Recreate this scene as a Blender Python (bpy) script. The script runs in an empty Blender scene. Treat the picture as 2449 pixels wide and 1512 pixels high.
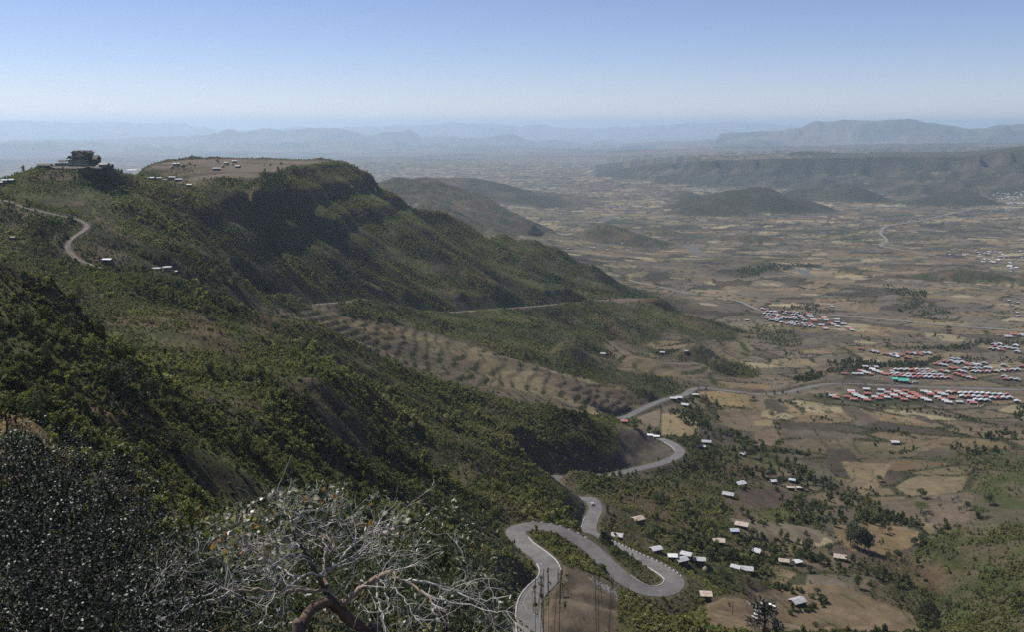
import bpy, bmesh, math, random
import numpy as np
from mathutils import Vector, Matrix, kdtree
import time
T0 = time.time()
SC = bpy.context.scene
COL = SC.collection
# ------------------------------------------------------------------ camera
F = 2120.0            # focal length, in units of a 2448 x 1512 frame
CX, CY = 1224.0, 756.0
HORIZON = 297.0
PITCH = math.atan((CY - HORIZON) / F)
CP, SP = math.cos(PITCH), math.sin(PITCH)
cam_d = bpy.data.cameras.new('camera')
cam = bpy.data.objects.new('camera', cam_d)
COL.objects.link(cam)
cam_d.sensor_fit = 'HORIZONTAL'
cam_d.sensor_width = 36.0
cam_d.lens = 36.0 * F / 2448.0
cam_d.clip_start = 0.2
cam_d.clip_end = 250000.0
cam.location = (0, 0, 0)
cam.rotation_euler = (math.pi / 2 - PITCH, 0, 0)
SC.camera = cam
# ------------------------------------------------------------------ light
SUN_AZ_LEFT = 62.0     # degrees to the left of the view direction (+Y)
SUN_EL = 54.0
world = bpy.data.worlds.new('World')
SC.world = world
world.use_nodes = True
wn = world.node_tree
for n in list(wn.nodes):
    wn.nodes.remove(n)
wo = wn.nodes.new('ShaderNodeOutputWorld')
wb = wn.nodes.new('ShaderNodeBackground')
ws = wn.nodes.new('ShaderNodeTexSky')
ws.sky_type = 'NISHITA'
ws.sun_disc = False
ws.sun_elevation = math.radians(SUN_EL)
ws.sun_rotation = math.radians(-SUN_AZ_LEFT)
ws.altitude = 2500.0
ws.air_density = 1.0
ws.dust_density = 0.05
ws.ozone_density = 4.5
wb.inputs['Strength'].default_value = 0.098
wt = wn.nodes.new('ShaderNodeVectorMath'); wt.operation = 'MULTIPLY'
wt.inputs[1].default_value = (0.98, 0.84, 0.885)
wn.links.new(ws.outputs[0], wt.inputs[0])
wn.links.new(wt.outputs[0], wb.inputs['Color'])
wn.links.new(wb.outputs[0], wo.inputs['Surface'])
sd = bpy.data.lights.new('sun', 'SUN')
sd.energy = 4.9
sd.angle = math.radians(0.53)
sd.color = (1.0, 0.965, 0.92)
sun = bpy.data.objects.new('sun', sd)
COL.objects.link(sun)
az, el = math.radians(SUN_AZ_LEFT), math.radians(SUN_EL)
SUNV = Vector((-math.sin(az) * math.cos(el), math.cos(az) * math.cos(el), math.sin(el)))
sun.rotation_euler = SUNV.to_track_quat('Z', 'Y').to_euler()
sun.location = SUNV * 500
SC.view_settings.view_transform = 'Standard'
SC.view_settings.look = 'None'
SC.view_settings.exposure = 0.34
SC.view_settings.gamma = 1.0
SC.view_settings.use_curve_mapping = False
cy = SC.cycles
cy.use_adaptive_sampling = False
cy.adaptive_threshold = 0.012
cy.max_bounces = 7
cy.diffuse_bounces = 2
cy.glossy_bounces = 2
cy.transmission_bounces = 2
cy.volume_bounces = 5
cy.transparent_max_bounces = 4
cy.sample_clamp_indirect = 4.0
cy.use_denoising = False
try:
    cy.denoiser = 'OPENIMAGEDENOISE'
    cy.denoising_prefilter = 'ACCURATE'
except Exception:
    pass

# ------------------------------------------------------------------ helpers
def ray_dir(sx, sy):
    a = (sx - CX) / F
    b = (sy - CY) / F
    return a, CP - b * SP, -SP - b * CP

def from_px(sx, sy, v):
    """frame point + (v<0: height z, v>0: horizontal distance) -> theta, r, z"""
    a, dy, dz = ray_dir(sx, sy)
    h = math.hypot(a, dy)
    t = dz / h
    if v < 0:
        r = v / t
        z = v
    else:
        r = v
        z = v * t
    return math.atan2(a, dy), r, z

def from_rz(sx, r, z):
    """column sx, distance r, height z (used where the ground is hidden from the camera)"""
    t = z / r
    sy = 900.0
    lo, hi = -3000.0, 6000.0
    for _ in range(40):
        m = 0.5 * (lo + hi)
        a, dy, dz = ray_dir(sx, m)
        if dz / math.hypot(a, dy) > t:
            lo = m
        else:
            hi = m
    a, dy, dz = ray_dir(sx, lo)
    return math.atan2(a, dy), r, z

def project(x, y, z):
    """world arrays -> frame coordinates"""
    dep = y * CP - z * SP
    up = y * SP + z * CP
    dep = np.maximum(dep, 1e-3)
    return CX + F * x / dep, CY - F * up / dep

RNG = np.random.default_rng(7)
_TAB = RNG.random((16, 256, 256)).astype(np.float32)

def vnoise(x, y, seed=0):
    ix = np.floor(x); iy = np.floor(y)
    fx = (x - ix).astype(np.float32); fy = (y - iy).astype(np.float32)
    ix = ix.astype(np.int64); iy = iy.astype(np.int64)
    t = _TAB[seed % 16]
    o = (seed // 16) * 37
    x0 = (ix + o) & 255; x1 = (ix + o + 1) & 255
    y0 = (iy + o) & 255; y1 = (iy + o + 1) & 255
    fx = fx * fx * (3 - 2 * fx); fy = fy * fy * (3 - 2 * fy)
    a = t[x0, y0]; b = t[x1, y0]; c = t[x0, y1]; d = t[x1, y1]
    return ((a + (b - a) * fx) * (1 - fy) + (c + (d - c) * fx) * fy) * 2 - 1

def fbm(x, y, wl, octs=3, seed=0, gain=0.5):
    s = 0.0; amp = 1.0; tot = 0.0
    ca, sa = math.cos(0.6), math.sin(0.6)
    x = x / wl; y = y / wl
    for k in range(octs):
        s = s + amp * vnoise(x + 17.3 * k, y - 9.1 * k, seed + k)
        tot += amp
        amp *= gain
        x, y = (x * ca - y * sa) * 2.03, (x * sa + y * ca) * 2.03
    return s / tot * 1.6

def voronoi(x, y, sx_, sy_, seed=0):
    """jittered grid cells: F1, F2 (in metres, scaled), random id in 0..1"""
    u = x / sx_; v = y / sy_
    iu = np.floor(u).astype(np.int64); iv = np.floor(v).astype(np.int64)
    f1 = np.full(u.shape, 9.0, np.float32); f2 = np.full(u.shape, 9.0, np.float32)
    rid = np.zeros(u.shape, np.float32)
    for a in (-1, 0, 1):
        for b in (-1, 0, 1):
            cu = iu + a; cv = iv + b
            jx = _TAB[seed % 16][cu & 255, cv & 255]
            jy = _TAB[(seed + 1) % 16][cu & 255, cv & 255]
            d = np.hypot(cu + 0.1 + 0.8 * jx - u, cv + 0.1 + 0.8 * jy - v).astype(np.float32)
            m1 = d < f1
            f2 = np.where(m1, f1, np.minimum(f2, d))
            rid = np.where(m1, _TAB[(seed + 2) % 16][cu & 255, cv & 255], rid)
            f1 = np.where(m1, d, f1)
    return f1, f2, rid

def sstep(a, b, x):
    t = np.clip((x - a) / (b - a), 0, 1)
    return t * t * (3 - 2 * t)

def in_poly(px, py, poly):
    inside = np.zeros(px.shape, bool)
    n = len(poly)
    for i in range(n):
        x0, y0 = poly[i]; x1, y1 = poly[(i + 1) % n]
        if y0 == y1:
            continue
        c = ((y0 > py) != (y1 > py)) & (px < (x1 - x0) * (py - y0) / (y1 - y0) + x0)
        inside ^= c
    return inside

# ------------------------------------------------------------------ roads (frame point, height)
def z3(zx, zy):       # close-up coordinates used while measuring -> frame
    return 1202.5 + zx * 0.35204, 979.2 + zy * 0.35204
def z7(zx, zy):
    return 1202.5 + zx * 0.27269, 652.8 + zy * 0.27269
def z8(zx, zy):
    return 1803.8 + zx * 0.28404, 670.0 + zy * 0.28404
def z4(zx, zy):
    return 1803.8 + zx * 0.28404, 257.7 + zy * 0.28404
def z3b(zx, zy):
    return 1202.5 + zx * 0.27269, 257.7 + zy * 0.27269
def z1(zx, zy):
    return zx * 0.27269, 326.4 + zy * 0.27269

def lin(pts, conv, z0, z1_):
    n = len(pts)
    out = []
    L = [0.0]
    for i in range(1, n):
        L.append(L[-1] + math.dist(pts[i - 1], pts[i]))
    for i, p in enumerate(pts):
        sx, sy = conv(*p)
        out.append(from_px(sx, sy, z0 + (z1_ - z0) * L[i] / L[-1]))
    return out

def pxz(pts, conv):
    return [from_px(*conv(a, b), v) for a, b, v in pts]

ROADS = []   # name, label, polyline(theta,r,z), width
def zr(zx, zy):
    return (1400 + zx / 4.082) / 1.16422, (1370 + zy / 4.082) / 1.16422
_rp = [(330, 1900), (310, 1700), (300, 1560), (290, 1420), (295, 1300), (330, 1200), (410, 1100), (515, 1000), (540, 900), (490, 800), (375, 700), (250, 610), (172, 520), (142, 455), (230, 412),
       (400, 395), (610, 432), (770, 505), (925, 592), (1050, 690), (1180, 822), (1335, 965), (1470, 1060), (1620, 1122), (1780, 1140), (1900, 1102), (1948, 1035), (1912, 965), (1740, 850),
       (1570, 770), (1450, 718), (1260, 622), (1120, 558), (1015, 497), (978, 420), (1010, 300), (1043, 240), (1050, 180), (1022, 120), (975, 84)]
_rz = [-143, -146.5, -148.5, -150.5, -152.5, -154, -156, -158, -159.5, -161.5, -164, -166.5, -168.5, -170, -172, -174, -176.5, -179, -181, -183, -185, -187.5, -189.5, -191, -192.5, -194, -195.5, -197, -199.5,
       -201.5, -203, -206, -208.5, -210.5, -212, -214.5, -216, -217.5, -219, -220.5]
main = pxz([(a_, b_, c_) for (a_, b_), c_ in zip(_rp, _rz)], zr)
main += [from_rz(1372, 512, -225.5), from_rz(1335, 540, -230)]
main += pxz([(330, 474, -235), (420, 474, -237), (550, 470, -240), (700, 453, -243), (850, 424, -246.5), (1000, 388, -250), (1120, 352, -253),
             (1190, 312, -255.5), (1195, 275, -257.5), (1140, 232, -260), (1060, 203, -263)], z3)
main += [from_rz(1530, 745, -266), from_rz(1478, 768, -269)]
main += pxz([(960, 1303, -272), (1100, 1258, -275), (1250, 1182, -279), (1400, 1122, -283), (1500, 1095, -286), (1600, 1068, -289),
             (1655, 1030, -291.5), (1720, 1013, -294), (1800, 1015, -296), (1950, 1035, -298.5), (2100, 1052, -301)], z7)
main += pxz([(0, 962, -303), (150, 962, -304.5), (280, 948, -306), (400, 918, -308), (550, 887, -310), (700, 876, -312), (900, 882, -313.5),
             (1200, 893, -315), (1600, 908, -316.5), (1900, 916, -318), (2268, 926, -319), (2500, 930, -320)], z8)
ROADS.append(('road', 'winding grey asphalt road with two hairpin bends crossing the valley to the tin-roofed village', main, 7.9))
valley_road = pxz([(1100, 60, -344), (1170, 80, -344), (1350, 118, -344), (1500, 150, -344), (1700, 196, -344), (1850, 214, -344), (2000, 232, -343),
                   (2100, 262, -343), (2200, 308, -342)], z7) + pxz([(60, 262, -342), (200, 256, -342), (450, 280, -341.5), (700, 298, -341), (1000, 326, -340.5),
                   (1300, 352, -340), (1600, 385, -339.5), (1900, 405, -339), (2268, 432, -338), (2500, 450, -338)], z8)
ROADS.append(('gravel_road', 'pale straight gravel road across the plain passing behind the farther tin-roofed village', valley_road, 7.0))
zig = pxz([(2400, 1330, -362), (1900, 1284, -366), (1600, 1258, -370), (1300, 1210, -373), (1090, 1170, -375), (1060, 1155, -375.5), (1110, 1125, -376), (1100, 1095, -376.5),
           (1062, 1062, -377), (1075, 1022, -378), (1118, 996, -379), (1250, 975, -380), (1400, 950, -381), (1600, 905, -383), (1760, 868, -385), (1870, 850, -385.5)], z4)
ROADS.append(('gravel_road', 'narrow pale road with an S bend far out on the plain', zig, 11.0))
farbend = pxz([(300, 1196, -384), (380, 1178, -384), (450, 1160, -384), (505, 1138, -384), (530, 1118, -385), (470, 1095, -386), (430, 1075, -387)], z3b)
ROADS.append(('gravel_road', 'short pale road bending round the foot of the distant green spur', farbend, 11.0))
mesa_road = [from_px(630, 735, -158), from_px(700, 733, -163), from_px(830, 722, -176), from_px(880, 716, -182), from_px(960, 738, -203), from_px(1010, 748, -214),
             from_px(1080, 747, -224), from_px(1200, 739, -240), from_px(1280, 733, -250), from_px(1350, 726, -260), from_px(1480, 716, -275), from_px(1520, 716, -281)]
ROADS.append(('dirt_track', 'pale dirt track cut along the foot of the flat-topped mountain', mesa_road, 5.0))
_ft = [(-200, 540, 722), (0, 558, 716), (90, 568, 710), (170, 615, 702), (300, 645, 694), (450, 680, 687), (600, 710, 681), (700, 735, 676), (760, 765, 670),
       (765, 800, 662), (720, 840, 653), (650, 880, 645), (600, 925, 637), (590, 980, 628), (630, 1040, 618), (700, 1085, 610), (800, 1130, 603), (880, 1155, 598)]
fort_track = pxz(_ft, z1)
ROADS.append(('dirt_track', 'grey dirt track curling down below the hilltop lodge', fort_track, 3.2))

# ------------------------------------------------------------------ constraint curves for the ground
CUR = []
def P(*pts):
    CUR.append([from_px(*p) for p in pts])
def Q(*pts):
    CUR.append([from_rz(*p) for p in pts])
def M(*pts):   # mixed: 3-tuples are frame points, 4-tuples ('h', sx, r, z)
    CUR.append([from_rz(*p[1:]) if p[0] == 'h' else from_px(*p) for p in pts])

XS = (-600, 0, 600, 1224, 1800, 2448, 3000)
Q(*[(x, 1.5, -1.9) for x in XS])
Q((-600, 12, -4.5), (0, 12, -6.5), (400, 12, -8), (900, 12, -9.5), (1600, 12, -9.5), (2448, 12, -9.5), (3000, 12, -9))
Q((-600, 25, -10), (0, 25, -13), (400, 25, -14.5), (700, 24, -16), (1224, 24, -17.5), (1800, 24, -18), (2448, 24, -18), (3000, 24, -18))
# near spur with dry grass, lower left
P((-400, 800, 95), (0, 925, 75), (120, 1050, 62), (230, 1150, 52), (330, 1240, 44), (420, 1330, 38), (560, 1480, 30))
Q((-400, 135, -50), (0, 118, -46), (230, 100, -48), (420, 85, -48), (700, 80, -50), (1224, 80, -58), (1800, 90, -66), (2448, 100, -66), (3000, 100, -60))
# big shrubby hillside
P((0, 900, 170), (120, 960, 168), (220, 1040, 160), (330, 1160, 150))
P((300, 1300, 140), (500, 1380, 140), (700, 1440, 150), (1000, 1500, 185))
Q((1150, 215, -136), (1240, 215, -139), (1330, 220, -146), (1450, 235, -156), (1560, 245, -165))
P((-300, 560, 262), (0, 598, 262), (60, 622, 265), (110, 660, 262), (150, 720, 255), (190, 800, 245), (240, 880, 230))
Q((-300, 380, -75), (0, 390, -86), (120, 385, -92), (220, 370, -92), (300, 350, -92))
P((300, 1050, 190), (500, 1000, 260), (640, 960, 300), (760, 930, 350), (850, 900, 430))
P((500, 1200, 185), (700, 1160, 240), (860, 1120, 300))
P((300, 760, 420), (500, 800, 400), (700, 860, 400))
P((330, 690, 500), (410, 640, 560))
# crest of the big slope
P((410, 640, 560), (480, 676, 545), (540, 700, 530), (601, 723, 525), (776, 788, 540), (915, 850, 560), (1010, 913, 575), (1119, 949, 600), (1220, 973, 620), (1300, 976, 630), (1366, 983, 640), (1428, 996, 648), (1462, 1015, 650))
Q((420, 610, -118), (601, 640, -140), (776, 660, -162), (915, 680, -182), (1010, 690, -200), (1119, 700, -213), (1220, 705, -222), (1300, 700, -230))
P((1480, 1035, 640), (1490, 1070, -238))
P((1330, 1080, 560), (1420, 1085, 590))
P((1050, 1040, 470), (1203, 1099, 468), (1273, 1117, 470), (1319, 1141, 470), (1354, 1162, 466), (1379, 1176, 462), (1396, 1196, 456))
Q((1203, 520, -207), (1273, 530, -222), (1319, 525, -228))
P((1100, 1010, 540), (1203, 1040, 540), (1300, 1080, 540))
P((837, 1104, 330), (956, 1154, 335), (1074, 1189, 340), (1120, 1210, 342), (1162, 1233, 343), (1190, 1268, 335))
P((900, 1100, 400), (1074, 1150, 410), (1180, 1180, 415), (1280, 1225, 405), (1350, 1262, 395), (1385, 1275, 395))
P((1000, 1300, 250), (1120, 1330, 265), (1200, 1330, 285), (1270, 1355, 283))
P((1100, 1450, 215), (1180, 1460, 225))
# below the road, right
P((1460, 1440, -180), (1520, 1470, -196), (1600, 1500, -212))
P((1420, 1320, -174), (1470, 1400, -183))
P((1640, 1512, -236), (1700, 1440, -240), (1720, 1380, -243), (1690, 1300, -246), (1600, 1240, -246), (1500, 1215, -240), (1440, 1190, -233))
P((1560, 1170, -247), (1700, 1150, -262), (1760, 1230, -262))
P((1700, 1010, -288), (1750, 1060, -282), (1660, 1110, -268))
P((1565, 1068, -260), (1520, 1095, -250))
P((1515, 1024, -247), (1530, 1040, -248), (1540, 1058, -253))
# valley floor, right
P((1850, 1512, -255), (2000, 1500, -257), (2150, 1490, -262))
P((1800, 1400, -258), (2000, 1400, -262), (2120, 1390, -268))
P((1850, 1300, -266), (2050, 1300, -273))
P((1850, 1200, -276), (2050, 1200, -285))
P((1850, 1100, -288), (2100, 1100, -298), (2300, 1080, -302))
P((1750, 1000, -300), (2000, 1000, -308), (2300, 1000, -313), (2448, 1000, -312))
P((1750, 900, -312), (2000, 890, -322), (2448, 890, -324))
P((1800, 800, -330), (2100, 800, -336), (2448, 800, -338))
P((1600, 700, -344), (2000, 700, -350), (2448, 700, -352))
P((1500, 600, -372), (1900, 600, -374), (2448, 600, -372), (2700, 600, -366))
P((1400, 540, -384), (1900, 545, -386), (2448, 545, -384), (2700, 545, -380))
P((1300, 500, -396), (1900, 500, -398), (2448, 500, -394), (2700, 500, -390))
P((2099, 1177, -293), (2093, 1216, -291), (2241, 1260, -286), (2170, 1340, -282), (2241, 1411, -275), (2217, 1479, -270), (2230, 1540, -266))
P((2330, 1330, -268), (2448, 1300, -252), (2600, 1250, -235))
P((2360, 1430, -252), (2448, 1420, -238), (2600, 1400, -215))
P((2380, 1512, -238), (2448, 1500, -228), (2600, 1500, -205))
P((2300, 1180, -290), (2448, 1130, -278), (2600, 1100, -262))
# lodge hill
P((85, 405, 850), (130, 404, 845), (200, 404, 843), (262, 403, 850), (230, 399, 905), (100, 399, 905), (85, 405, 850))
P((150, 403, 870), (220, 403, 870))
P((-150, 445, 830), (0, 431, 830), (50, 418, 845))
Q((-150, 990, -85), (0, 1010, -90), (85, 1020, -95), (265, 1010, -85))
P((262, 407, 850), (295, 422, 870), (315, 417, 910), (330, 412, 950))
P((300, 470, 790), (360, 520, 760), (420, 570, 730), (500, 620, 700), (560, 660, 680))
P((290, 575, 680), (350, 605, 655), (400, 630, 620))
P((60, 452, 800), (150, 470, 780), (250, 478, 785))
Q((600, 740, -143), (520, 800, -112), (450, 810, -92))
# flat-topped mountain
P((330, 412, 950), (355, 432, 890), (460, 441, 900), (540, 446, 915), (601, 432, 955), (640, 422, 1010), (678, 408, 1120), (711, 400, 1190), (750, 396, 1250), (790, 390, 1330), (841, 386, 1400))
P((340, 405, 1200), (360, 392, 1260), (400, 383, 1330), (480, 380, 1400), (650, 378, 1450), (760, 380, 1460), (841, 386, 1430))
P((500, 420, 1010), (600, 412, 1080), (660, 402, 1170))
P((480, 400, 1150), (620, 395, 1230), (740, 388, 1330))
Q((300, 1350, -120), (400, 1450, -125), (650, 1560, -130), (841, 1540, -150), (950, 1560, -190))
P((841, 386, 1400), (868, 405, 1405), (896, 430, 1410), (915, 463, 1420), (970, 484, 1450), (1010, 501, 1470), (1087, 520, 1500), (1119, 534, 1505), (1155, 564, 1500), (1177, 574, 1495))
Q((915, 1600, -190), (1010, 1640, -215), (1119, 1660, -245))
P((1177, 574, 1600), (1203, 563, 1650), (1238, 574, 1650), (1292, 582, 1650), (1339, 598, 1650), (1372, 620, 1650), (1415, 631, 1645), (1448, 653, 1640), (1475, 670, 1635), (1525, 712, 1600))
Q((1203, 1850, -300), (1292, 1850, -325), (1400, 1820, -340), (1500, 1780, -344))
# face spurs and gullies
P((460, 441, 900), (480, 500, 850), (520, 560, 830), (600, 620, 820), (680, 680, 800))
P((380, 470, 850), (430, 540, 800))
P((560, 470, 985), (590, 540, 960), (650, 610, 930), (720, 670, 890))
P((601, 434, 955), (656, 517, 950), (725, 571, 955), (799, 600, 970), (875, 662, 985), (920, 700, 990))
P((660, 440, 1060), (700, 510, 1065), (765, 565, 1065), (835, 622, 1055), (905, 672, 1040))
P((678, 409, 1115), (738, 479, 1075), (820, 558, 1070), (861, 607, 1065), (937, 661, 1060), (1011, 708, 1050))
P((750, 440, 1225), (800, 505, 1205), (875, 562, 1195), (940, 622, 1165), (1010, 672, 1135), (1080, 710, 1110))
P((770, 400, 1285), (800, 430, 1255), (842, 488, 1235), (916, 526, 1240), (1011, 564, 1250), (1066, 599, 1240), (1148, 660, 1195), (1216, 706, 1170))
P((860, 440, 1400), (900, 492, 1380), (960, 532, 1370), (1060, 568, 1380), (1150, 630, 1330), (1240, 690, 1270))
P((1010, 505, 1465), (1060, 550, 1440), (1130, 590, 1420), (1200, 620, 1390), (1300, 672, 1330), (1350, 700, 1310))
P((1177, 580, 1520), (1250, 620, 1500), (1330, 660, 1460), (1400, 690, 1430))
P((1238, 574, 1645), (1300, 615, 1600), (1380, 655, 1560), (1440, 690, 1510), (1480, 708, 1450))
# amphitheatre with terraces
P((700, 760, 760), (900, 830, 770), (1000, 860, 785), (1100, 880, 790), (1250, 925, 780), (1400, 955, 780), (1470, 968, 795))
P((800, 745, 850), (960, 800, 850), (1080, 830, 850), (1203, 862, 845), (1312, 890, 860), (1380, 900, 870), (1475, 925, 885), (1568, 930, 905))
P((1000, 765, 960), (1100, 790, 960), (1200, 800, 990), (1300, 790, 1080), (1400, 800, 1150))
P((1421, 726, 1350), (1525, 718, 1400), (1565, 710, 1420), (1612, 732, 1420), (1677, 765, 1400), (1772, 817, 1350))
Q((1525, 1520, -318), (1612, 1530, -335), (1700, 1480, -340))
P((1400, 805, 1170), (1516, 832, 1210), (1650, 830, 1230), (1772, 820, 1330))
P((1400, 765, 1270), (1440, 770, 1260))
P((1450, 880, 1000), (1560, 870, 1060), (1700, 900, 1050), (1700, 860, 1130))
# distant spurs behind the flat-topped mountain
P((860, 450, 3000), (905, 432, 3100), (940, 421, 3150), (975, 424, 3150), (985, 430, 3150), (1020, 422, 3200), (1060, 427, 3200), (1090, 441, 3200), (1150, 466, 3150), (1200, 495, 3100), (1260, 527, 3000), (1320, 560, 2850), (1345, 574, 2750))
P((1020, 470, 2600), (1100, 520, 2450), (1200, 548, 2450), (1290, 575, -372))
Q((860, 3700, -340), (1020, 3900, -340), (1200, 3700, -385), (1320, 3300, -390))
P((1000, 428, 4600), (1050, 421, 4700), (1100, 418, 4700), (1180, 431, 4700), (1250, 455, 4600), (1300, 470, 4500), (1335, 484, 4400))
Q((1000, 5400, -400), (1100, 5500, -408), (1250, 5500, -408), (1350, 5500, -408))
Q((200, 2600, -330), (-300, 2600, -320), (500, 2600, -345), (800, 2400, -360))
Q((-300, 4000, -395), (200, 4500, -405), (700, 4500, -410), (1000, 4200, -385))
# farther plain and escarpment
P((1340, 462, -405), (1500, 458, -405), (1700, 450, -403), (1900, 446, -400), (2100, 450, -398), (2300, 445, -395), (2448, 436, -392), (2700, 430, -388))
P((600, 392, -440), (900, 398, -440), (1100, 405, -430), (1250, 410, -425))
Q((1224, 8500, -430), (1800, 8500, -420), (2448, 8500, -410), (2900, 8500, -400))
Q((-300, 9000, -440), (300, 9000, -450), (700, 9500, -450), (1000, 9000, -440), (1224, 8500, -430))
Q((-300, 16000, -520), (600, 16000, -540), (1224, 16000, -520), (1800, 14500, -500), (2448, 14500, -490))
Q((-300, 30000, -640), (1200, 30000, -660), (2448, 30000, -560))
Q((-300, 60000, -640), (1200, 60000, -640), (2448, 60000, -640))
for nm, lb, pl, w in ROADS:
    CUR.append(list(pl))

# ------------------------------------------------------------------ solve the smooth ground (harmonic between the curves)
TH_MAX = 0.84
DU = 0.006
LR0, LR1 = math.log(1.5), math.log(72000.0)
def _solve():
    nt = int(2 * TH_MAX / DU) + 1
    nr = int((LR1 - LR0) / DU) + 1
    samples = []
    for c in CUR:
        for (t0, r0, z0), (t1, r1, z1_) in zip(c[:-1], c[1:]):
            l0, l1 = math.log(r0), math.log(r1)
            n = max(2, int(max(abs(t1 - t0), abs(l1 - l0)) / (DU * 0.5)) + 1)
            k = np.linspace(0, 1, n)
            samples.append(np.stack([t0 + (t1 - t0) * k, l0 + (l1 - l0) * k, z0 + (z1_ - z0) * k]))
    S = np.concatenate(samples, 1)
    u = (S[0] + TH_MAX) / DU
    v = (S[1] - LR0) / DU
    ok = (u > 0) & (u < nt - 1) & (v > 0) & (v < nr - 1)
    u, v, zz = u[ok], v[ok], S[2][ok]
    z = None
    for lev in (6, 5, 4, 3, 2, 1, 0):
        s = 2 ** lev
        a, b = nt // s + 2, nr // s + 2
        iu = np.clip(np.round(u / s).astype(int), 0, a - 1)
        iv = np.clip(np.round(v / s).astype(int), 0, b - 1)
        cnt = np.zeros((a, b)); acc = np.zeros((a, b))
        np.add.at(cnt, (iu, iv), 1.0)
        np.add.at(acc, (iu, iv), zz)
        m = cnt > 0
        cv = np.where(m, acc / np.maximum(cnt, 1), 0)
        if z is None:
            z = np.full((a, b), zz.mean())
        else:
            gi = np.minimum(np.arange(a) / 2.0, z.shape[0] - 1.001)
            gj = np.minimum(np.arange(b) / 2.0, z.shape[1] - 1.001)
            i0 = gi.astype(int); j0 = gj.astype(int)
            fi = (gi - i0)[:, None]; fj = (gj - j0)[None, :]
            z = (z[i0][:, j0] * (1 - fi) * (1 - fj) + z[i0 + 1][:, j0] * fi * (1 - fj) + z[i0][:, j0 + 1] * (1 - fi) * fj + z[i0 + 1][:, j0 + 1] * fi * fj)
        z = np.where(m, cv, z)
        for it in range(160 if lev > 1 else 50):
            p = np.pad(z, 1, mode='edge')
            zn = 0.25 * (p[:-2, 1:-1] + p[2:, 1:-1] + p[1:-1, :-2] + p[1:-1, 2:])
            z = np.where(m, cv, zn)
    for it in range(2):     # round the crests a little
        p = np.pad(z, 1, mode='edge')
        z = 0.5 * z + 0.125 * (p[:-2, 1:-1] + p[2:, 1:-1] + p[1:-1, :-2] + p[1:-1, 2:])
    return z
MZ = _solve()

def bil(A, u, v):
    u = np.clip(u, 0, A.shape[0] - 1.001); v = np.clip(v, 0, A.shape[1] - 1.001)
    i = u.astype(np.int64); j = v.astype(np.int64)
    a = u - i; b = v - j
    return A[i, j] * (1 - a) * (1 - b) + A[i + 1, j] * a * (1 - b) + A[i, j + 1] * (1 - a) * b + A[i + 1, j + 1] * a * b

# isolated hills: centre x, base y, base z, half widths (left, right, depth) in frame units, peak y
SU = np.arange(MZ.shape[0])[:, None] * DU - TH_MAX
SR = np.exp(np.arange(MZ.shape[1])[None, :] * DU + LR0)
SX = SR * np.sin(SU); SY = SR * np.cos(SU)
HILL = np.zeros_like(MZ)
def hill(cx, by, zb, wl, wr, wd, py, pw=1.25):
    th, r, z = from_px(cx, by, zb)
    X0, Y0 = r * math.sin(th), r * math.cos(th)
    k = r / F
    ax = np.where(SX * math.cos(th) - SY * math.sin(th) < 0, wl * k, wr * k)
    along = (SX - X0) * math.cos(th) - (SY - Y0) * math.sin(th)
    deep = (SX - X0) * math.sin(th) + (SY - Y0) * math.cos(th)
    d = np.sqrt((along / ax) ** 2 + (deep / (wd * k)) ** 2)
    wob = fbm(SX, SY, 90 * k, 3, 5) * 0.16
    h = np.clip(1 - (d + wob * np.minimum(d * 2, 1)) ** pw, 0, 1)
    top = r * (ray_dir(cx, py)[2] / math.hypot(*ray_dir(cx, py)[:2]))
    global HILL
    HILL = np.maximum(HILL, h * max(top - zb, 1))
hill(1805, 497, -392, 200, 160, 120, 447, 1.2)
hill(1700, 510, -388, 130, 120, 60, 486)
hill(1870, 500, -392, 130, 110, 70, 462)
hill(2030, 474, -398, 95, 85, 100, 441)
hill(1930, 468, -400, 80, 70, 70, 446)
hill(2309, 482, -396, 110, 62, 80, 453)
hill(2240, 484, -396, 90, 90, 70, 462)
hill(1628, 470, -402, 50, 50, 60, 451)
hill(1434, 580, -378, 75, 150, 110, 543)
hill(1510, 585, -376, 110, 110, 80, 560)
hill(1580, 562, -383, 50, 48, 50, 544)
hill(1372, 865, -258, 60, 110, 60, 828)
hill(1440, 880, -264, 60, 110, 50, 858)
hill(1650, 868, -305, 90, 150, 60, 838)
hill(2050, 655, -360, 120, 120, 30, 645, 1.6)
hill(2300, 665, -356, 130, 160, 40, 645, 1.6)
hill(1790, 575, -378, 100, 120, 50, 560, 1.6)
hill(1860, 640, -362, 160, 100, 50, 632, 1.6)
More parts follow.
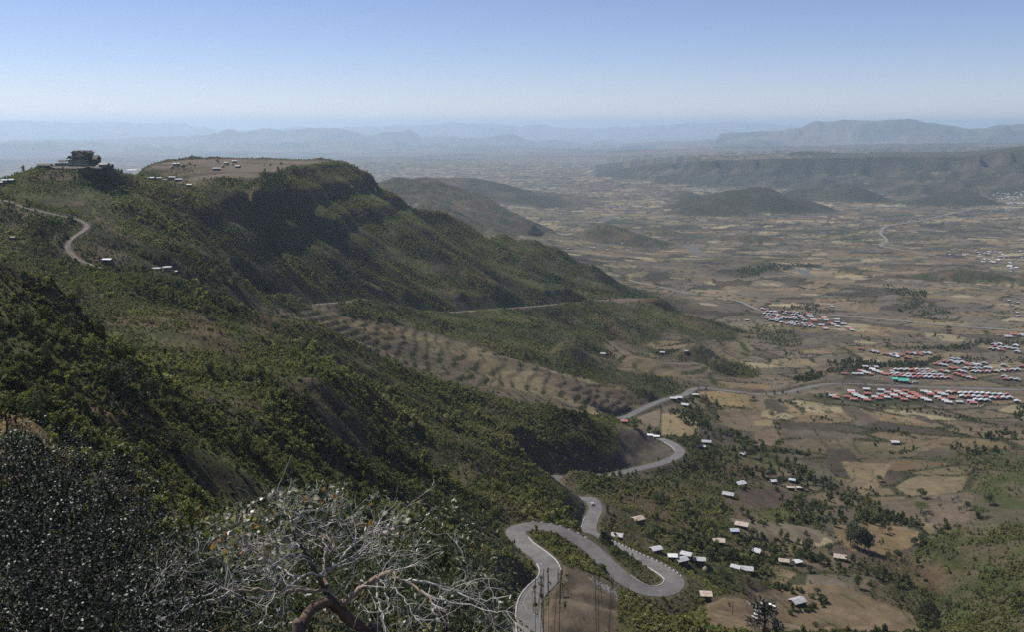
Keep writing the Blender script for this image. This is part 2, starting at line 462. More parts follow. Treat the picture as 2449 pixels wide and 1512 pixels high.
# gullies running down the slopes: noise smeared along the fall line
base = MZ + HILL
gu = np.gradient(base, axis=0); gv = np.gradient(base, axis=1)
SLOPE = np.hypot(gu, gv) / (SR * DU)
def blur(A, n):
    for _ in range(n):
        p = np.pad(A, 1, mode='edge')
        A = 0.25 * (p[:-2, 1:-1] + p[2:, 1:-1] + p[1:-1, :-2] + p[1:-1, 2:])
    return A
bu, bv = np.gradient(blur(base, 12))
gl = np.hypot(bu, bv) + 1e-6
bu /= gl; bv /= gl
def streak(wl, step, nstep, r0, r1, seed):
    j0 = max(0, int((math.log(r0) - LR0) / DU)); j1 = min(MZ.shape[1] - 1, int((math.log(r1) - LR0) / DU))
    src = fbm(SX, SY, wl, 2, seed)
    out = np.zeros_like(MZ)
    I, J = np.meshgrid(np.arange(MZ.shape[0], dtype=float), np.arange(j0, j1, dtype=float), indexing='ij')
    acc = bil(src, I, J)
    for sg in (1, -1):
        u, v = I.copy(), J.copy()
        for k in range(nstep):
            du = bil(bu, u, v); dv = bil(bv, u, v)
            L = step / (np.exp(v * DU + LR0) * DU)
            u = u + sg * du * L; v = v + sg * dv * L
            acc += bil(src, u, v) * (1 - k / nstep)
    sub = acc / (acc.std() + 1e-6)
    out[:, j0:j1] = sub
    return out
G1 = streak(42, 8, 14, 45, 3200, 3)
G2 = streak(15, 3.5, 12, 45, 2200, 9)
G3 = streak(380, 60, 12, 2200, 60000, 6)
# ------------------------------------------------------------------ fine ground grid
TH_CORE = 0.605
th_core = np.arange(-TH_CORE, TH_CORE, 0.0018)
th_out = TH_CORE + np.cumsum(np.full(26, 0.008))
THS = np.concatenate([-th_out[::-1], th_core, th_out])
rr = [1.6]
while rr[-1] < 70000:
    r = rr[-1]
    k = 0.02 if r < 55 else (0.0052 if r < 200 else (0.0044 if r < 1700 else (0.0065 if r < 3200 else (0.009 if r < 9000 else 0.010))))
    rr.append(r * (1 + k))
RS = np.array(rr)
TT, RR = np.meshgrid(THS, RS, indexing='ij')
GX = RR * np.sin(TT); GY = RR * np.cos(TT)
GU = (TT + TH_MAX) / DU; GV = (np.log(RR) - LR0) / DU
Z = bil(base, GU, GV)
SL = bil(blur(SLOPE, 3), GU, GV)
g1 = bil(G1, GU, GV); g2 = bil(G2, GU, GV); g3 = bil(G3, GU, GV)
hill_g = bil(HILL, GU, GV)
steep = sstep(0.12, 0.5, SL)
near = sstep(60, 220, RR)
mid = 1 - sstep(2200, 3200, RR)
ridge1 = np.where(g1 > 0, 1 - np.exp(-g1 * 1.0), g1)
amp1 = 5.2 * (0.32 + 1.3 * sstep(650, 1100, RR)) * (1 - 0.85 * sstep(-100, -70, Z) * (RR > 850))
Z = Z + mid * near * steep * (amp1 * ridge1 + (1.5 + 1.1 * sstep(230, 330, RR)) * np.where(g2 > 0, g2 * .8, g2 * 1.15) * (1 - 0.8 * sstep(-100, -70, Z) * (RR > 850)))
# broad swells and small relief
Z = Z + near * (0.25 + steep) * 1.6 * fbm(GX, GY, 60, 3, 20) * mid
Z = Z + (1 - steep) * sstep(500, 1200, RR) * (1 - sstep(9000, 15000, RR)) * 4.5 * fbm(GX, GY, 420, 4, 23)
fine_m = 1 - sstep(700, 1500, RR)
Z = Z + fine_m * sstep(3, 40, RR) * (0.3 + 0.9 * steep) * 0.55 * fbm(GX, GY, 7, 2, 26)
far = sstep(2300, 5200, RR)
far2 = sstep(12000, 20000, RR)
Z = Z + far * steep * g3 * 14 * (1 - far2)
Z = Z + far * fbm(GX, GY, 1300, 4, 30) * (4 + 8 * sstep(6000, 9000, RR)) + far2 * fbm(GX, GY, 3500, 5, 33) * 60
mh = sstep(2300, 2700, RR) * (1 - sstep(5000, 5600, RR)) * np.maximum(steep, sstep(8, 40, hill_g))
Z = Z + mh * (16 * (0.35 - np.abs(fbm(GX, GY, 260, 4, 44))) + 5 * fbm(GX, GY, 90, 3, 47))
def mountain_range(pts, zb, wf, wb, topd, cliff, wl, jag, seed, steps=0.0):
    """a table mountain or ridge line: crest (frame x, frame y, distance), front and back widths, cliff share"""
    global Z, RANGE
    a = np.array([from_px(*p) for p in pts])
    o = np.argsort(a[:, 0]); a = a[o]
    tc = np.interp(THS, a[:, 0], a[:, 2] / a[:, 1], left=-1, right=-1)
    rc = np.interp(THS, a[:, 0], a[:, 1])
    jg = fbm(THS * 2120, np.full(THS.shape, seed * 3.7), 34, 4, seed) * jag / F + fbm(THS * 2120, np.full(THS.shape, seed * 5.1), 9, 2, seed + 3) * jag * .35 / F
    zc = ((tc + jg) * rc)[:, None]
    warp = fbm(GX, GY, wl, 4, seed + 5) * wf * 0.34 + np.abs(fbm(GX, GY, wl * .45, 3, seed + 8)) * wf * 0.26
    u = (rc[:, None] + warp * (RR < rc[:, None]) - RR) / wf
    H = zc - zb
    ub = np.clip(u, 0, 1)
    prof = np.where(ub < 0.07, 1 - cliff * sstep(0, 0.07, ub), (1 - cliff) * (1 - (ub - 0.07) / 0.93) ** 1.45)
    back = 1 - sstep(topd, topd + wb, RR - rc[:, None])
    prof = np.where(u > 0, prof, back)
    h = H * prof
    if steps:
        q = (h + 9 * fbm(GX, GY, wl, 2, seed + 2)) / steps
        f_ = q - np.floor(q)
        h = h + (sstep(0.55, 0.95, f_) - f_) * steps * 0.8 * (u > 0.07) * (u < 1)
    h = np.where((H > 0) & (u < 1), h, 0)
    RANGE = np.maximum(RANGE, h)
    Z = np.maximum(Z, np.where(h > 2, zb + h, -1e5))
RANGE = np.zeros(Z.shape)
mountain_range([(1330, 445, 7300), (1370, 433, 7300), (1400, 424, 7300), (1450, 410, 7200), (1500, 402, 7100), (1560, 394, 7000), (1650, 385, 6800), (1700, 383, 6700), (1800, 381, 6600), (1880, 380, 6500), (2000, 379, 6500), (2150, 377, 6500), (2300, 377, 6400), (2380, 366, 6400), (2448, 358, 6400), (2700, 350, 6400)],
               -415, 1000, 1500, 1300, 0.25, 500, 1.6, 1, 0)
mountain_range([(1865, 390, 7300), (1885, 368, 7300), (1905, 364, 7300), (1980, 364, 7300), (2000, 372, 7300), (2030, 379, 7300), (2070, 371, 7300), (2110, 370, 7300), (2150, 378, 7300), (2170, 395, 7300)], -300, 500, 500, 300, 0.1, 300, 1.5, 2, 0)
mountain_range([(1450, 380, 11000), (1600, 372, 11000), (1750, 362, 11500), (1900, 360, 12000), (2100, 356, 12000), (2300, 352, 12000), (2448, 350, 12000), (2700, 348, 12000)], -520, 2200, 2500, 3000, 0.12, 900, 3, 4, 40)
mountain_range([(1480, 356, 20000), (1500, 349, 20500), (1560, 344, 21000), (1640, 341, 21000), (1712, 336, 21000), (1722, 322, 21300), (1750, 319, 21300), (1800, 317, 21500), (1850, 313, 21600), (1890, 309, 21600), (1915, 305, 21800), (1935, 293, 21900), (1950, 289, 21900), (2000, 288, 22000), (2060, 288, 22000), (2130, 286, 22000), (2170, 284, 22000), (2190, 286, 22000), (2215, 295, 22000), (2260, 299, 22000), (2300, 306, 22000), (2340, 311, 21500), (2375, 303, 21300), (2420, 297, 21200), (2448, 296, 21000), (2700, 290, 21000)],
               -560, 5200, 2500, 2500, 0.18, 1800, 2.2, 6, 75)
mountain_range([(2150, 315, 30000), (2190, 300, 30000), (2225, 294, 30000), (2250, 298, 30000), (2275, 297, 30000), (2310, 307, 30000), (2345, 306, 30000), (2365, 301, 30000), (2395, 295, 30000), (2415, 297, 30000), (2448, 293, 30000), (2600, 293, 30000)], -600, 4000, 3000, 400, 0.1, 1800, 2.5, 8, 0)
mountain_range([(-400, 345, 22000), (0, 345, 22000), (120, 336, 22000), (260, 344, 22500), (420, 349, 22500), (560, 344, 22500), (760, 338, 22500), (900, 343, 22500), (1050, 346, 22000), (1200, 349, 22000), (1400, 356, 21000), (1480, 361, 21000)], -640, 5200, 2500, 1500, 0.15, 1800, 5, 10, 70)
mountain_range([(-400, 336, 28000), (0, 338, 28000), (100, 330, 28000), (230, 336, 28000), (330, 330, 28000), (420, 326, 28000), (500, 320, 28000), (540, 314, 28000), (560, 312, 28000), (580, 317, 28200), (605, 312, 28200), (640, 307, 28300), (680, 311, 28300), (700, 309, 28300), (800, 307, 28300), (830, 312, 28300), (850, 318, 28500), (885, 327, 28500), (920, 316, 28500), (940, 313, 28500), (955, 315, 28500), (975, 311, 28500), (990, 318, 28500), (1010, 327, 28500), (1050, 326, 28500), (1066, 321, 28500), (1080, 324, 28000), (1100, 330, 28000), (1150, 331, 28000), (1195, 325, 27500), (1210, 320, 27500), (1225, 320, 27500), (1245, 328, 27500), (1275, 338, 27500), (1330, 336, 27500), (1400, 344, 27500), (1440, 339, 27500), (1480, 348, 27000), (1520, 350, 27000), (1600, 347, 27000), (1700, 341, 27000), (1800, 345, 27000)],
               -660, 4800, 3000, 900, 0.14, 1700, 3.2, 12, 80)
mountain_range([(-400, 287, 45000), (0, 290, 45000), (200, 292, 45000), (440, 293, 45000), (460, 300, 45000), (520, 312, 45000), (640, 309, 46000), (700, 304, 46000), (800, 305, 46000), (900, 300, 46000), (980, 297, 46000), (1080, 294, 46000), (1160, 293, 46000), (1200, 298, 46000), (1248, 304, 46000), (1256, 295, 46000), (1280, 297, 46000), (1308, 296, 46000), (1320, 303, 46000), (1420, 307, 46000), (1500, 303, 46000), (1600, 300, 47000), (1650, 294, 47000), (1700, 292, 47000), (1770, 291, 47000), (1850, 296, 47000), (1950, 302, 47000), (2100, 304, 47000), (2300, 306, 47000), (2600, 306, 47000)],
               -660, 9000, 5000, 3000, 0.12, 3000, 3.6, 3, 110)
st2 = 34.0
zq = Z + 6 * fbm(GX, GY, 300, 3, 38)
stepf = (zq / st2) - np.floor(zq / st2)
capm = (1 - far) * sstep(820, 900, RR) * sstep(-165, -120, Z) * steep
Z = Z + capm * (sstep(0.3, 0.7, stepf) - stepf) * st2 * 0.4
PX, PY = project(GX, GY, Z)

def s2(pts, conv=None):
    return [conv(*p) if conv else p for p in pts]
# terraced slopes: steps along the contours
TERR = in_poly(PX, PY, s2([(640, 745), (760, 735), (900, 770), (1040, 800), (1180, 845), (1330, 890), (1480, 925), (1560, 960), (1500, 985), (1440, 995), (1250, 985), (1000, 925), (800, 830)])) & (RR > 640) & (RR < 960)
TERR |= in_poly(PX, PY, [(1620, 838), (1690, 815), (1790, 818), (1800, 850), (1740, 870), (1650, 868)]) & (RR > 1100) & (RR < 1500)
TERR |= in_poly(PX, PY, [(1440, 820), (1500, 815), (1520, 850), (1600, 870), (1700, 880), (1690, 905), (1560, 900), (1480, 870)]) & (RR > 900) & (RR < 1300)
tz = Z + 3.2 * fbm(GX, GY, 90, 2, 41)
tst = 4.6
tf = tz / tst - np.floor(tz / tst)
terr_w = TERR.astype(np.float32)
for _ in range(6):
    p = np.pad(terr_w, 1, mode='edge')
    terr_w = 0.25 * (p[:-2, 1:-1] + p[2:, 1:-1] + p[1:-1, :-2] + p[1:-1, 2:])
RISER = (np.abs(tf - 0.5) < 0.13) & (terr_w > 0.4)
Z = Z + terr_w * (sstep(0.3, 0.7, tf) - tf) * tst * 0.55

# ------------------------------------------------------------------ roads cut into the ground
def smooth_line(pl, step):
    """theta,r,z control points -> evenly spaced x,y,z (Catmull-Rom)"""
    p = np.array([(r * math.sin(t), r * math.cos(t), z) for t, r, z in pl])
    q = np.vstack([2 * p[0] - p[1], p, 2 * p[-1] - p[-2]])
    out = []
    for i in range(1, len(q) - 2):
        d = np.linalg.norm(q[i + 1] - q[i])
        n = max(2, int(d / step))
        for k in range(n):
            t = k / n
            out.append(0.5 * ((2 * q[i]) + (-q[i - 1] + q[i + 1]) * t + (2 * q[i - 1] - 5 * q[i] + 4 * q[i + 1] - q[i + 2]) * t * t
                              + (-q[i - 1] + 3 * q[i] - 3 * q[i + 1] + q[i + 2]) * t ** 3))
    out.append(q[-2])
    out = np.array(out)
    for _ in range(3):     # smooth the profile
        out[1:-1, :] = 0.5 * out[1:-1, :] + 0.25 * (out[:-2, :] + out[2:, :])
    return out

ROADL = []
ROADD = np.full(Z.shape, 1e6, np.float32)
ROADM = None
for ri, (nm, lb, pl, w) in enumerate(ROADS):
    r_mid = np.median([p[1] for p in pl])
    L = smooth_line(pl, 1.6 if ri == 0 else (3 if r_mid < 1500 else 8))
    ROADL.append(L)
    reach = (46 if ri == 0 else (30 if r_mid < 1500 else 30))
    cs = reach
    keys = set()
    for c in L[::max(1, int(cs / 12))]:
        a, b = int(c[0] // cs), int(c[1] // cs)
        for da in (-1, 0, 1):
            for db in (-1, 0, 1):
                keys.add((a + da + 20000) * 100000 + (b + db + 20000))
    kk = (np.floor(GX / cs).astype(np.int64) + 20000) * 100000 + (np.floor(GY / cs).astype(np.int64) + 20000)
    ii, jj = np.nonzero(np.isin(kk, np.array(sorted(keys))))
    cx_ = GX[ii, jj].astype(np.float32); cy_ = GY[ii, jj].astype(np.float32)
    hw = w / 2 + (1.6 if ri == 0 else 1.0)
    up, dn = (1.4, 0.62) if ri == 0 else ((1.0, 0.7) if r_mid < 1500 else (0.25, 0.25))
    LB = np.full(len(ii), -1e6, np.float32); UB = np.full(len(ii), 1e6, np.float32); DM = np.full(len(ii), 1e6, np.float32)
    ZN = np.zeros(len(ii), np.float32)
    for c in L.astype(np.float32):
        sel = np.nonzero((np.abs(cx_ - c[0]) < reach) & (np.abs(cy_ - c[1]) < reach))[0] if len(ii) < 400000 else None
        d = np.hypot(cx_[sel] - c[0], cy_[sel] - c[1])
        e = np.maximum(d - hw, 0)
        far_ = 3 * np.maximum(d - 0.6 * reach, 0)
        LB[sel] = np.maximum(LB[sel], c[2] - 0.12 - dn * e - far_)
        UB[sel] = np.minimum(UB[sel], c[2] - 0.12 + up * e + far_)
        nd = d < DM[sel]
        ZN[sel[nd]] = c[2]
        DM[sel] = np.minimum(DM[sel], d)
    z0 = Z[ii, jj]
    zn = np.minimum(np.maximum(z0, LB), UB)
    wv = 1 - sstep(hw, hw + 1.5, DM)
    zn = zn * (1 - wv) + (ZN - 0.12) * wv
    Z[ii, jj] = np.where(DM < 1e5, zn, z0)
    ROADD[ii, jj] = np.minimum(ROADD[ii, jj], DM - w / 2)
    if ri == 0: ROADM = ROADD.copy()

# visible part of the ground (what the camera could see, with a margin for a step aside)
EL = Z / RR
run = np.maximum.accumulate(EL, axis=1)
VIS = EL > run - 0.012
VIS_STRICT = EL >= run - 1e-6

# slope of the finished ground
dzr = np.gradient(Z, axis=1) / np.gradient(RR, axis=1)
dzt = np.gradient(Z, axis=0) / (np.gradient(TT, axis=0) * RR)
SLF = np.hypot(dzr, dzt)

def ground_z(x, y):
    th = math.atan2(x, y); r = math.hypot(x, y)
    i = np.searchsorted(THS, th) - 1; j = np.searchsorted(RS, r) - 1
    i = min(max(i, 0), len(THS) - 2); j = min(max(j, 0), len(RS) - 2)
    a = (th - THS[i]) / (THS[i + 1] - THS[i]); b = (r - RS[j]) / (RS[j + 1] - RS[j])
    return float(Z[i, j] * (1 - a) * (1 - b) + Z[i + 1, j] * a * (1 - b) + Z[i, j + 1] * (1 - a) * b + Z[i + 1, j + 1] * a * b)

def hit(sx, sy, rmin=30.0, rmax=60000.0):
    """where the line of sight through a frame point meets the ground"""
    a, dy, dz = ray_dir(sx, sy)
    th = math.atan2(a, dy); t = dz / math.hypot(a, dy)
    i = min(max(np.searchsorted(THS, th) - 1, 0), len(THS) - 2)
    w = (th - THS[i]) / (THS[i + 1] - THS[i])
    e = EL[i] * (1 - w) + EL[i + 1] * w
    ok = (e >= t) & (RS > rmin)
    j = int(np.argmax(ok))
    if not ok[j] or j == 0:
        r = rmax
        return Vector((r * math.sin(th), r * math.cos(th), r * t))
    e0, e1 = e[j - 1], e[j]
    k = (t - e0) / (e1 - e0) if e1 > e0 and e0 < t else 1.0
    r = RS[j - 1] + (RS[j] - RS[j - 1]) * k
    x, y = r * math.sin(th), r * math.cos(th)
    return Vector((x, y, ground_z(x, y)))

# ------------------------------------------------------------------ colour of the ground (reflectance)
PX, PY = project(GX, GY, Z)
def c3(r, g, b):
    return np.array([r, g, b], np.float32)
def mix(A, B, w):
    return A * (1 - w[..., None]) + B * w[..., None]
n_big = fbm(GX, GY, 120, 4, 50)
n_mid = fbm(GX, GY, 22, 3, 54)
n_fin = fbm(GX, GY, 5, 2, 58)
soil = c3(0.135, 0.106, 0.08)
scrub = c3(0.058, 0.062, 0.030)
grass = c3(0.105, 0.115, 0.045)
# slopes
Ch = mix(np.broadcast_to(soil, Z.shape + (3,)).astype(np.float32), grass, sstep(-0.2, 0.4, n_mid + 0.4 * n_big + 0.15))
Ch = mix(Ch, scrub, sstep(0.0, 0.45, n_fin * 0.6 + n_mid * 0.5 + 0.2 + 0.25 * sstep(900, 2500, RR)))
Ch = mix(Ch, c3(0.16, 0.105, 0.07), sstep(0.45, 0.8, fbm(GX, GY, 45, 2, 61)) * 0.7)
Ch = mix(Ch, c3(0.125, 0.14, 0.045), sstep(0.5, 1.5, g1 + 0.5 * n_mid) * (RR < 1700) * 0.75)
Ch = mix(Ch, c3(0.155, 0.135, 0.075), sstep(0.25, 0.8, fbm(GX, GY, 28, 3, 67)) * 0.6)
# fields of the plain
wx = GX + 45 * fbm(GX, GY, 260, 2, 63); wy = GY + 45 * fbm(GX, GY, 260, 2, 66)
f1, f2, fid = voronoi(wx * 0.97 + wy * 0.24, wy * 0.97 - wx * 0.24, 78.0, 38.0, 2)
g1_, g2_, gid = voronoi(wx + 31, wy - 57, 260.0, 120.0, 6)
pal = np.array([[0.205, 0.16, 0.11], [0.155, 0.125, 0.098], [0.235, 0.19, 0.125], [0.18, 0.15, 0.118], [0.12, 0.095, 0.076], [0.22, 0.165, 0.105], [0.17, 0.14, 0.112], [0.30, 0.25, 0.165]], np.float32)
idx = (fid * 7.999).astype(int)
idx = np.where((idx == 7) & (gid < 0.6), 3, idx)
Cp = pal[idx]
Cp = Cp * (0.82 + 0.34 * gid)[..., None]
def contrast(A, k, piv=0.14):
    l_ = A.mean(-1, keepdims=True)
    return A * np.clip((l_ - piv) * k + piv, 0.05, 0.4) / l_
Cp = contrast(Cp, 1.2)
Cp = contrast(Cp, (1 + 0.45 * sstep(1300, 2200, RR))[..., None])
furrow = np.sin((wx * np.cos(fid * 6.3) + wy * np.sin(fid * 6.3)) * 1.1)
Cp = Cp * (1 + 0.10 * n_mid + 0.10 * n_fin + 0.035 * furrow * (1 - sstep(500, 900, RR)))[..., None]
edge = f2 - f1
hedge = np.clip(1 - edge / (0.11 + 0.10 * np.clip(fbm(GX, GY, 80, 2, 70) + 0.3, 0, 1)), 0, 1)
hedge = hedge * (fbm(GX, GY, 60, 2, 71) > -0.18)
Cp = mix(Cp, c3(0.055, 0.058, 0.032), sstep(0.12, 0.4, hedge) * 0.9)
df1, df2, did = voronoi(GX - 90, GY + 33, 24.0, 24.0, 4)
dots = (df1 < 0.10 + 0.12 * did) & (did > 0.42) & (RR > 900) & (fbm(GX, GY, 500, 3, 88) > -0.25)
Cp = mix(Cp, c3(0.05, 0.055, 0.03), dots * 0.8)
Cp = mix(Cp, c3(0.085, 0.088, 0.045), sstep(0.2, 0.6, fbm(GX, GY * 1.8, 330, 4, 89)) * 0.3)
# brush belts along the dry streams
bt = np.abs(fbm(GX * 0.6, GY, 640, 3, 73))
belt = (1 - sstep(0.05, 0.13, bt)) * sstep(-0.25, 0.2, fbm(GX, GY, 300, 2, 75))
belt = np.where(RR > 4200, belt * 0.6, belt)
Cp = mix(Cp, c3(0.06, 0.064, 0.034), belt * (0.55 + 0.45 * sstep(-0.2, 0.3, n_mid)))
# pale threshing grounds
tf1, tf2, tid = voronoi(GX + 400, GY, 210.0, 160.0, 11)
spot = (tf1 < 0.05 + 0.06 * tid) & (tid > 0.35) & (RR > 500) & (ROADM > 60)
Cp = mix(Cp, c3(0.42, 0.35, 0.235), spot * 0.8)
flat = 1 - sstep(0.13, 0.24, SL + 0.03 * n_mid)
flat = np.maximum(flat, sstep(0.4, 0.6, terr_w) * 0.85)
lowland = ((RR > 400) & (Z < -230)) | ((RR > 860) & (Z > -80) & (GX > -RR * 0.44)) | (TERR)
C = mix(Ch, Cp, (flat * lowland).astype(np.float32))
hb = sstep(3, 12, hill_g) * (RR < 9000)
C = mix(C, mix(Ch, np.broadcast_to(c3(0.10, 0.085, 0.058), Ch.shape), sstep(-0.2, 0.5, n_mid) * 0.6), hb)
# terraces: bare tilled earth, straw-coloured in the lower fields
tr = sstep(0.3, 0.7, terr_w)
tcol = mix(np.broadcast_to(c3(0.165, 0.13, 0.10), C.shape), c3(0.25, 0.205, 0.13), sstep(0.1, 0.5, fbm(GX, GY, 70, 3, 77) + 0.5 * sstep(1050, 1350, PX) - 0.25))
tcol = tcol * (1 + 0.12 * n_fin)[..., None]
v1_, v2_, vid = voronoi(GX * .8 + GY * .6, GY * .8 - GX * .6, 60.0, 26.0, 3)
tcol = tcol * (0.62 + 0.6 * vid)[..., None]
RISER &= (fbm(GX, GY, 45, 2, 79) > -0.22)
tcol = mix(tcol, c3(0.08, 0.085, 0.04), RISER * 0.85)
C = mix(C, tcol * 0.86, tr * 0.9)
# plateau top: tan stubble with darker strips
topm = ((Z > -82) & (RR > 870) & (RR < 1600)) * (1 - sstep(0.16, 0.3, SL))
C = mix(C, mix(np.broadcast_to(c3(0.19, 0.152, 0.115), C.shape), c3(0.105, 0.09, 0.068), sstep(-0.15, 0.2, fbm(GX * 0.4, GY, 60, 3, 80))), topm)
# steep raw earth
rock = sstep(0.75, 1.25, SLF) * (RR > 120) * (RR < 2500)
C = mix(C, np.broadcast_to(c3(0.10, 0.078, 0.06), C.shape) * (1 + 0.25 * n_fin)[..., None], rock * 0.85)
# verges and cuttings beside the asphalt
vr = np.maximum(1 - sstep(2.5, 16.0, ROADM + 4 * n_mid), 0.8 * (1 - sstep(0.5, 3.0, ROADD)))
vr = vr * (RR < 1300)
C = mix(C, np.broadcast_to(c3(0.13, 0.106, 0.085), C.shape) * (1 + 0.15 * n_fin)[..., None], vr * 0.75)
# hand-placed plots seen from the road down to the village: outline, colour
PLOTS = [
 (s2([(20, 1000), (95, 985), (200, 1010), (130, 1095), (60, 1080)], z8), (0.24, 0.20, 0.14)),
 (s2([(75, 1005), (150, 1000), (275, 1090), (225, 1130), (95, 1085)], z8), (0.10, 0.082, 0.07)),
 (s2([(1720, 1320), (1900, 1330), (2050, 1420), (2040, 1500), (1720, 1500), (1710, 1400)], z7), (0.095, 0.075, 0.062)),
 (s2([(1720, 1045), (1900, 1040), (2150, 1085), (2180, 1180), (1960, 1170), (1740, 1130)], z7), (0.30, 0.225, 0.125)),
 (s2([(1400, 1230), (1560, 1240), (1700, 1310), (1720, 1400), (1620, 1440), (1380, 1430)], z7), (0.33, 0.26, 0.16)),
 (s2([(1170, 1270), (1370, 1200), (1385, 1300), (1370, 1360), (1230, 1330)], z7), (0.22, 0.175, 0.13)),
 (s2([(1380, 1150), (1470, 1140), (1560, 1210), (1600, 1230), (1400, 1220)], z7), (0.175, 0.14, 0.11)),
 (s2([(1880, 1200), (2268, 1210), (2268, 1400), (2000, 1380), (1890, 1290)], z7), (0.20, 0.155, 0.11)),
 (s2([(600, 1420), (800, 1430), (880, 1512), (620, 1512)], z8), (0.085, 0.068, 0.058)),
 (s2([(1310, 1130), (1420, 1145), (1550, 1205), (1480, 1215), (1370, 1175)], z8), (0.10, 0.08, 0.07)),
 (s2([(700, 1060), (860, 1070), (1050, 1190), (870, 1240), (800, 1150)], z8), (0.155, 0.125, 0.10)),
 (s2([(0, 1180), (150, 1180), (160, 1230), (0, 1230)], z8), (0.29, 0.23, 0.135)),
 (s2([(0, 1290), (160, 1250), (220, 1340), (140, 1400), (0, 1400)], z8), (0.22, 0.17, 0.115)),
]
for poly, col in PLOTS:
    m = in_poly(PX, PY, poly) & (RR > 400) & (RR < 1400) & VIS
    C = np.where(m[..., None], np.array(col, np.float32) * (1 + 0.10 * n_fin + 0.08 * n_mid)[..., None], C)
BELTM = [
 ([z3(*q) for q in [(790, 130), (900, 125), (1000, 185), (1080, 240), (1130, 300), (1080, 335), (900, 375), (790, 395), (810, 280)]], (0.115, 0.097, 0.083)),
 ([zr(*q) for q in [(700, 850), (1000, 925), (1270, 1040), (1320, 1180), (1290, 1500), (1250, 1700), (440, 1700), (480, 1400), (560, 1150), (660, 1000)]], (0.185, 0.145, 0.108)),  # tilled earth terrace near the bottom right, brown fields
 ([(1800, 1420), (1900, 1400), (2010, 1400), (2180, 1470), (2200, 1512), (1700, 1512), (1680, 1430)], (0.20, 0.15, 0.10)),
 ([(1830, 1290), (1960, 1310), (2060, 1345), (1990, 1370), (1840, 1330), (1780, 1320)], (0.17, 0.135, 0.10)),
 ([(1990, 1255), (2120, 1250), (2200, 1275), (2200, 1300), (2110, 1335), (2040, 1320), (2000, 1290)], (0.26, 0.19, 0.115)),
 ([(1740, 1240), (1900, 1255), (1980, 1275), (1960, 1300), (1800, 1290)], (0.20, 0.165, 0.125)),
 ([(1750, 1170), (1860, 1170), (1960, 1200), (1940, 1225), (1780, 1210)], (0.115, 0.088, 0.072)),
 ([(2120, 1200), (2260, 1180), (2360, 1190), (2330, 1250), (2200, 1255), (2110, 1225)], (0.17, 0.135, 0.105)),
 ([(2340, 1210), (2448, 1190), (2448, 1260), (2350, 1250)], (0.105, 0.082, 0.07)),
 ([(1890, 1100), (1970, 1110), (2030, 1180), (2020, 1200), (1930, 1160)], (0.13, 0.115, 0.085)),
 ([(2010, 1105), (2130, 1110), (2100, 1165), (2060, 1190)], (0.25, 0.195, 0.125)),
]
for poly, col in BELTM:
    m = in_poly(PX, PY, poly) & (RR > 200) & (RR < 900) & VIS
    C = np.where(m[..., None], np.array(col, np.float32) * (1 + 0.14 * n_fin + 0.12 * n_mid)[..., None], C)
# field banks and hedge lines drawn from the valley itself
def z6(zx, zy):
    return (700 + zx / 3.15) / 1.16422, (800 + zy / 3.15) / 1.16422
BORDERS = [(z8, 1.7, L_) for L_ in ([(525,1045),(600,1085),(700,1130),(770,1180)], [(700,1050),(760,1080),(830,1130),(860,1180),(800,1195)], [(985,1090),(1060,1130),(1130,1190),(1190,1240)], [(860,1240),(960,1225),(1045,1205)],
 [(1270,1180),(1340,1220),(1400,1280)], [(585,1095),(640,1150)], [(230,1130),(280,1090),(240,1040),(180,1020)], [(390,1040),(425,1090),(400,1140),(340,1165)], [(495,1215),(510,1280),(560,1350),(640,1440),(610,1512)],
 [(680,1235),(705,1280),(690,1340),(710,1380)], [(770,1240),(795,1280),(760,1320)], [(700,1380),(760,1440),(850,1512)], [(860,1340),(830,1370),(850,1420),(900,1480)], [(1400,1350),(1500,1345),(1580,1320),(1630,1290)],
 [(1440,1390),(1640,1385),(1720,1350),(1780,1310)], [(1000,1450),(1075,1455)], [(0,760),(150,745),(220,720)], [(110,560),(200,540),(260,500)], [(530,540),(600,580),(700,620)],
 [(700,470),(760,480),(960,480),(970,470)], [(270,360),(330,420),(330,470)], [(60,590),(40,620),(90,660),(260,690),(380,700),(380,680)], [(0,1180),(150,1170)], [(120,1110),(230,1140),(300,1160),(380,1180)],
 [(640,90),(900,120),(1200,110)], [(300,150),(600,175),(820,165)], [(900,250),(1200,230),(1350,270)], [(1500,60),(1800,90),(2100,60)], [(1750,300),(2000,290),(2268,310)], [(850,440),(1000,500),(1300,520),(1500,510)], [(1000,380),(1250,400),(1450,380)])]
BORDERS += [(z7, 1.7, L_) for L_ in ([(1880,1080),(1940,1110),(1970,1160)], [(2080,1090),(2110,1150)], [(1470,1240),(1470,1330),(1440,1400)], [(1560,1270),(1610,1340),(1580,1390)], [(1390,1200),(1385,1300),(1360,1370)],
 [(1700,1290),(1730,1350),(1710,1420)], [(1930,1210),(2010,1290),(2050,1340)], [(2080,1210),(2140,1270),(2190,1360)], [(1730,1320),(1900,1310)], [(1740,750),(1820,740),(1950,735)])]
BORDERS += [(z7, 2.4, L_) for L_ in ([(1720,700),(1850,670),(1960,620)],[(1760,730),(1900,700),(2010,640)],[(1870,740),(1990,710),(2070,670)],[(1780,770),(1950,780),(2100,750),(2140,700)],[(1600,660),(1700,655)],
 [(840,620),(900,595)],[(860,650),(960,635)],[(960,780),(1080,765),(1200,760)], [(1030,830),(1150,840),(1240,880)], [(1690,690),(1780,640),(1900,590)])]
def r4(zx, zy):
    return 1803.8 + zx * .29538, 1065.1 + zy * .29538
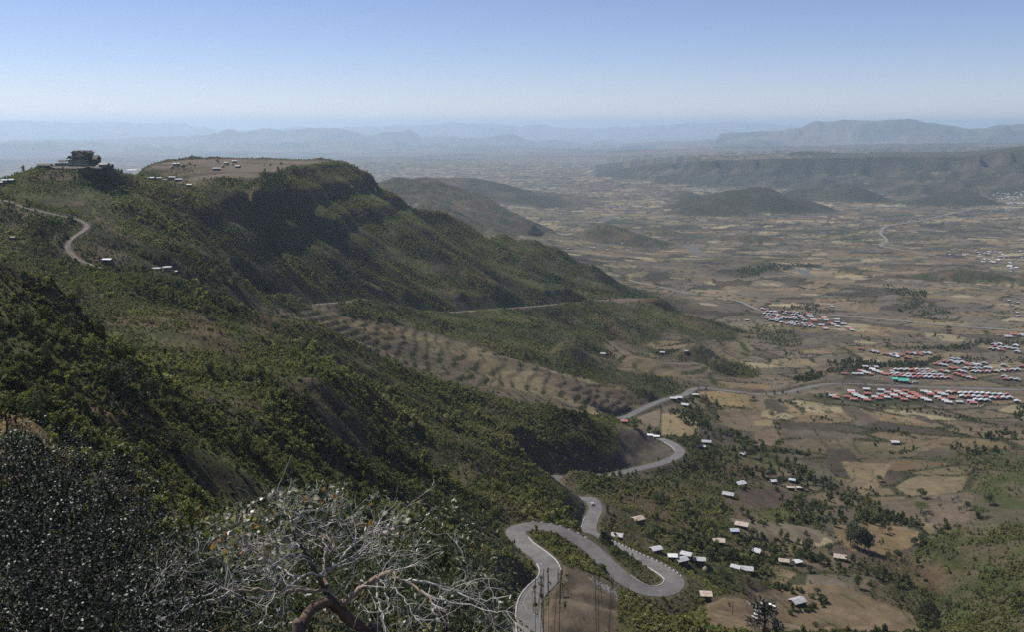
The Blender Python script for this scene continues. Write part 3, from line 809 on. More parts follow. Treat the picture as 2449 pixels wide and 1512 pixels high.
BORDERS += [(r4, 1.3, L_) for L_ in ([(0,55),(130,90),(370,170)], [(590,30),(600,90),(590,130)], [(740,40),(780,140)], [(800,0),(860,60),(900,150)], [(790,190),(820,260),(790,300),(740,320)], [(960,210),(960,280),(920,305)],
 [(900,60),(1010,120),(1055,160),(1040,190)], [(1180,100),(1330,140),(1420,190),(1430,235)], [(980,60),(1090,70),(1270,50),(1340,20)], [(500,130),(780,180),(1000,210)], [(540,160),(560,220),(580,290)],
 [(700,1210),(800,1260),(900,1330)], [(430,1360),(600,1440),(720,1510)], [(560,1050),(760,1110)], [(100,1050),(300,1090)], [(0,1160),(150,1230),(300,1350),(370,1370)], [(920,1140),(1100,1180),(1300,1290)],
 [(1000,1200),(1200,1350),(1330,1500)], [(2000,470),(1960,610)], [(2110,450),(2130,620)], [(-200,1180),(0,1300),(150,1400),(260,1500)], [(-150,1080),(50,1180)])]
BORDERS += [(z6, 2.6, L_) for L_ in ([(860,440),(960,380)], [(920,500),(1050,440),(1120,400)], [(1000,560),(1100,520),(1210,420)], [(1130,600),(1250,640),(1380,560),(1470,500)], [(1280,660),(1400,620),(1480,570),(1600,560)],
 [(1380,740),(1500,670),(1560,620)], [(1450,780),(1600,740),(1640,680),(1660,600)], [(1720,720),(1780,650),(1800,600)], [(1580,780),(1700,700)], [(1750,870),(1850,780),(1930,700)], [(1900,950),(2000,850),(2050,770)],
 [(1960,980),(2080,900),(2130,790),(2110,720)], [(2030,1000),(2130,950),(2180,850),(2180,760)], [(1840,540),(1900,620)], [(1700,520),(1760,600)],[(1560,490),(1600,550)],[(600,270),(760,290)],[(700,370),(820,320)],[(350,200),(480,215),(620,210)])]
BD = np.full(Z.shape, 9.0, np.float32)       # distance to a bank, in bank widths
for conv, wd, L_ in BORDERS:
    for (x0_, y0_), (x1_, y1_) in zip(L_[:-1], L_[1:]):
        a0 = conv(x0_, y0_); a1 = conv(x1_, y1_)
        n_ = max(2, int(math.dist(a0, a1) / 2.2))
        for k_ in range(n_):
            t_ = k_ / n_
            q_ = hit(a0[0] + (a1[0] - a0[0]) * t_, a0[1] + (a1[1] - a0[1]) * t_ + 1.1 * math.sin(k_ * .55 + x0_))
            r_ = math.hypot(q_.x, q_.y)
            i_ = int(np.searchsorted(THS, math.atan2(q_.x, q_.y))); j_ = int(np.searchsorted(RS, r_))
            di = int(wd * 1.6 / (r_ * 0.0018)) + 2; dj = int(wd * 1.6 / (r_ * 0.0044)) + 2
            sl = (slice(max(i_ - di, 0), i_ + di), slice(max(j_ - dj, 0), j_ + dj))
            BD[sl] = np.minimum(BD[sl], np.hypot(GX[sl] - q_.x, GY[sl] - q_.y) / wd)
C = mix(C, mix(np.broadcast_to(c3(0.075, 0.078, 0.04), C.shape), c3(0.16, 0.15, 0.085), sstep(0.0, 0.6, fbm(GX, GY, 12, 2, 91)) * 0.5), (1 - sstep(0.45, 0.9, BD)) * 0.9)
# green scrub slope, lower right
gsc = in_poly(PX, PY, [(2448, 1090), (2330, 1180), (2300, 1300), (2260, 1400), (2250, 1512), (2700, 1512), (2700, 1000)]) & (RR < 900)
C = mix(C, mix(np.broadcast_to(c3(0.115, 0.10, 0.066), C.shape), c3(0.075, 0.09, 0.035), sstep(-0.1, 0.3, n_mid)), gsc * 0.85)
# dry orange grass on the nearest spur
dg = (RR < 95) * (1 - sstep(70, 95, RR)) * sstep(25, 40, RR)
C = mix(C, c3(0.22, 0.15, 0.075), dg * 0.8 * sstep(-0.5, 0.1, n_mid))
C = mix(C, c3(0.11, 0.10, 0.05), (RR < 30) * 0.8)
# grey gravel of river beds
RIV = [s2([(1640, 590), (1650, 604), (1690, 612), (1660, 600)]),
       s2([(1560, 1195), (1640, 1205), (1740, 1225), (1700, 1245), (1760, 1280), (1860, 1300), (1820, 1310), (1700, 1285), (1620, 1250)], z3b),
       s2([(830, 990), (900, 955), (980, 945), (960, 970), (870, 1000)], z3b),
       s2([(830, 820), (900, 830), (1000, 870), (1040, 880), (960, 872), (870, 835)], z3b),
       s2([(330, 1362), (450, 1350), (470, 1400), (560, 1425), (400, 1410)], z4)]
for poly in RIV:
    m = in_poly(PX, PY, poly) & (RR > 1500) & (RR < 9000)
    C = np.where(m[..., None], np.array([0.17, 0.165, 0.165], np.float32), C)
# far mountains: dull brown-green rock
fm = sstep(9000, 15000, RR)
C = mix(C, mix(np.broadcast_to(c3(0.19, 0.15, 0.12), C.shape), c3(0.075, 0.075, 0.05), sstep(-0.3, 0.3, fbm(GX, GY, 900, 4, 84) + 0.3 * steep)), fm)
esc = np.maximum((RANGE > 4) * (RR < 10500) * 0.2, np.maximum(sstep(3200, 4500, RR) * (1 - fm) * sstep(0.05, 0.16, SL), sstep(4, 20, RANGE) * (RR < 10500) * sstep(0.06, 0.16, np.hypot(np.gradient(Z, axis=1) / np.gradient(RR, axis=1), np.gradient(Z, axis=0) / (np.gradient(TT, axis=0) * RR)))))
C = mix(C, mix(np.broadcast_to(c3(0.055, 0.056, 0.034), C.shape), c3(0.12, 0.10, 0.075), sstep(0.2, 0.7, fbm(GX, GY, 160, 3, 86))), esc * 0.9)
C = np.clip(C * np.array([0.53, 0.52, 0.455], np.float32), 0.01, 0.8)

# which piece of ground each face belongs to
R = {}
cls = np.zeros(Z.shape, np.int8)                                  # 0 hillside
plainm = ((Z < -228) & (SL < 0.26) & (RR > 380)) | ((RR > 330) & (GX > 0) & (Z < -228))
cls[plainm | (RR > 2600)] = 1
cls[(RR > 640) & (Z > -340) & (GX < RR * math.tan(0.17)) & (RR < 2300)] = 0
cls[(RR > 840) & (RR < 2300) & (GX < RR * 0.15) & (GX > -RR * 0.43)] = 2       # flat-topped mountain
cls[(hill_g > 3) & (RR < 6200) & (RR > 1300)] = 3
cls[(RR > 2300) & (RR < 5400) & (GX < RR * 0.06) & (Z > -372) ] = 3
cls[(RR > 5300) & (RR < 12500) & (GX > RR * 0.05) & (Z > -395)] = 4
cls[RR > 12500] = 5
# ------------------------------------------------------------------ materials
MATS = {}
def new_mat(name):
    m = bpy.data.materials.new(name)
    m.use_nodes = True
    nt = m.node_tree
    b = nt.nodes['Principled BSDF']
    b.inputs['Specular IOR Level'].default_value = 0.25
    MATS[name] = m
    return m, nt, b

def mat_simple(name, col, rough=0.85, noise=0.0, scale=3.0, metallic=0.0, spec=0.25, col2=None):
    m, nt, b = new_mat(name)
    b.inputs['Roughness'].default_value = rough
    b.inputs['Metallic'].default_value = metallic
    b.inputs['Specular IOR Level'].default_value = spec
    if noise > 0 or col2:
        tc = nt.nodes.new('ShaderNodeTexCoord')
        nz = nt.nodes.new('ShaderNodeTexNoise')
        nz.inputs['Scale'].default_value = scale
        nz.inputs['Detail'].default_value = 4
        mx = nt.nodes.new('ShaderNodeMix'); mx.data_type = 'RGBA'
        c2 = col2 or tuple(c * (1 - noise) for c in col)
        mx.inputs[6].default_value = (*col, 1); mx.inputs[7].default_value = (*c2, 1)
        rp = nt.nodes.new('ShaderNodeMapRange')
        rp.inputs['From Min'].default_value = 0.38; rp.inputs['From Max'].default_value = 0.62
        nt.links.new(tc.outputs['Object'], nz.inputs['Vector'])
        nt.links.new(nz.outputs['Fac'], rp.inputs['Value'])
        nt.links.new(rp.outputs[0], mx.inputs[0])
        nt.links.new(mx.outputs[2], b.inputs['Base Color'])
    else:
        b.inputs['Base Color'].default_value = (*col, 1)
    return m

def ground_material():
    m, nt, b = new_mat('ground_earth')
    b.inputs['Roughness'].default_value = 0.95
    b.inputs['Specular IOR Level'].default_value = 0.1
    at = nt.nodes.new('ShaderNodeAttribute'); at.attribute_name = 'col'
    tc = nt.nodes.new('ShaderNodeTexCoord')
    def noise(scale, detail):
        n = nt.nodes.new('ShaderNodeTexNoise')
        n.inputs['Scale'].default_value = scale; n.inputs['Detail'].default_value = detail
        n.inputs['Roughness'].default_value = 0.65
        nt.links.new(tc.outputs['Object'], n.inputs['Vector'])
        return n
    n1 = noise(0.9, 3); n2 = noise(0.12, 5); n3 = noise(0.012, 6)
    a = nt.nodes.new('ShaderNodeMath'); a.operation = 'ADD'
    nt.links.new(n1.outputs['Fac'], a.inputs[0]); nt.links.new(n2.outputs['Fac'], a.inputs[1])
    a2 = nt.nodes.new('ShaderNodeMath'); a2.operation = 'ADD'
    nt.links.new(a.outputs[0], a2.inputs[0]); nt.links.new(n3.outputs['Fac'], a2.inputs[1])
    mr = nt.nodes.new('ShaderNodeMapRange')
    mr.inputs['From Min'].default_value = 1.15; mr.inputs['From Max'].default_value = 1.85
    mr.inputs['To Min'].default_value = 0.68; mr.inputs['To Max'].default_value = 1.32
    nt.links.new(a2.outputs[0], mr.inputs['Value'])
    vm = nt.nodes.new('ShaderNodeVectorMath'); vm.operation = 'SCALE'
    nt.links.new(at.outputs['Color'], vm.inputs[0]); nt.links.new(mr.outputs[0], vm.inputs['Scale'])
    nt.links.new(vm.outputs[0], b.inputs['Base Color'])
    bp = nt.nodes.new('ShaderNodeBump')
    bp.inputs['Strength'].default_value = 0.5; bp.inputs['Distance'].default_value = 0.5
    nt.links.new(a.outputs[0], bp.inputs['Height'])
    nt.links.new(bp.outputs[0], b.inputs['Normal'])
    return m
M_GROUND = ground_material()

def obj(name, me, mat=None, parent=None):
    o = bpy.data.objects.new(name, me)
    COL.objects.link(o)
    if mat and me is not None and not me.materials:
        me.materials.append(mat)
    if parent is not None:
        o.parent = parent
    return o

def tag(o, label=None, cat=None, group=None, kind=None):
    if label: o['label'] = label
    if cat: o['category'] = cat
    if group: o['group'] = group
    if kind: o['kind'] = kind
    return o

def empty(name, loc, rz=0.0):
    o = bpy.data.objects.new(name, None)
    o.empty_display_size = 0.5
    COL.objects.link(o)
    o.location = loc
    o.rotation_euler = (0, 0, rz)
    return o

def mesh_np(name, V, Fq, smooth=True):
    V = np.asarray(V, np.float32); Fq = np.asarray(Fq, np.int32)
    me = bpy.data.meshes.new(name)
    n, k = Fq.shape
    me.vertices.add(len(V)); me.vertices.foreach_set('co', V.ravel())
    me.loops.add(n * k); me.loops.foreach_set('vertex_index', Fq.ravel())
    me.polygons.add(n)
    me.polygons.foreach_set('loop_start', np.arange(0, n * k, k, dtype=np.int32))
    me.update(calc_edges=True)
    if smooth:
        me.polygons.foreach_set('use_smooth', np.ones(n, bool))
    return me

# ------------------------------------------------------------------ the ground, split into its pieces
NT, NR = Z.shape
VV = np.stack([GX, GY, Z], -1).reshape(-1, 3).astype(np.float32)
CC = np.concatenate([C, np.ones(Z.shape + (1,), np.float32)], -1).reshape(-1, 4).astype(np.float32)
I, J = np.meshgrid(np.arange(NT - 1), np.arange(NR - 1), indexing='ij')
v00 = (I * NR + J); FQ = np.stack([v00, v00 + NR, v00 + NR + 1, v00 + 1], -1).reshape(-1, 4)
fc = cls[:-1, :-1].reshape(-1)
# true normals of the whole sheet so that the pieces meet without a seam
e1 = np.gradient(np.stack([GX, GY, Z], -1), axis=0); e2 = np.gradient(np.stack([GX, GY, Z], -1), axis=1)
NN = np.cross(e1, e2); NN /= np.linalg.norm(NN, axis=-1, keepdims=True)
NN *= np.sign(NN[..., 2:3]); NN = NN.reshape(-1, 3).astype(np.float32)
PIECES = [(0, 'hillside', 'steep green shrub-covered hillside falling from the lodge hill to the road'),
          (1, 'valley_floor', 'dry brown valley plain of small fields and hedges'),
          (2, 'plateau_mountain', 'flat-topped dark green mountain with brown fields on its top'),
          (3, 'valley_hill', 'low scrub-covered hills standing in and beside the plain'),
          (4, 'escarpment', 'long dark blue-green escarpment beyond the plain'),
          (5, 'far_mountains', 'hazy blue table mountains and ranges along the horizon')]
for code, nm, lb in PIECES:
    f = FQ[fc == code]
    used, inv = np.unique(f, return_inverse=True)
    me = mesh_np(nm, VV[used], inv.reshape(f.shape))
    ca = me.color_attributes.new('col', 'FLOAT_COLOR', 'POINT')
    ca.data.foreach_set('color', CC[used].ravel())
    me.normals_split_custom_set_from_vertices(NN[used])
    tag(obj(nm, me, M_GROUND), lb, kind='structure')
print('ground', len(FQ), round(time.time() - T0, 1))

# ------------------------------------------------------------------ haze
bm = bmesh.new()
bmesh.ops.create_cube(bm, size=1)
me = bpy.data.meshes.new('haze'); bm.to_mesh(me); bm.free()
hz = obj('haze', me)
zlo, zhi = float(Z.min()) - 3.0, max(float(Z.max()) + 60.0, 8.0)
hz.scale = (150000, 80000, zhi - zlo)
hz.location = (0, 39000, (zlo + zhi) / 2)
tag(hz, 'thin blue haze filling the valley and the distance', kind='stuff')
m = bpy.data.materials.new('haze_air'); m.use_nodes = True
nt = m.node_tree
for n in list(nt.nodes): nt.nodes.remove(n)
o_ = nt.nodes.new('ShaderNodeOutputMaterial'); pv = nt.nodes.new('ShaderNodeVolumePrincipled')
pv.inputs['Color'].default_value = (0.68, 0.85, 1.0, 1)
pv.inputs['Density'].default_value = 5.0e-5
pv.inputs['Density Attribute'].default_value = ''
pv.inputs['Temperature Attribute'].default_value = ''
pv.inputs['Color Attribute'].default_value = ''
pv.inputs['Anisotropy'].default_value = 0.35
nt.links.new(pv.outputs[0], o_.inputs['Volume'])
try: m.cycles.homogeneous_volume = True
except Exception: pass
me.materials.append(m)
# ------------------------------------------------------------------ road surfaces
def asphalt():
    m, nt, b = new_mat('asphalt')
    b.inputs['Roughness'].default_value = 0.8
    tc = nt.nodes.new('ShaderNodeTexCoord')
    n1 = nt.nodes.new('ShaderNodeTexNoise'); n1.inputs['Scale'].default_value = 0.25; n1.inputs['Detail'].default_value = 6
    cr = nt.nodes.new('ShaderNodeValToRGB')
    cr.color_ramp.elements[0].position = 0.4; cr.color_ramp.elements[0].color = (0.085, 0.079, 0.073, 1)
    cr.color_ramp.elements[1].position = 0.6; cr.color_ramp.elements[1].color = (0.13, 0.121, 0.112, 1)
    nt.links.new(tc.outputs['Object'], n1.inputs['Vector']); n2 = nt.nodes.new('ShaderNodeTexNoise'); n2.inputs['Scale'].default_value = 0.035; n2.inputs['Detail'].default_value = 8; n2.inputs['Roughness'].default_value = 0.7
    nt.links.new(tc.outputs['Object'], n2.inputs['Vector'])
    mm = nt.nodes.new('ShaderNodeMath'); mm.operation = 'MULTIPLY_ADD'; mm.inputs[1].default_value = 0.5
    hh = nt.nodes.new('ShaderNodeMath'); hh.operation = 'MULTIPLY'; hh.inputs[1].default_value = 0.5
    nt.links.new(n2.outputs['Fac'], hh.inputs[0]); nt.links.new(n1.outputs['Fac'], mm.inputs[0]); nt.links.new(hh.outputs[0], mm.inputs[2])
    nt.links.new(mm.outputs[0], cr.inputs[0]); nt.links.new(cr.outputs[0], b.inputs['Base Color'])
    return m
M_ASPH = asphalt()
M_GRAVEL = mat_simple('gravel', (0.17, 0.157, 0.14), 0.95, 0.25, 0.3)
M_DIRT = mat_simple('dirt_surface', (0.145, 0.125, 0.105), 0.95, 0.3, 0.3)
M_WHITE = mat_simple('white_paint', (0.36, 0.35, 0.33), 0.7, 0.2, 2.0)
M_BLACKP = mat_simple('black_paint', (0.03, 0.03, 0.03), 0.7)
M_CONC = mat_simple('concrete', (0.42, 0.40, 0.36), 0.9, 0.25, 1.0)

def tangents(L):
    t = np.gradient(L[:, :2], axis=0)
    t /= np.linalg.norm(t, axis=1, keepdims=True) + 1e-9
    return t, np.stack([t[:, 1], -t[:, 0]], 1)       # tangent, right-hand normal

def ribbon(name, L, offs, zoff, mat, parent=None, hw_extra=None):
    t, n = tangents(L)
    V = []; k = len(offs)
    for o, dz in zip(offs, zoff):
        w = o if hw_extra is None else o * hw_extra
        x = L[:, 0] + n[:, 0] * w; y = L[:, 1] + n[:, 1] * w
        V.append(np.stack([x, y, L[:, 2] + dz], 1))
    V = np.stack(V, 1).reshape(-1, 3)
    m = len(L)
    i = np.arange(m - 1)[:, None] * k + np.arange(k - 1)[None, :]
    Fq = np.stack([i + 1, i, i + k, i + k + 1], -1).reshape(-1, 4)
    return obj(name, mesh_np(name, V, Fq), mat, parent)

road_objs = []
for ri, ((nm, lb, pl, w), L) in enumerate(zip(ROADS, ROADL)):
    hw = w / 2
    if ri == 0:
        # widen on the two hairpins
        d2 = np.zeros(len(L)); t, n = tangents(L)
        ang = np.unwrap(np.arctan2(t[:, 1], t[:, 0]))
        curv = np.abs(np.gradient(ang)) / 1.6
        kern = np.ones(21) / 21
        curv = np.convolve(curv, kern, 'same')
        wid = 1 + 0.16 * sstep(0.02, 0.06, curv)
        o = ribbon(nm, L, [-hw, -hw * 0.5, 0, hw * 0.5, hw], [0.10, 0.13, 0.15, 0.13, 0.10], M_ASPH, None, wid)
        MAINW = wid
    else:
        o = ribbon(nm, L, [-hw, 0, hw], [0.12, 0.16, 0.12] if RS is not None and L[:, 1].mean() < 1500 else [0.4, 0.45, 0.4], M_GRAVEL if nm == 'gravel_road' else M_DIRT)
    tag(o, lb, kind='structure')
    road_objs.append(o)

# kerbs: long pale concrete edge on the inside of the bends, black and white blocks outside
Lm = ROADL[0]
tm, nm_ = tangents(Lm)
def main_index(conv, zx, zy):
    sx, sy = conv(zx, zy)
    px_, py_ = project(Lm[:, 0], Lm[:, 1], Lm[:, 2])
    return int(np.argmin((px_ - sx) ** 2 + (py_ - sy) ** 2))
def kerb_strip(i0, i1, side, parent):
    i0, i1 = min(i0, i1), max(i0, i1)
    S = Lm[i0:i1 + 1]
    h = 3.95 * MAINW[i0:i1 + 1]
    n = nm_[i0:i1 + 1] * side
    V = []
    for o, dz in ((-0.2, 0.1), (-0.2, 0.34), (0.22, 0.34), (0.22, -0.1)):
        V.append(np.stack([S[:, 0] + n[:, 0] * (h + o), S[:, 1] + n[:, 1] * (h + o), S[:, 2] + dz], 1))
    V = np.stack(V, 1).reshape(-1, 3); m = len(S)
    i = np.arange(m - 1)[:, None] * 4 + np.arange(3)[None, :]
    Fq = np.stack([i, i + 1, i + 5, i + 4], -1).reshape(-1, 4)
    obj('kerb', mesh_np('kerb', V, Fq, False), M_WHITE, parent)
def nearest(zx, zy, conv=z3):
    return main_index(conv, zx, zy)
road0 = road_objs[0]
# side: +1 is the right-hand side when driving down
def idx(zx, zy): return main_index(zr, zx, zy)
kerb_strip(idx(300, 1700), idx(410, 1100), -1, road0)
kerb_strip(idx(410, 1100), idx(495, 820), -1, road0)
kerb_strip(idx(530, 940), idx(178, 540), 1, road0)
kerb_strip(idx(1400, 1010), idx(1590, 780), -1, road0)
kerb_strip(idx(985, 450), idx(1010, 300), -1, road0)
kerb_strip(nearest(1190, 290), nearest(1120, 230), -1, road0)
kerb_strip(nearest(330, 474), nearest(700, 453), -1, road0)
def kerb_blocks(i0, i1, side):
    i0, i1 = min(i0, i1), max(i0, i1)
    bmw = ([], []), ([], [])
    VA = [[], []]; FA = [[], []]
    for q, i in enumerate(range(i0, i1, 1)):
        c = Lm[i]; h = 3.95 * MAINW[i] + 0.3
        x, y = c[0] + nm_[i][0] * side * h, c[1] + nm_[i][1] * side * h
        tx, ty = tm[i]; nx, ny = nm_[i]
        k = q % 2
        b0 = len(VA[k])
        for dz in (-0.1, 0.32):
            for a, bb in ((-0.75, -0.14), (0.75, -0.14), (0.75, 0.14), (-0.75, 0.14)):
                VA[k].append((x + tx * a + nx * bb, y + ty * a + ny * bb, c[2] + dz))
        for f in ((0, 1, 5, 4), (1, 2, 6, 5), (2, 3, 7, 6), (3, 0, 4, 7), (4, 5, 6, 7)):
            FA[k].append([b0 + v for v in f])
    for k, mt in ((0, M_WHITE), (1, M_BLACKP)):
        if VA[k]:
            o = obj('kerb_block', mesh_np('kerb_block', VA[k], FA[k], False), mt, road0)
            o['kind'] = 'stuff'
kerb_blocks(idx(400, 395), idx(925, 592), -1)
kerb_blocks(idx(1912, 965), idx(1120, 558), 1)

# ------------------------------------------------------------------ leaves and shrubs
def leaf_material(name, cols, trans=0.3, rough=0.6, spec=0.15, use_tint=True, objrand=True):
    m = bpy.data.materials.new(name); m.use_nodes = True
    nt = m.node_tree
    b = nt.nodes['Principled BSDF']
    b.inputs['Roughness'].default_value = rough
    b.inputs['Specular IOR Level'].default_value = spec
    out = nt.nodes['Material Output']
    tr = nt.nodes.new('ShaderNodeBsdfTranslucent')
    ms = nt.nodes.new('ShaderNodeMixShader'); ms.inputs[0].default_value = trans
    cr = nt.nodes.new('ShaderNodeValToRGB')
    els = cr.color_ramp.elements
    els[0].position = 0.0; els[0].color = (*cols[0], 1)
    els[1].position = 1.0; els[1].color = (*cols[-1], 1)
    for k, c in enumerate(cols[1:-1]):
        e = els.new((k + 1) / (len(cols) - 1)); e.color = (*c, 1)
    if use_tint:
        at = nt.nodes.new('ShaderNodeAttribute'); at.attribute_name = 'tint'; at.attribute_type = 'INSTANCER'
        nt.links.new(at.outputs['Fac'], cr.inputs[0])
    else:
        oi = nt.nodes.new('ShaderNodeObjectInfo')
        nt.links.new(oi.outputs['Random'], cr.inputs[0])
    # leaf-to-leaf variation
    ge = nt.nodes.new('ShaderNodeNewGeometry')
    mr = nt.nodes.new('ShaderNodeMapRange'); mr.inputs['To Min'].default_value = 0.6; mr.inputs['To Max'].default_value = 1.4
    nt.links.new(ge.outputs['Random Per Island'], mr.inputs['Value'])
    vs = nt.nodes.new('ShaderNodeVectorMath'); vs.operation = 'SCALE'
    nt.links.new(cr.outputs[0], vs.inputs[0]); nt.links.new(mr.outputs[0], vs.inputs['Scale'])
    nt.links.new(vs.outputs[0], b.inputs['Base Color'])
    v2 = nt.nodes.new('ShaderNodeVectorMath'); v2.operation = 'MULTIPLY'; v2.inputs[1].default_value = (1.5, 1.6, 0.7)
    nt.links.new(vs.outputs[0], v2.inputs[0]); nt.links.new(v2.outputs[0], tr.inputs['Color'])
    nt.links.new(b.outputs[0], ms.inputs[1]); nt.links.new(tr.outputs[0], ms.inputs[2])
    nt.links.new(ms.outputs[0], out.inputs['Surface'])
    return m
DARKG, OLIVE, LIME, DRY, BROWN = (0.040, 0.048, 0.020), (0.105, 0.110, 0.038), (0.170, 0.178, 0.052), (0.22, 0.192, 0.098), (0.14, 0.108, 0.066)
M_SHRUB = leaf_material('shrub_leaves', [DARKG, OLIVE, LIME, DRY, BROWN])
M_BARK = mat_simple('bark', (0.12, 0.095, 0.07), 0.95, 0.35, 4.0)

def leaf_quads(cents, sizes, rng, aspect=1.6, up=0.0):
    """one small quad per leaf spray, turned every way"""
    n = len(cents)
    nv = rng.normal(size=(n, 3)); nv[:, 2] = np.abs(nv[:, 2]) + up
    nv /= np.linalg.norm(nv, axis=1, keepdims=True)
    a = rng.normal(size=(n, 3)); a -= nv * np.sum(a * nv, 1, keepdims=True)
    a /= np.linalg.norm(a, axis=1, keepdims=True) + 1e-9
    b = np.cross(nv, a)
    s = sizes[:, None]
    A = a * s * aspect * 0.5; B = b * s * 0.5
    V = np.stack([cents - A, cents + B * 0.9 - A * 0.1, cents + A, cents - B * 0.9 + A * 0.1], 1).reshape(-1, 3)
    return V, np.arange(n * 4).reshape(-1, 4)

def blob_points(n, rng, r=(1, 1, 0.75), lumps=7, shell=0.55):
    """points in a lumpy crown"""
    lc = rng.normal(size=(lumps, 3)); lc /= np.linalg.norm(lc, axis=1, keepdims=True)
    lc *= rng.uniform(0.25, 0.62, (lumps, 1)); lr = rng.uniform(0.34, 0.55, lumps)
    k = rng.integers(0, lumps, n)
    d = rng.normal(size=(n, 3)); d /= np.linalg.norm(d, axis=1, keepdims=True)
    rad = (shell + (1 - shell) * rng.random(n)) * lr[k]
    p = lc[k] + d * rad[:, None]
    return p * np.array(r)

def proto_shrub(name, seed, n, size, r=(1, 1, 0.75), lumps=7, mat=None, z=0.55):
    rng = np.random.default_rng(seed)
    p = blob_points(n, rng, r, lumps)
    p[:, 2] += z * r[2]
    V, Q_ = leaf_quads(p, rng.uniform(0.6, 1.3, n) * size, rng, 1.5, 0.2)
    me = mesh_np(name, V, Q_, False)
    me.materials.append(mat or M_SHRUB)
    return bpy.data.objects.new(name, me)
PROTOS = [proto_shrub('shrub_form', 11, 210, 0.24, (1, 1, .75)), proto_shrub('shrub_form', 12, 170, 0.26, (1.1, .85, .65), 5),
          proto_shrub('shrub_form', 13, 240, 0.20, (.9, .9, 1.05), 9), proto_shrub('shrub_form', 14, 120, 0.24, (1.2, 1.1, .42), 6),
          proto_shrub('shrub_form', 15, 190, 0.22, (.8, .8, 1.5), 8, None, 0.6)]

def scatter(name, label, X, Y, Zc, S, TI, PK, kind='stuff'):
    n = len(X)
    me = bpy.data.meshes.new(name + '_points')
    me.vertices.add(n)
    me.vertices.foreach_set('co', np.stack([X, Y, Zc], 1).astype(np.float32).ravel())
    for nm, arr, ty in (('scl', S, 'FLOAT'), ('tint', TI, 'FLOAT'), ('rot', RNG.random(n) * 6.283, 'FLOAT'), ('pick', PK, 'INT')):
        at = me.attributes.new(nm, ty, 'POINT')
        at.data.foreach_set('value', np.asarray(arr, np.int32 if ty == 'INT' else np.float32))
    o = obj(name, me)
    ng = bpy.data.node_groups.new(name + '_nodes', 'GeometryNodeTree')
    ng.interface.new_socket('Geometry', in_out='INPUT', socket_type='NodeSocketGeometry')
    ng.interface.new_socket('Geometry', in_out='OUTPUT', socket_type='NodeSocketGeometry')
    gi = ng.nodes.new('NodeGroupInput'); go = ng.nodes.new('NodeGroupOutput')
    iop = ng.nodes.new('GeometryNodeInstanceOnPoints')
    m2p = ng.nodes.new('GeometryNodeMeshToPoints')
    gin = ng.nodes.new('GeometryNodeGeometryToInstance')
    for p in PROTOS:
        oi = ng.nodes.new('GeometryNodeObjectInfo'); oi.inputs['Object'].default_value = p
        oi.inputs['As Instance'].default_value = False
        ng.links.new(oi.outputs['Geometry'], gin.inputs[0])
    def att(nm, ty):
        a = ng.nodes.new('GeometryNodeInputNamedAttribute'); a.data_type = ty; a.inputs['Name'].default_value = nm
        return a.outputs['Attribute']
    ng.links.new(gi.outputs[0], m2p.inputs['Mesh'])
    ng.links.new(m2p.outputs[0], iop.inputs['Points'])
    ng.links.new(gin.outputs[0], iop.inputs['Instance'])
    iop.inputs['Pick Instance'].default_value = True
    ng.links.new(att('pick', 'INT'), iop.inputs['Instance Index'])
    cx_ = ng.nodes.new('ShaderNodeCombineXYZ'); ng.links.new(att('rot', 'FLOAT'), cx_.inputs['Z'])
    ng.links.new(cx_.outputs[0], iop.inputs['Rotation'])
    ng.links.new(att('scl', 'FLOAT'), iop.inputs['Scale'])
    ng.links.new(iop.outputs[0], go.inputs[0])
    md = o.modifiers.new('scatter', 'NODES'); md.node_group = ng
    tag(o, label, kind=kind)
    print(name, n, round(time.time() - T0, 1))
    return o

DT = np.gradient(TT, axis=0); DR = np.gradient(RR, axis=1)
AREA = (RR * DT * DR * np.sqrt(1 + SLF ** 2)).astype(np.float32)
veg_ok = VIS & (ROADD > 1.6) & (np.abs(TT) < 0.64)
HM = flat * lowland
nb = fbm(GX, GY, 34, 3, 90); nb2 = fbm(GX, GY, 110, 2, 93)
cover = np.clip(0.72 + 0.75 * nb + 0.35 * nb2, 0.12, 1.0)
tn = fbm(GX, GY, 55, 3, 96) + 0.25 * np.clip(g1, -1, 1.5) * (RR < 1700); tn2 = fbm(GX, GY, 17, 2, 99)
dens_h = (0.62 * (1 - sstep(450, 1000, RR)) + 0.30) * (1 - sstep(1500, 2600, RR)) + 0.0
dens_h = dens_h * cover * (1 - HM) * (1 - 0.85 * sstep(0.3, 0.6, terr_w))
rocky = sstep(0.85, 1.3, SLF)
lowslope = (Z < -224) & (PX > 1430) & (PY > 1060) & (RR < 900)
dens_h = np.where(lowslope, dens_h * 0.38, dens_h)
dens_h = dens_h * (1 - 0.75 * rocky) * (RR > 95)
dens_near = ((RR > 22) & (RR < 115)) * (1.1 * np.clip(0.5 + 0.9 * nb, 0.05, 1))
dens_h = dens_h * np.where((RR < 1300) & (ROADD < 9), 0.25, 1.0)
dens_h = np.where((RR < 260), dens_h * 0.8, dens_h)
dens_h = np.where((RR > 900) & (Z > -75) & (PY < 394), dens_h * 0.2, dens_h)
dens_t = np.where(RISER, 0.85, 0.01) * sstep(0.4, 0.6, terr_w)
fieldm = HM * (1 - sstep(0.4, 0.6, terr_w)) * (Z < -100)
dens_f = fieldm * (0.17 * sstep(0.25, 0.7, hedge) * (1 - sstep(1400, 2400, RR)) + 0.0035 * (1 - sstep(1500, 2600, RR)))
beltd = belt * sstep(-0.3, 0.2, nb) * HM * (RR > 380)
dens_b = beltd * 0.035 * (1 - sstep(2200, 3400, RR)) * (Z < -100)
inplot = np.zeros(Z.shape, bool)
for poly, col in PLOTS:
    inplot |= in_poly(PX, PY, poly) & (RR < 1400)
for poly, col in BELTM:
    inplot |= in_poly(PX, PY, poly) & (RR < 900) & (RR > 200)
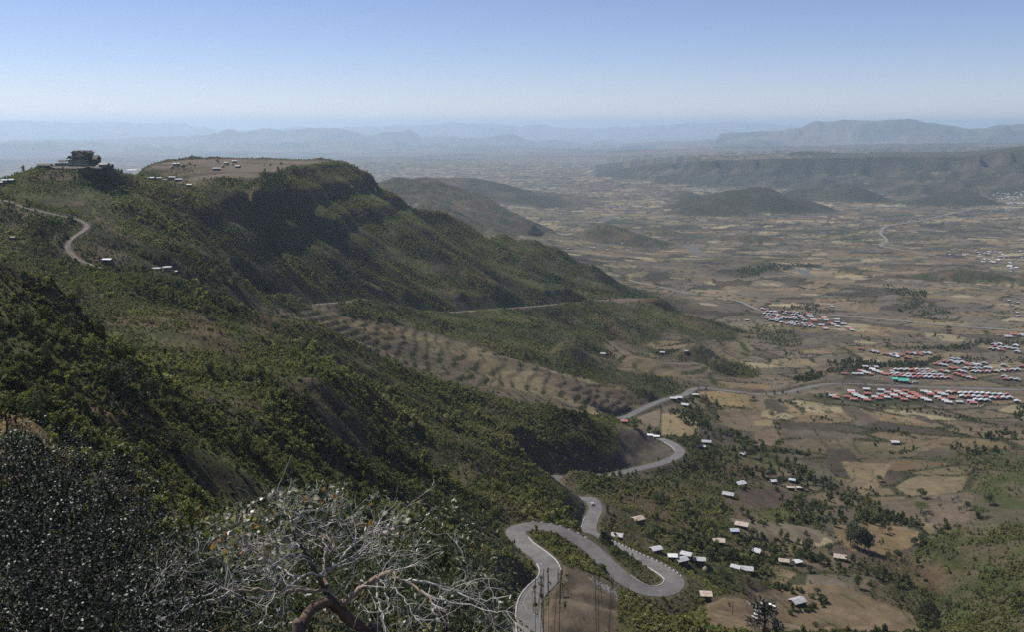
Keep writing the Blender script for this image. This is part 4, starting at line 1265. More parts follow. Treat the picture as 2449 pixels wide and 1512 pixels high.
ROOM = np.ones(Z.shape, np.float32)       # keep house sites and plots open
for poly in [s2([(60, 200), (240, 180), (520, 300), (540, 430), (440, 440), (60, 360)], z8), s2([(520, 250), (860, 340), (870, 470), (520, 430)], z8),
             s2([(600, 890), (1200, 880), (2268, 930), (2268, 1040), (1200, 1060), (620, 1030)], z8), s2([(720, 770), (1100, 700), (1500, 640), (2268, 660), (2268, 870), (1300, 900), (720, 830)], z8)]:
    ROOM[in_poly(PX, PY, poly) & (RR < 2200)] = 0.03
dens_f = np.where(inplot, 0.0004, dens_f) * ROOM; dens_b = np.where(inplot, 0, dens_b) * ROOM
dens_h = np.where(inplot, 0.0, dens_h) * ROOM

def place(dens, scl_fn, tint_fn, picks):
    lam = dens * AREA * veg_ok
    lam = np.nan_to_num(lam)
    cnt = RNG.poisson(np.minimum(lam, 12))
    ii, jj = np.nonzero(cnt)
    rep = np.repeat(np.arange(len(ii)), cnt[ii, jj])
    i = ii[rep]; j = jj[rep]
    i = np.clip(i, 1, NT - 2); j = np.clip(j, 1, NR - 2)
    u = i + RNG.random(len(i)) - 0.5; v = j + RNG.random(len(i)) - 0.5
    X = bil(GX, u, v); Y = bil(GY, u, v); Zc = bil(Z, u, v)
    return X, Y, Zc - 0.15, scl_fn(i, j), tint_fn(i, j), picks[RNG.integers(0, len(picks), len(i))]
def tint_h(i, j):
    t = 0.36 + 0.34 * tn[i, j] + 0.16 * tn2[i, j] + RNG.normal(size=len(i)) * 0.12
    t = t - 0.06 * (RR[i, j] > 750)
    return np.clip(t, 0, 1)
def scl_h(i, j):
    r = RR[i, j]
    s = np.exp(RNG.normal(size=len(i)) * 0.42) * (0.76 + 0.32 * nb[i, j])
    s = s * (0.95 + 0.1 * sstep(600, 1500, r)) * np.where(SLF[i, j] > 0.25, 1.0, 0.75)
    big = (RNG.random(len(i)) < 0.012) & (r < 900)
    return np.clip(np.where(big, s * 2.4, s), 0.4, 4.0)
gap = in_poly(PX, PY, [zr(*q) for q in [(640, 395), (800, 430), (960, 500), (1110, 590), (1240, 660), (1180, 690), (1050, 610), (900, 545), (760, 480), (640, 430)]]) & (RR > 250) & (RR < 600)
gap |= in_poly(PX, PY, [zr(*q) for q in [(860, 380), (1000, 380), (1120, 560), (1000, 560), (880, 470)]]) & (RR > 250) & (RR < 600)
dens_h = np.where(gap, 0, dens_h)
dens_s = (0.95 * (1 - sstep(350, 800, RR)) + 0.42) * (1 - sstep(1300, 1900, RR)) * (1 - HM) * (1 - .8 * sstep(.3, .6, terr_w)) * (1 - 0.6 * rocky) * (RR > 95) * np.clip(0.65 + 0.6 * nb, 0.1, 1) * ROOM * (~gap) * (~inplot)
dens_s = np.where(lowslope, dens_s * 0.4, dens_s)
AS = place(dens_s, lambda i, j: np.exp(RNG.normal(size=len(i)) * 0.3) * 0.50 * (1 + 0.3 * sstep(600, 1300, RR[i, j])), lambda i, j: np.clip(0.52 + 0.35 * tn[i, j] + 0.2 * RNG.normal(size=len(i)), 0, 1), np.array([0, 1, 3, 2]))
scatter('hillside_undergrowth', 'small light green bushes and grass tufts between the hillside shrubs', *AS)
AN = place(dens_near, lambda i, j: np.exp(RNG.normal(size=len(i)) * 0.45) * 0.42, lambda i, j: np.clip(0.55 + 0.3 * RNG.normal(size=len(i)), 0, 1), np.array([0, 1, 3, 3, 2]))
scatter('near_scrub', 'low dry scrub and grass tufts on the nearest slope', *AN)
A1 = place(dens_h, scl_h, tint_h, np.array([0, 1, 2, 3, 3, 0, 1]))
scatter('hillside_shrubs', 'dense low green shrubs covering the hillsides', *A1)
A2 = place(dens_t, lambda i, j: RNG.uniform(0.25, 0.6, len(i)), lambda i, j: np.clip(0.45 + 0.2 * RNG.normal(size=len(i)), 0, 1), np.array([0, 1, 3]))
scatter('terrace_shrubs', 'rows of low shrubs on the banks of the terraces', *A2)
dens_bd = (1 - sstep(0.3, 0.6, BD)) * 0.16 * (RR < 1700) * (ROADD > 1.6)
AB = place(dens_bd * (RNG.random(Z.shape) < 0.6), lambda i, j: RNG.uniform(0.35, 0.95, len(i)), lambda i, j: np.clip(0.3 + 0.2 * RNG.normal(size=len(i)), 0, 1), np.array([0, 1, 3]))
scatter('field_bank_bushes', 'small bushes along the banks between the curved valley plots', *AB)
A3 = place(dens_f, lambda i, j: RNG.uniform(0.4, 1.15, len(i)), lambda i, j: np.clip(0.2 + 0.16 * RNG.normal(size=len(i)), 0, 1), np.array([0, 1, 2]))
scatter('field_hedges', 'thin hedges along the borders of the valley fields', *A3)
A4 = place(dens_b, lambda i, j: RNG.uniform(1.2, 3.4, len(i)), lambda i, j: np.clip(0.14 + 0.14 * RNG.normal(size=len(i)), 0, 1), np.array([0, 1, 2, 4]))
scatter('streamside_bushes', 'dark belts of bushes along the dry stream courses', *A4)

# hand-placed dark belts of bush seen in the valley: outline, shrubs per square metre, size range, tint
THICK = [
 ([(60, 415), (90, 404), (270, 403), (290, 418), (270, 440), (150, 445), (70, 440)], .12, (0.7, 1.6), .3),

 (s2([(510, 705), (860, 685), (1100, 700), (1300, 690), (1600, 655), (1600, 665), (1400, 745), (1120, 740), (900, 770), (700, 790), (440, 860), (340, 870), (330, 840), (480, 790), (700, 740)], z8), .10, (1.5, 3.2), .10),
 (s2([(1100, 565), (1500, 575), (1900, 520), (2268, 520), (2268, 545), (1900, 560), (1700, 608), (1500, 590), (1150, 585)], z8), .06, (1.5, 3.0), .12),
 (s2([(710, 530), (1100, 565), (1100, 585), (800, 560)], z8), .05, (1.2, 2.2), .15),
 (s2([(1620, 650), (2268, 665), (2268, 705), (1750, 690)], z8), .06, (1.3, 2.6), .12),
 (s2([(80, 380), (260, 400), (400, 500), (400, 570), (100, 560), (0, 480), (0, 380)], z8), .05, (1.2, 2.4), .35),
 (s2([(1080, 30), (1450, 110), (1420, 200), (1650, 280), (1640, 330), (1500, 370), (1350, 300), (1200, 260), (1300, 160), (1080, 70)], z8), .035, (1.5, 3.0), .16),
 (s2([(1800, 1270), (2268, 1290), (2268, 1340), (2000, 1365), (1850, 1310)], z8), .10, (1.5, 3.0), .10),
 (s2([(1640, 1400), (1900, 1420), (2100, 1440), (2080, 1480), (1800, 1490), (1650, 1460)], z8), .10, (1.5, 3.0), .10),
 (s2([(960, 1245), (1200, 1270), (1380, 1320), (1380, 1345), (1180, 1310), (980, 1275)], z8), .10, (1.2, 2.4), .12),
 (s2([(0, 1410), (130, 1425), (420, 1465), (560, 1430), (560, 1450), (420, 1485), (120, 1450), (0, 1445)], z8), .12, (1.4, 2.6), .10),
 (s2([(130, 1130), (180, 1150), (230, 1290), (235, 1380), (160, 1410), (210, 1330), (170, 1240)], z8), .10, (1.0, 2.2), .22),
 (s2([(350, 1165), (660, 1170), (650, 1195), (360, 1190)], z8), .08, (1.2, 2.2), .15),
 (s2([(1060, 1080), (1500, 1105), (1900, 1190), (2268, 1230), (2268, 1250), (1900, 1215), (1450, 1130), (1060, 1100)], z8), .06, (1.2, 2.2), .15),
 (s2([(2200, 1060), (2268, 1070), (2268, 1250), (2180, 1190)], z8), .09, (1.4, 2.8), .10),
 (s2([(1130, 1460), (1330, 1420), (1385, 1400), (1380, 1425), (1290, 1460), (1150, 1475)], z8), .14, (1.0, 2.0), .14),
 (s2([(985, 1410), (1010, 1360), (1070, 1330), (1060, 1350), (1020, 1400)], z8), .16, (1.0, 1.8), .14),
 # by the village below the bends
 ([(1770, 1130), (1830, 1115), (1900, 1110), (1990, 1150), (2030, 1200), (2010, 1240), (1930, 1245), (1870, 1215), (1850, 1160)], .055, (1.6, 3.6), .12),
 ([(1780, 1235), (1960, 1245), (2060, 1225), (2150, 1235), (2260, 1250), (2300, 1275), (2200, 1270), (2120, 1255), (1990, 1258), (1800, 1255)], .11, (1.5, 3.2), .12),
 ([(2010, 1180), (2100, 1160), (2120, 1185), (2110, 1230), (2050, 1250), (2000, 1240)], .03, (1.4, 2.6), .18),
 ([(1560, 1235), (1640, 1225), (1720, 1270), (1800, 1280), (1900, 1290), (1960, 1330), (2030, 1345), (2120, 1370), (2200, 1400), (2190, 1420), (2100, 1395), (2010, 1375), (1900, 1340), (1790, 1345), (1700, 1325), (1620, 1310), (1560, 1280)], .075, (1.3, 3.2), .13),
 ([(1700, 1310), (1860, 1330), (1850, 1365), (1720, 1350)], .06, (1.2, 2.6), .14),
 ([(2190, 1300), (2250, 1250), (2300, 1260), (2260, 1330), (2230, 1400), (2250, 1500), (2200, 1500), (2190, 1400)], .05, (1.2, 2.8), .18),
 ([(1830, 1400), (1910, 1410), (1975, 1440), (1985, 1455), (1925, 1425), (1845, 1415)], .25, (1.4, 2.2), .06),
 ([(1870, 1455), (1935, 1455), (1985, 1440), (1985, 1460), (1940, 1470), (1880, 1470)], .25, (1.4, 2.2), .06),
 ([(2040, 1375), (2130, 1385), (2120, 1402), (2050, 1398)], .12, (1.4, 2.6), .1),
 ([(2195, 1440), (2240, 1435), (2250, 1512), (2200, 1512)], .12, (1.6, 3.2), .06),
 ([(1640, 1110), (1700, 1090), (1770, 1110), (1850, 1130), (1790, 1150), (1690, 1150), (1620, 1140)], .06, (1.0, 2.2), .2),
 ([(1400, 1135), (1560, 1110), (1660, 1090), (1660, 1130), (1560, 1175), (1450, 1180), (1380, 1165)], .10, (0.9, 1.9), .2),
 ([(1560, 960), (1620, 985), (1650, 950), (1660, 965), (1700, 1020), (1760, 1040), (1830, 1060), (1820, 1075), (1740, 1060), (1680, 1050), (1620, 1000)], .07, (1.2, 2.8), .12),
 ([(1700, 1060), (1780, 1075), (1850, 1110), (1780, 1115), (1700, 1090)], .05, (1.2, 2.8), .12),
 ([(1440, 1215), (1470, 1235), (1500, 1290), (1560, 1330), (1530, 1320), (1470, 1280), (1440, 1250)], .15, (0.8, 1.7), .3),
 ([(2250, 1280), (2448, 1240), (2700, 1230), (2700, 1512), (2250, 1512), (2270, 1400)], .10, (0.6, 1.6), .30),
 ([(2330, 1180), (2448, 1100), (2700, 1080), (2700, 1230), (2448, 1190), (2340, 1195)], .12, (0.6, 1.5), .45),
 ([zr(*q) for q in [(350, 400), (480, 400), (620, 460), (800, 560), (900, 640), (960, 730), (1060, 860), (1160, 950), (1300, 1010), (1280, 1040), (1050, 930), (800, 830), (700, 720), (520, 600), (420, 480)]], .6, (0.35, 0.8), .62),
 ([zr(*q) for q in [(960, 520), (1100, 590), (1250, 650), (1480, 800), (1650, 900), (1740, 1040), (1600, 1040), (1420, 930), (1250, 760), (1080, 600)]], .3, (0.35, 0.8), .6),
 ([zr(*q) for q in [(1300, 1020), (1450, 1110), (1600, 1170), (1900, 1230), (2080, 1400), (2080, 1600), (1250, 1600), (1300, 1350)]], .28, (0.6, 1.4), .35),
 ([(1850, 735), (1950, 728), (2000, 745), (1960, 760), (1860, 752)], .03, (1.5, 3.0), .2),
]
tot = []
for poly, dn, (s0, s1), tt in THICK:
    m = in_poly(PX, PY, poly) & (RR > 230) & (RR < 2600) & VIS_STRICT | (in_poly(PX, PY, poly) & (RR > 230) & (RR < 2600) & (GX > 0) & VIS & (EL > run - 0.002))
    d = np.where(m & (ROADD > 1.0) & ~gap, dn * (0.7 if s1 > 2.1 else 1.0), 0) * np.clip(0.75 + 0.8 * nb, 0.15, 1.3)
    tot.append(place(d, lambda i, j: RNG.uniform(s0, s1, len(i)) * np.exp(RNG.normal(size=len(i)) * 0.15), lambda i, j: np.clip(tt + 0.12 * RNG.normal(size=len(i)), 0, 1), np.array([0, 1, 2, 0, 4])))
A5 = [np.concatenate([t[k] for t in tot]) for k in range(6)]
scatter('valley_thickets', 'dark thickets and hedges between the valley houses and fields', *A5)
def cam_depth(p):
    return p.y * CP - p.z * SP
# ------------------------------------------------------------------ trees (each one a thing: trunk + crown)
M_CROWN = leaf_material('tree_leaves', [(0.035, 0.046, 0.021), (0.055, 0.068, 0.028), (0.075, 0.088, 0.034)], 0.25, use_tint=False)
M_CROWN_G = leaf_material('gum_leaves', [(0.05, 0.062, 0.036), (0.066, 0.078, 0.045)], 0.25, use_tint=False)
M_CROWN_L = leaf_material('acacia_leaves', [(0.085, 0.105, 0.035), (0.11, 0.13, 0.045)], 0.35, use_tint=False)

def tube(V, Fc, pts, rads, k=6):
    """append a tapered tube along pts"""
    pts = [Vector(p) for p in pts]
    base = len(V); n = len(pts)
    ref = Vector((0.3, 0.2, 1)).normalized()
    for i, p in enumerate(pts):
        d = (pts[min(i + 1, n - 1)] - pts[max(i - 1, 0)])
        d = d.normalized() if d.length > 1e-9 else Vector((0, 0, 1))
        a = d.cross(ref)
        if a.length < 1e-3: a = d.cross(Vector((1, 0, 0)))
        a.normalize(); b = d.cross(a)
        for j in range(k):
            t = 2 * math.pi * j / k
            V.append(tuple(p + (a * math.cos(t) + b * math.sin(t)) * rads[i]))
    for i in range(n - 1):
        for j in range(k):
            a0 = base + i * k + j; a1 = base + i * k + (j + 1) % k
            Fc.append((a0, a1, a1 + k, a0 + k))

def tree_protos(kind, seed):
    """unit-height tree: returns trunk mesh, crown mesh"""
    rng = np.random.default_rng(seed); rd = random.Random(seed)
    V, Fc = [], []
    cents = []; n = 900
    if kind == 'round':
        tube(V, Fc, [(0, 0, -0.04), (0.01, 0, 0.14), (0.02, 0.01, 0.32), (0.0, 0.02, 0.55)], [0.035, 0.028, 0.022, 0.012])
        for q in range(6):
            a = q * 1.05 + rd.random() * 0.5; h = 0.24 + 0.05 * q
            tube(V, Fc, [(0.015, 0.01, h), (0.14 * math.cos(a), 0.14 * math.sin(a), h + 0.14), (0.27 * math.cos(a), 0.27 * math.sin(a), h + 0.26)], [0.016, 0.011, 0.004], 5)
        lumps = [(0.27 * math.cos(q * 1.2 + rd.random()), 0.27 * math.sin(q * 1.2 + rd.random()), 0.42 + 0.26 * rd.random(), 0.16 + 0.07 * rd.random()) for q in range(7)] + [(0, 0, 0.72, 0.24), (0.1, 0.05, 0.84, 0.15), (-0.12, 0.1, 0.76, 0.16)]
        size = 0.05
    elif kind == 'gum':
        n = 1300
        tube(V, Fc, [(0, 0, -0.03), (0.012, 0, 0.25), (-0.005, 0.01, 0.55), (0.01, 0.0, 0.9)], [0.018, 0.014, 0.01, 0.003])
        lumps = []
        for q in range(13):
            h = 0.22 + 0.055 * q; a = q * 2.4 + rd.random(); rr_ = 0.13 * (1.15 - abs(h - 0.5) * 1.0) * rd.uniform(0.6, 1.2)
            tube(V, Fc, [(0.005, 0, h - 0.08), (rr_ * math.cos(a), rr_ * math.sin(a), h + 0.05)], [0.007, 0.003], 4)
            lumps.append((rr_ * math.cos(a), rr_ * math.sin(a), h + 0.06, 0.085 + 0.04 * rd.random()))
        lumps.append((0, 0, 0.95, 0.06))
        size = 0.034
    elif kind == 'acacia':
        n = 1000
        tube(V, Fc, [(0, 0, -0.05), (0.03, 0, 0.25), (0.0, 0.02, 0.5)], [0.05, 0.04, 0.03])
        lumps = []
        for q in range(8):
            a = q * 0.785 + rd.random() * 0.5; R_ = rd.uniform(0.55, 0.85)
            tube(V, Fc, [(0.0, 0.02, 0.42), (0.3 * math.cos(a), 0.3 * math.sin(a), 0.66), (R_ * math.cos(a), R_ * math.sin(a), 0.84)], [0.026, 0.018, 0.006], 5)
            lumps.append((R_ * math.cos(a), R_ * math.sin(a), 0.88 + 0.06 * rd.random(), 0.27))
            lumps.append((R_ * 0.5 * math.cos(a + .4), R_ * 0.5 * math.sin(a + .4), 0.93, 0.26))
        size = 0.075
    elif kind == 'juniper':
        n = 1100
        tube(V, Fc, [(0, 0, -0.04), (0.0, 0.01, 0.3), (0.01, 0.0, 0.8)], [0.03, 0.022, 0.006])
        lumps = []
        for q in range(14):
            h = 0.12 + 0.062 * q; a = q * 2.1; w = 0.17 * (1.05 - h) + 0.03
            lumps.append((w * math.cos(a), w * math.sin(a), h, 0.20 * (1.15 - h) + 0.035))
            tube(V, Fc, [(0, 0, h - 0.03), (w * math.cos(a), w * math.sin(a), h)], [0.008, 0.003], 4)
        size = 0.042
    else:   # sparse sapling
        n = 420
        tube(V, Fc, [(0, 0, -0.05), (0.02, 0, 0.3), (0.0, 0.03, 0.6), (0.03, 0.0, 0.85)], [0.022, 0.017, 0.012, 0.005])
        lumps = []
        for q in range(7):
            a = q * 2.2 + rd.random(); R_ = rd.uniform(0.12, 0.3); h = 0.45 + 0.07 * q
            tube(V, Fc, [(0.01, 0.01, h - 0.15), (R_ * math.cos(a), R_ * math.sin(a), h)], [0.010, 0.003], 4)
            lumps.append((R_ * math.cos(a), R_ * math.sin(a), h, 0.11))
        size = 0.05
    L_ = np.array(lumps)
    k = rng.choice(len(L_), n, p=L_[:, 3] ** 2 / (L_[:, 3] ** 2).sum())
    d = rng.normal(size=(n, 3)); d /= np.linalg.norm(d, axis=1, keepdims=True)
    if kind == 'acacia': d[:, 2] *= 0.28
    rad = (0.5 + 0.5 * rng.random(n)) * L_[k, 3]
    c = L_[k, :3] + d * rad[:, None]
    Vq, Qq = leaf_quads(c, rng.uniform(0.6, 1.3, n) * size, rng, 1.5, 0.15)
    mt = bpy.data.meshes.new('trunk'); mt.from_pydata(V, [], Fc); mt.materials.append(M_BARK)
    mc = mesh_np('crown', Vq, Qq, False)
    mc.materials.append({'gum': M_CROWN_G, 'acacia': M_CROWN_L}.get(kind, M_CROWN))
    return mt, mc
TREE = {k: [tree_protos(k, 40 + 7 * i + j) for j in range(2)] for i, k in enumerate(('round', 'gum', 'acacia', 'juniper', 'sapling'))}
TNAME = {'round': 'broadleaf_tree', 'gum': 'eucalyptus_tree', 'acacia': 'acacia_tree', 'juniper': 'juniper_tree', 'sapling': 'thin_tree'}
_rt = random.Random(5)
def tree(kind, sx, sy, hpx, label, group=None, wide=1.0):
    """sx, sy: frame point of the foot of the trunk; hpx: height in the frame"""
    p = hit(sx, sy)
    h = hpx / F * cam_depth(p)
    root = empty(TNAME[kind], p - Vector((0, 0, 0.1)), _rt.random() * 6.28)
    root.scale = (h * wide, h * wide, h)
    tag(root, label, 'tree', group)
    mt, mc = TREE[kind][_rt.randint(0, 1)]
    obj('trunk', mt, None, root); obj('crown', mc, None, root)
    return root

K4 = .29538
def tr4(kind, zx, zy, hz, label, group=None, wide=1.0):
    sx, sy = r4(zx, zy)
    return tree(kind, sx, sy, hz * K4, label, group, wide)
VT = 'trees among the valley fields'
tr4('acacia', 1345, 552, 78, 'bright green flat-topped acacia at the edge of the gully in the lower right', VT, 1.0)
tr4('acacia', 1812, 590, 78, 'pale flat-topped acacia beside the striped brown plots at lower right', VT, .95)
tr4('round', 1345, 432, 92, 'lone round green tree throwing a dark shadow on bare ground above the acacia', VT, 1.15)
tr4('round', 300, 262, 80, 'dark round tree at the top of the thicket beside the white-roofed huts', VT)
tr4('round', 1900, 490, 110, 'dark broad tree at the left end of the striped brown plots', VT)
tr4('round', 1715, 530, 85, 'dark tree between the flat-topped acacia and the striped plots', VT, .9)
tr4('sapling', 1600, 470, 55, 'small green tree left of a darker one above the acacia', VT)
tr4('sapling', 1640, 455, 50, 'small bushy tree on pale ground above the acacia', VT)
tr4('sapling', 1490, 450, 38, 'low round shrub-like tree on the pale patch above the acacia', VT)
tr4('sapling', 1500, 515, 45, 'bare spindly tree just right of the bright acacia', VT)
tr4('sapling', 1660, 550, 60, 'leafless spreading tree left of the dark tree by the striped plots', VT)
GT = 'tall eucalyptus clump in the golden field'
tr4('gum', 775, 815, 205, 'tallest dark eucalyptus at the left side of the clump in the golden field', GT, 1.3)
tr4('gum', 830, 850, 215, 'drooping eucalyptus in the middle of the clump in the golden field', GT, 1.3)
tr4('gum', 890, 865, 200, 'drooping eucalyptus at the right side of the clump in the golden field', GT, 1.3)
tr4('gum', 925, 860, 150, 'shorter eucalyptus at the right edge of the clump in the golden field', GT, 1.3)
tr4('sapling', 1022, 832, 82, 'slender lone tree on golden ground right of the eucalyptus clump', VT)
tr4('round', 1030, 710, 105, 'dark tree standing at the top of the golden field', VT, .7)
tr4('round', 1095, 712, 55, 'low leaning dark tree at the top right of the golden field', VT)
tr4('round', 830, 1155, 118, 'dark leafy tree in the hedge above the large brown field', VT, .8)
tr4('round', 985, 1085, 90, 'broad green tree in the hedge at the top of the large brown field', VT)
tr4('round', 505, 1212, 62, 'round dark bushy tree on the border of the large brown field', VT, 1.4)
tr4('round', 495, 1480, 60, 'small round bush-like tree alone in the brown field at the bottom edge', VT, 1.1)
tr4('juniper', 415, 728, 48, 'small dark tree in the pale field left of the eucalyptus clump', VT, 1.3)
tr4('round', 440, 880, 150, 'large dark tree behind the small white-roofed hut', VT, .8)
tr4('round', 545, 965, 95, 'round spreading tree between two tin-roofed houses on brown ground', VT, 1.3)
tr4('round', 365, 960, 120, 'grey-green tree overhanging the small white-roofed hut', VT, .8)
tr4('round', 600, 880, 95, 'dark tree left of the curved-roof house below the eucalyptus clump', VT)
tr4('sapling', 685, 830, 70, 'bare-branched tree left of the eucalyptus clump', VT)
tr4('gum', 640, 660, 80, 'slim tree in the hedge above the eucalyptus clump', VT, 1.5)
tr4('round', 450, 1030, 62, 'wide low tree in front of the small white-roofed hut', VT, 1.3)
tr4('round', 120, 965, 50, 'small dark tree beside the long tan-roofed house', VT)
tr4('round', 240, 915, 42, 'small round tree above the long tan-roofed house', VT)
tr4('round', 1150, 925, 90, 'dark tree at the right end of the golden field', VT)
tr4('round', 1075, 920, 70, 'dark bushy tree below the golden field beside the gully', VT)
tr4('round', 1290, 810, 72, 'green tree on the gully bank right of the golden field', VT)
tr4('round', 1360, 790, 80, 'dark tree over the gully right of the golden field', VT, 1.3)
tr4('juniper', 700, 325, 52, 'small dark tree on the field border right of the thicket', VT)
tr4('round', 60, 262, 100, 'dark tree at the far left of the thicket above the brown plot', VT)
tr4('round', 140, 275, 90, 'second dark tree along the thicket above the white-roofed huts', VT)
tr4('round', 215, 330, 90, 'dark tree left of the rusty-roofed hut', VT)
tr4('round', 1395, 1400, 150, 'large black-green tree on the border between brown field and green slope', VT, .8)
tr4('round', 1440, 1490, 130, 'black-green tree at the bottom edge beside the green slope', VT, .8)
tr4('round', 1550, 1300, 70, 'low dark tree on the green slope beside the brown field corner', VT, 1.6)
tr4('sapling', 75, 685, 45, 'thin bare tree in the pale field near the left thicket', VT)
tr4('gum', 210, 750, 75, 'slim grey tree in the hedge of the pale field', VT, 1.2)
tr4('round', 1010, 600, 60, 'green tree on the gully bank below the forked stream', VT, 1.4)
tr4('round', 1005, 300, 60, 'round green tree at the head of the gully', VT, 1.3)
def tr3(kind, zx, zy, hz, label, group=None, wide=1.0):
    sx, sy = z3(zx, zy)
    return tree(kind, sx, sy, hz * .35204, label, group, wide)
RT = 'trees around the farm houses below the hairpin bends'
tr3('round', 995, 165, 55, 'dark tree behind the low white roofs beside the upper bend', RT)
tr3('round', 1045, 180, 45, 'round dark tree right beside the low white roofs at the upper bend', RT, 1.4)
tr3('round', 900, 140, 45, 'dark bushy tree right of the small red-roofed hut above the bend', RT, 1.4)
tr3('juniper', 1300, 930, 105, 'dark tree behind the rusty tan roof in the middle of the hamlet', RT, 1.3)
tr3('round', 1205, 960, 55, 'broad dark tree above the pair of pale roofs near the road', RT, 1.4)
tr3('round', 1400, 1010, 80, 'dark tree right of the pale roof group', RT, 1.3)
tr3('round', 1620, 715, 60, 'dark tree in the hedge above the tan-roofed house', RT)
tr3('round', 1250, 700, 85, 'olive tree standing alone below the footpath', RT)
tr3('round', 1035, 635, 70, 'large dark bushy tree beside the pole above the third road leg', RT, 1.2)
tr3('round', 1075, 615, 60, 'dark bushy tree right of the pole above the third road leg', RT, 1.2)
tr3('gum', 1180, 560, 85, 'bare thin tree on the scrubby slope below the upper road', RT)
tr3('gum', 708, 700, 60, 'thin tree beside the road just below the dark cutting', RT)
tr3('round', 975, 900, 75, 'dark tree between the rusty-roofed house and the pale roof by the road', RT)
tr3('juniper', 1010, 880, 60, 'dark upright tree by the small terraced plot', RT)
tr3('round', 1490, 1000, 70, 'broad dark tree between the tan roof and the grey roof', RT, 1.3)
tr3('round', 1560, 1010, 75, 'dark tree right of the tan-roofed house', RT, 1.2)
tr3('round', 1700, 870, 70, 'dark tree behind the tan-roofed house at the right', RT, 1.2)
tr3('round', 1680, 330, 75, 'dark tree beside the pointed white roof', RT, 1.2)
tr3('round', 1640, 290, 60, 'tall dark tree above the pointed white roof', RT)
tr3('round', 1310, 260, 70, 'dark tree left of the paired pale roofs', RT, 1.2)
tr3('round', 1660, 1190, 60, 'green tree at the right of the orchard below the large pale roof', RT)
tr3('round', 1520, 1150, 50, 'small green tree left of the large pale roof', RT, 1.2)
def tr7(kind, zx, zy, hz, label, group=None, wide=1.0):
    sx, sy = z7(zx, zy)
    return tree(kind, sx, sy, hz * .27269, label, group, wide)
UT = 'trees beside the road toward the village'
tr7('juniper', 1745, 1140, 80, 'dark pointed tree left of two others in the golden plot', UT, 1.2)
tr7('juniper', 1775, 1130, 75, 'dark pointed tree in the middle of the golden plot hedge', UT, 1.2)
tr7('juniper', 1800, 1180, 80, 'dark tree at the lower side of the golden plot hedge', UT, 1.2)
tr7('juniper', 1870, 1170, 70, 'lone pointed tree standing in the golden plot', UT, 1.2)
tr7('round', 1830, 1115, 32, 'small round tree on the golden plot', UT)
tr7('round', 2195, 1120, 45, 'grey-green tree at the right end of the golden plot', UT)
tr7('round', 1655, 1140, 60, 'dark tree beside the pale-roofed house below the road', UT, 1.2)
tr7('round', 1600, 1150, 50, 'dark tree above the pale-roofed house below the road', UT, 1.4)
tr7('round', 1700, 1240, 60, 'dark tree below the pale-roofed house', UT, 1.3)
tr7('round', 1285, 1400, 60, 'dark tree above the upper bend by the straw field', UT)
tr7('round', 1345, 1430, 50, 'rounded dark tree at the corner of the straw field', UT, 1.5)
tr7('round', 1155, 1370, 42, 'dark bush-like tree right of the small red-roofed hut', UT, 1.8)
tr7('round', 1880, 1300, 60, 'dark tree at the right end of the hedge above the dark plot', UT, .8)
tr7('round', 1960, 1430, 60, 'dark tree on the right border of the dark ploughed plot', UT, 1.3)
tr7('round', 2050, 1430, 60, 'dark tree right of the ploughed plot corner', UT, 1.2)
tr7('sapling', 962, 725, 48, 'bare-trunked tree beside the small hut under the green hill', UT, 1.3)
def tr8(kind, zx, zy, hz, label, group=None, wide=1.0):
    sx, sy = z8(zx, zy)
    return tree(kind, sx, sy, hz * .28404, label, group, wide)
PT = 'lone trees on the open plain'
tr8('sapling', 272, 665, 72, 'tree with thin crown, left one of the pair on the golden field', PT, 1.5)
tr8('sapling', 392, 650, 52, 'tree right of the pair on the golden field above the stream belt', PT, 1.5)
tr8('sapling', 430, 655, 34, 'smallest tree beside the pair on the golden field', PT, 1.4)
tr8('sapling', 1700, 1300, 62, 'lone tree on a ring of straw at the right of the plain', PT, 1.2)
tr8('round', 1625, 420, 40, 'dark round tree standing on the gravel road', PT, 1.8)
tr8('round', 1850, 1395, 42, 'small tree below the ring of straw', PT)
# hillside trees that stand out from the shrubs
ST = 'dark trees standing out of the shrubs on the near slope'
for k, (sx, sy, h, lb) in enumerate([
    (262, 918, 62, 'tall black-green tree, left one of the twin trees on the near slope'), (300, 930, 70, 'tall black-green tree, right one of the twin trees on the near slope'),
    (362, 955, 58, 'dark bushy tree right of the twin trees on the near slope'), (405, 1000, 52, 'dark tree below and right of the twin trees'),
    (418, 1085, 60, 'dark tree with a dark shadow in the lower part of the near slope'), (455, 1100, 46, 'smaller dark tree right of another one low on the near slope'),
    (585, 1070, 60, 'dark tree low on the slope left of the long ridge line'), (235, 800, 42, 'dark tree high on the near slope below the track'),
    (175, 795, 55, 'dark tree in the gully at the left part of the near slope'), (190, 710, 40, 'dark tree beside the shoulder of the left slope'),
    (428, 700, 42, 'dark tree just below the round water tank'), (495, 760, 36, 'dark tree on the slope right of the water tank'),
    (545, 745, 30, 'dark tree above the long lit ridge'), (660, 800, 34, 'dark tree half way down the lit ridge'), (640, 1000, 40, 'dark tree in the middle of the broad shrubby slope'),
    (720, 980, 36, 'dark tree right of the middle of the broad shrubby slope'), (830, 1010, 30, 'dark tree on the slope above the hairpin bends'), (320, 860, 38, 'dark tree above the twin trees'),
    (110, 860, 46, 'dark tree on the shaded left slope'), (60, 780, 46, 'dark tree high on the shaded left slope'), (500, 900, 38, 'dark tree in the upper middle of the broad slope'),
    (560, 880, 32, 'dark tree right of another in the upper middle of the slope'), (935, 1095, 34, 'dark tree above the spur with the dark cutting')]):
    tree('round' if k % 3 else 'juniper', sx, sy, h, lb, ST, 0.95 + 0.25 * (k % 3 == 1))
CT = 'young dark conifers on the ridge behind the tank'
_cl = 'young dark conifer in the plantation right of the round water tank'
_seen = []
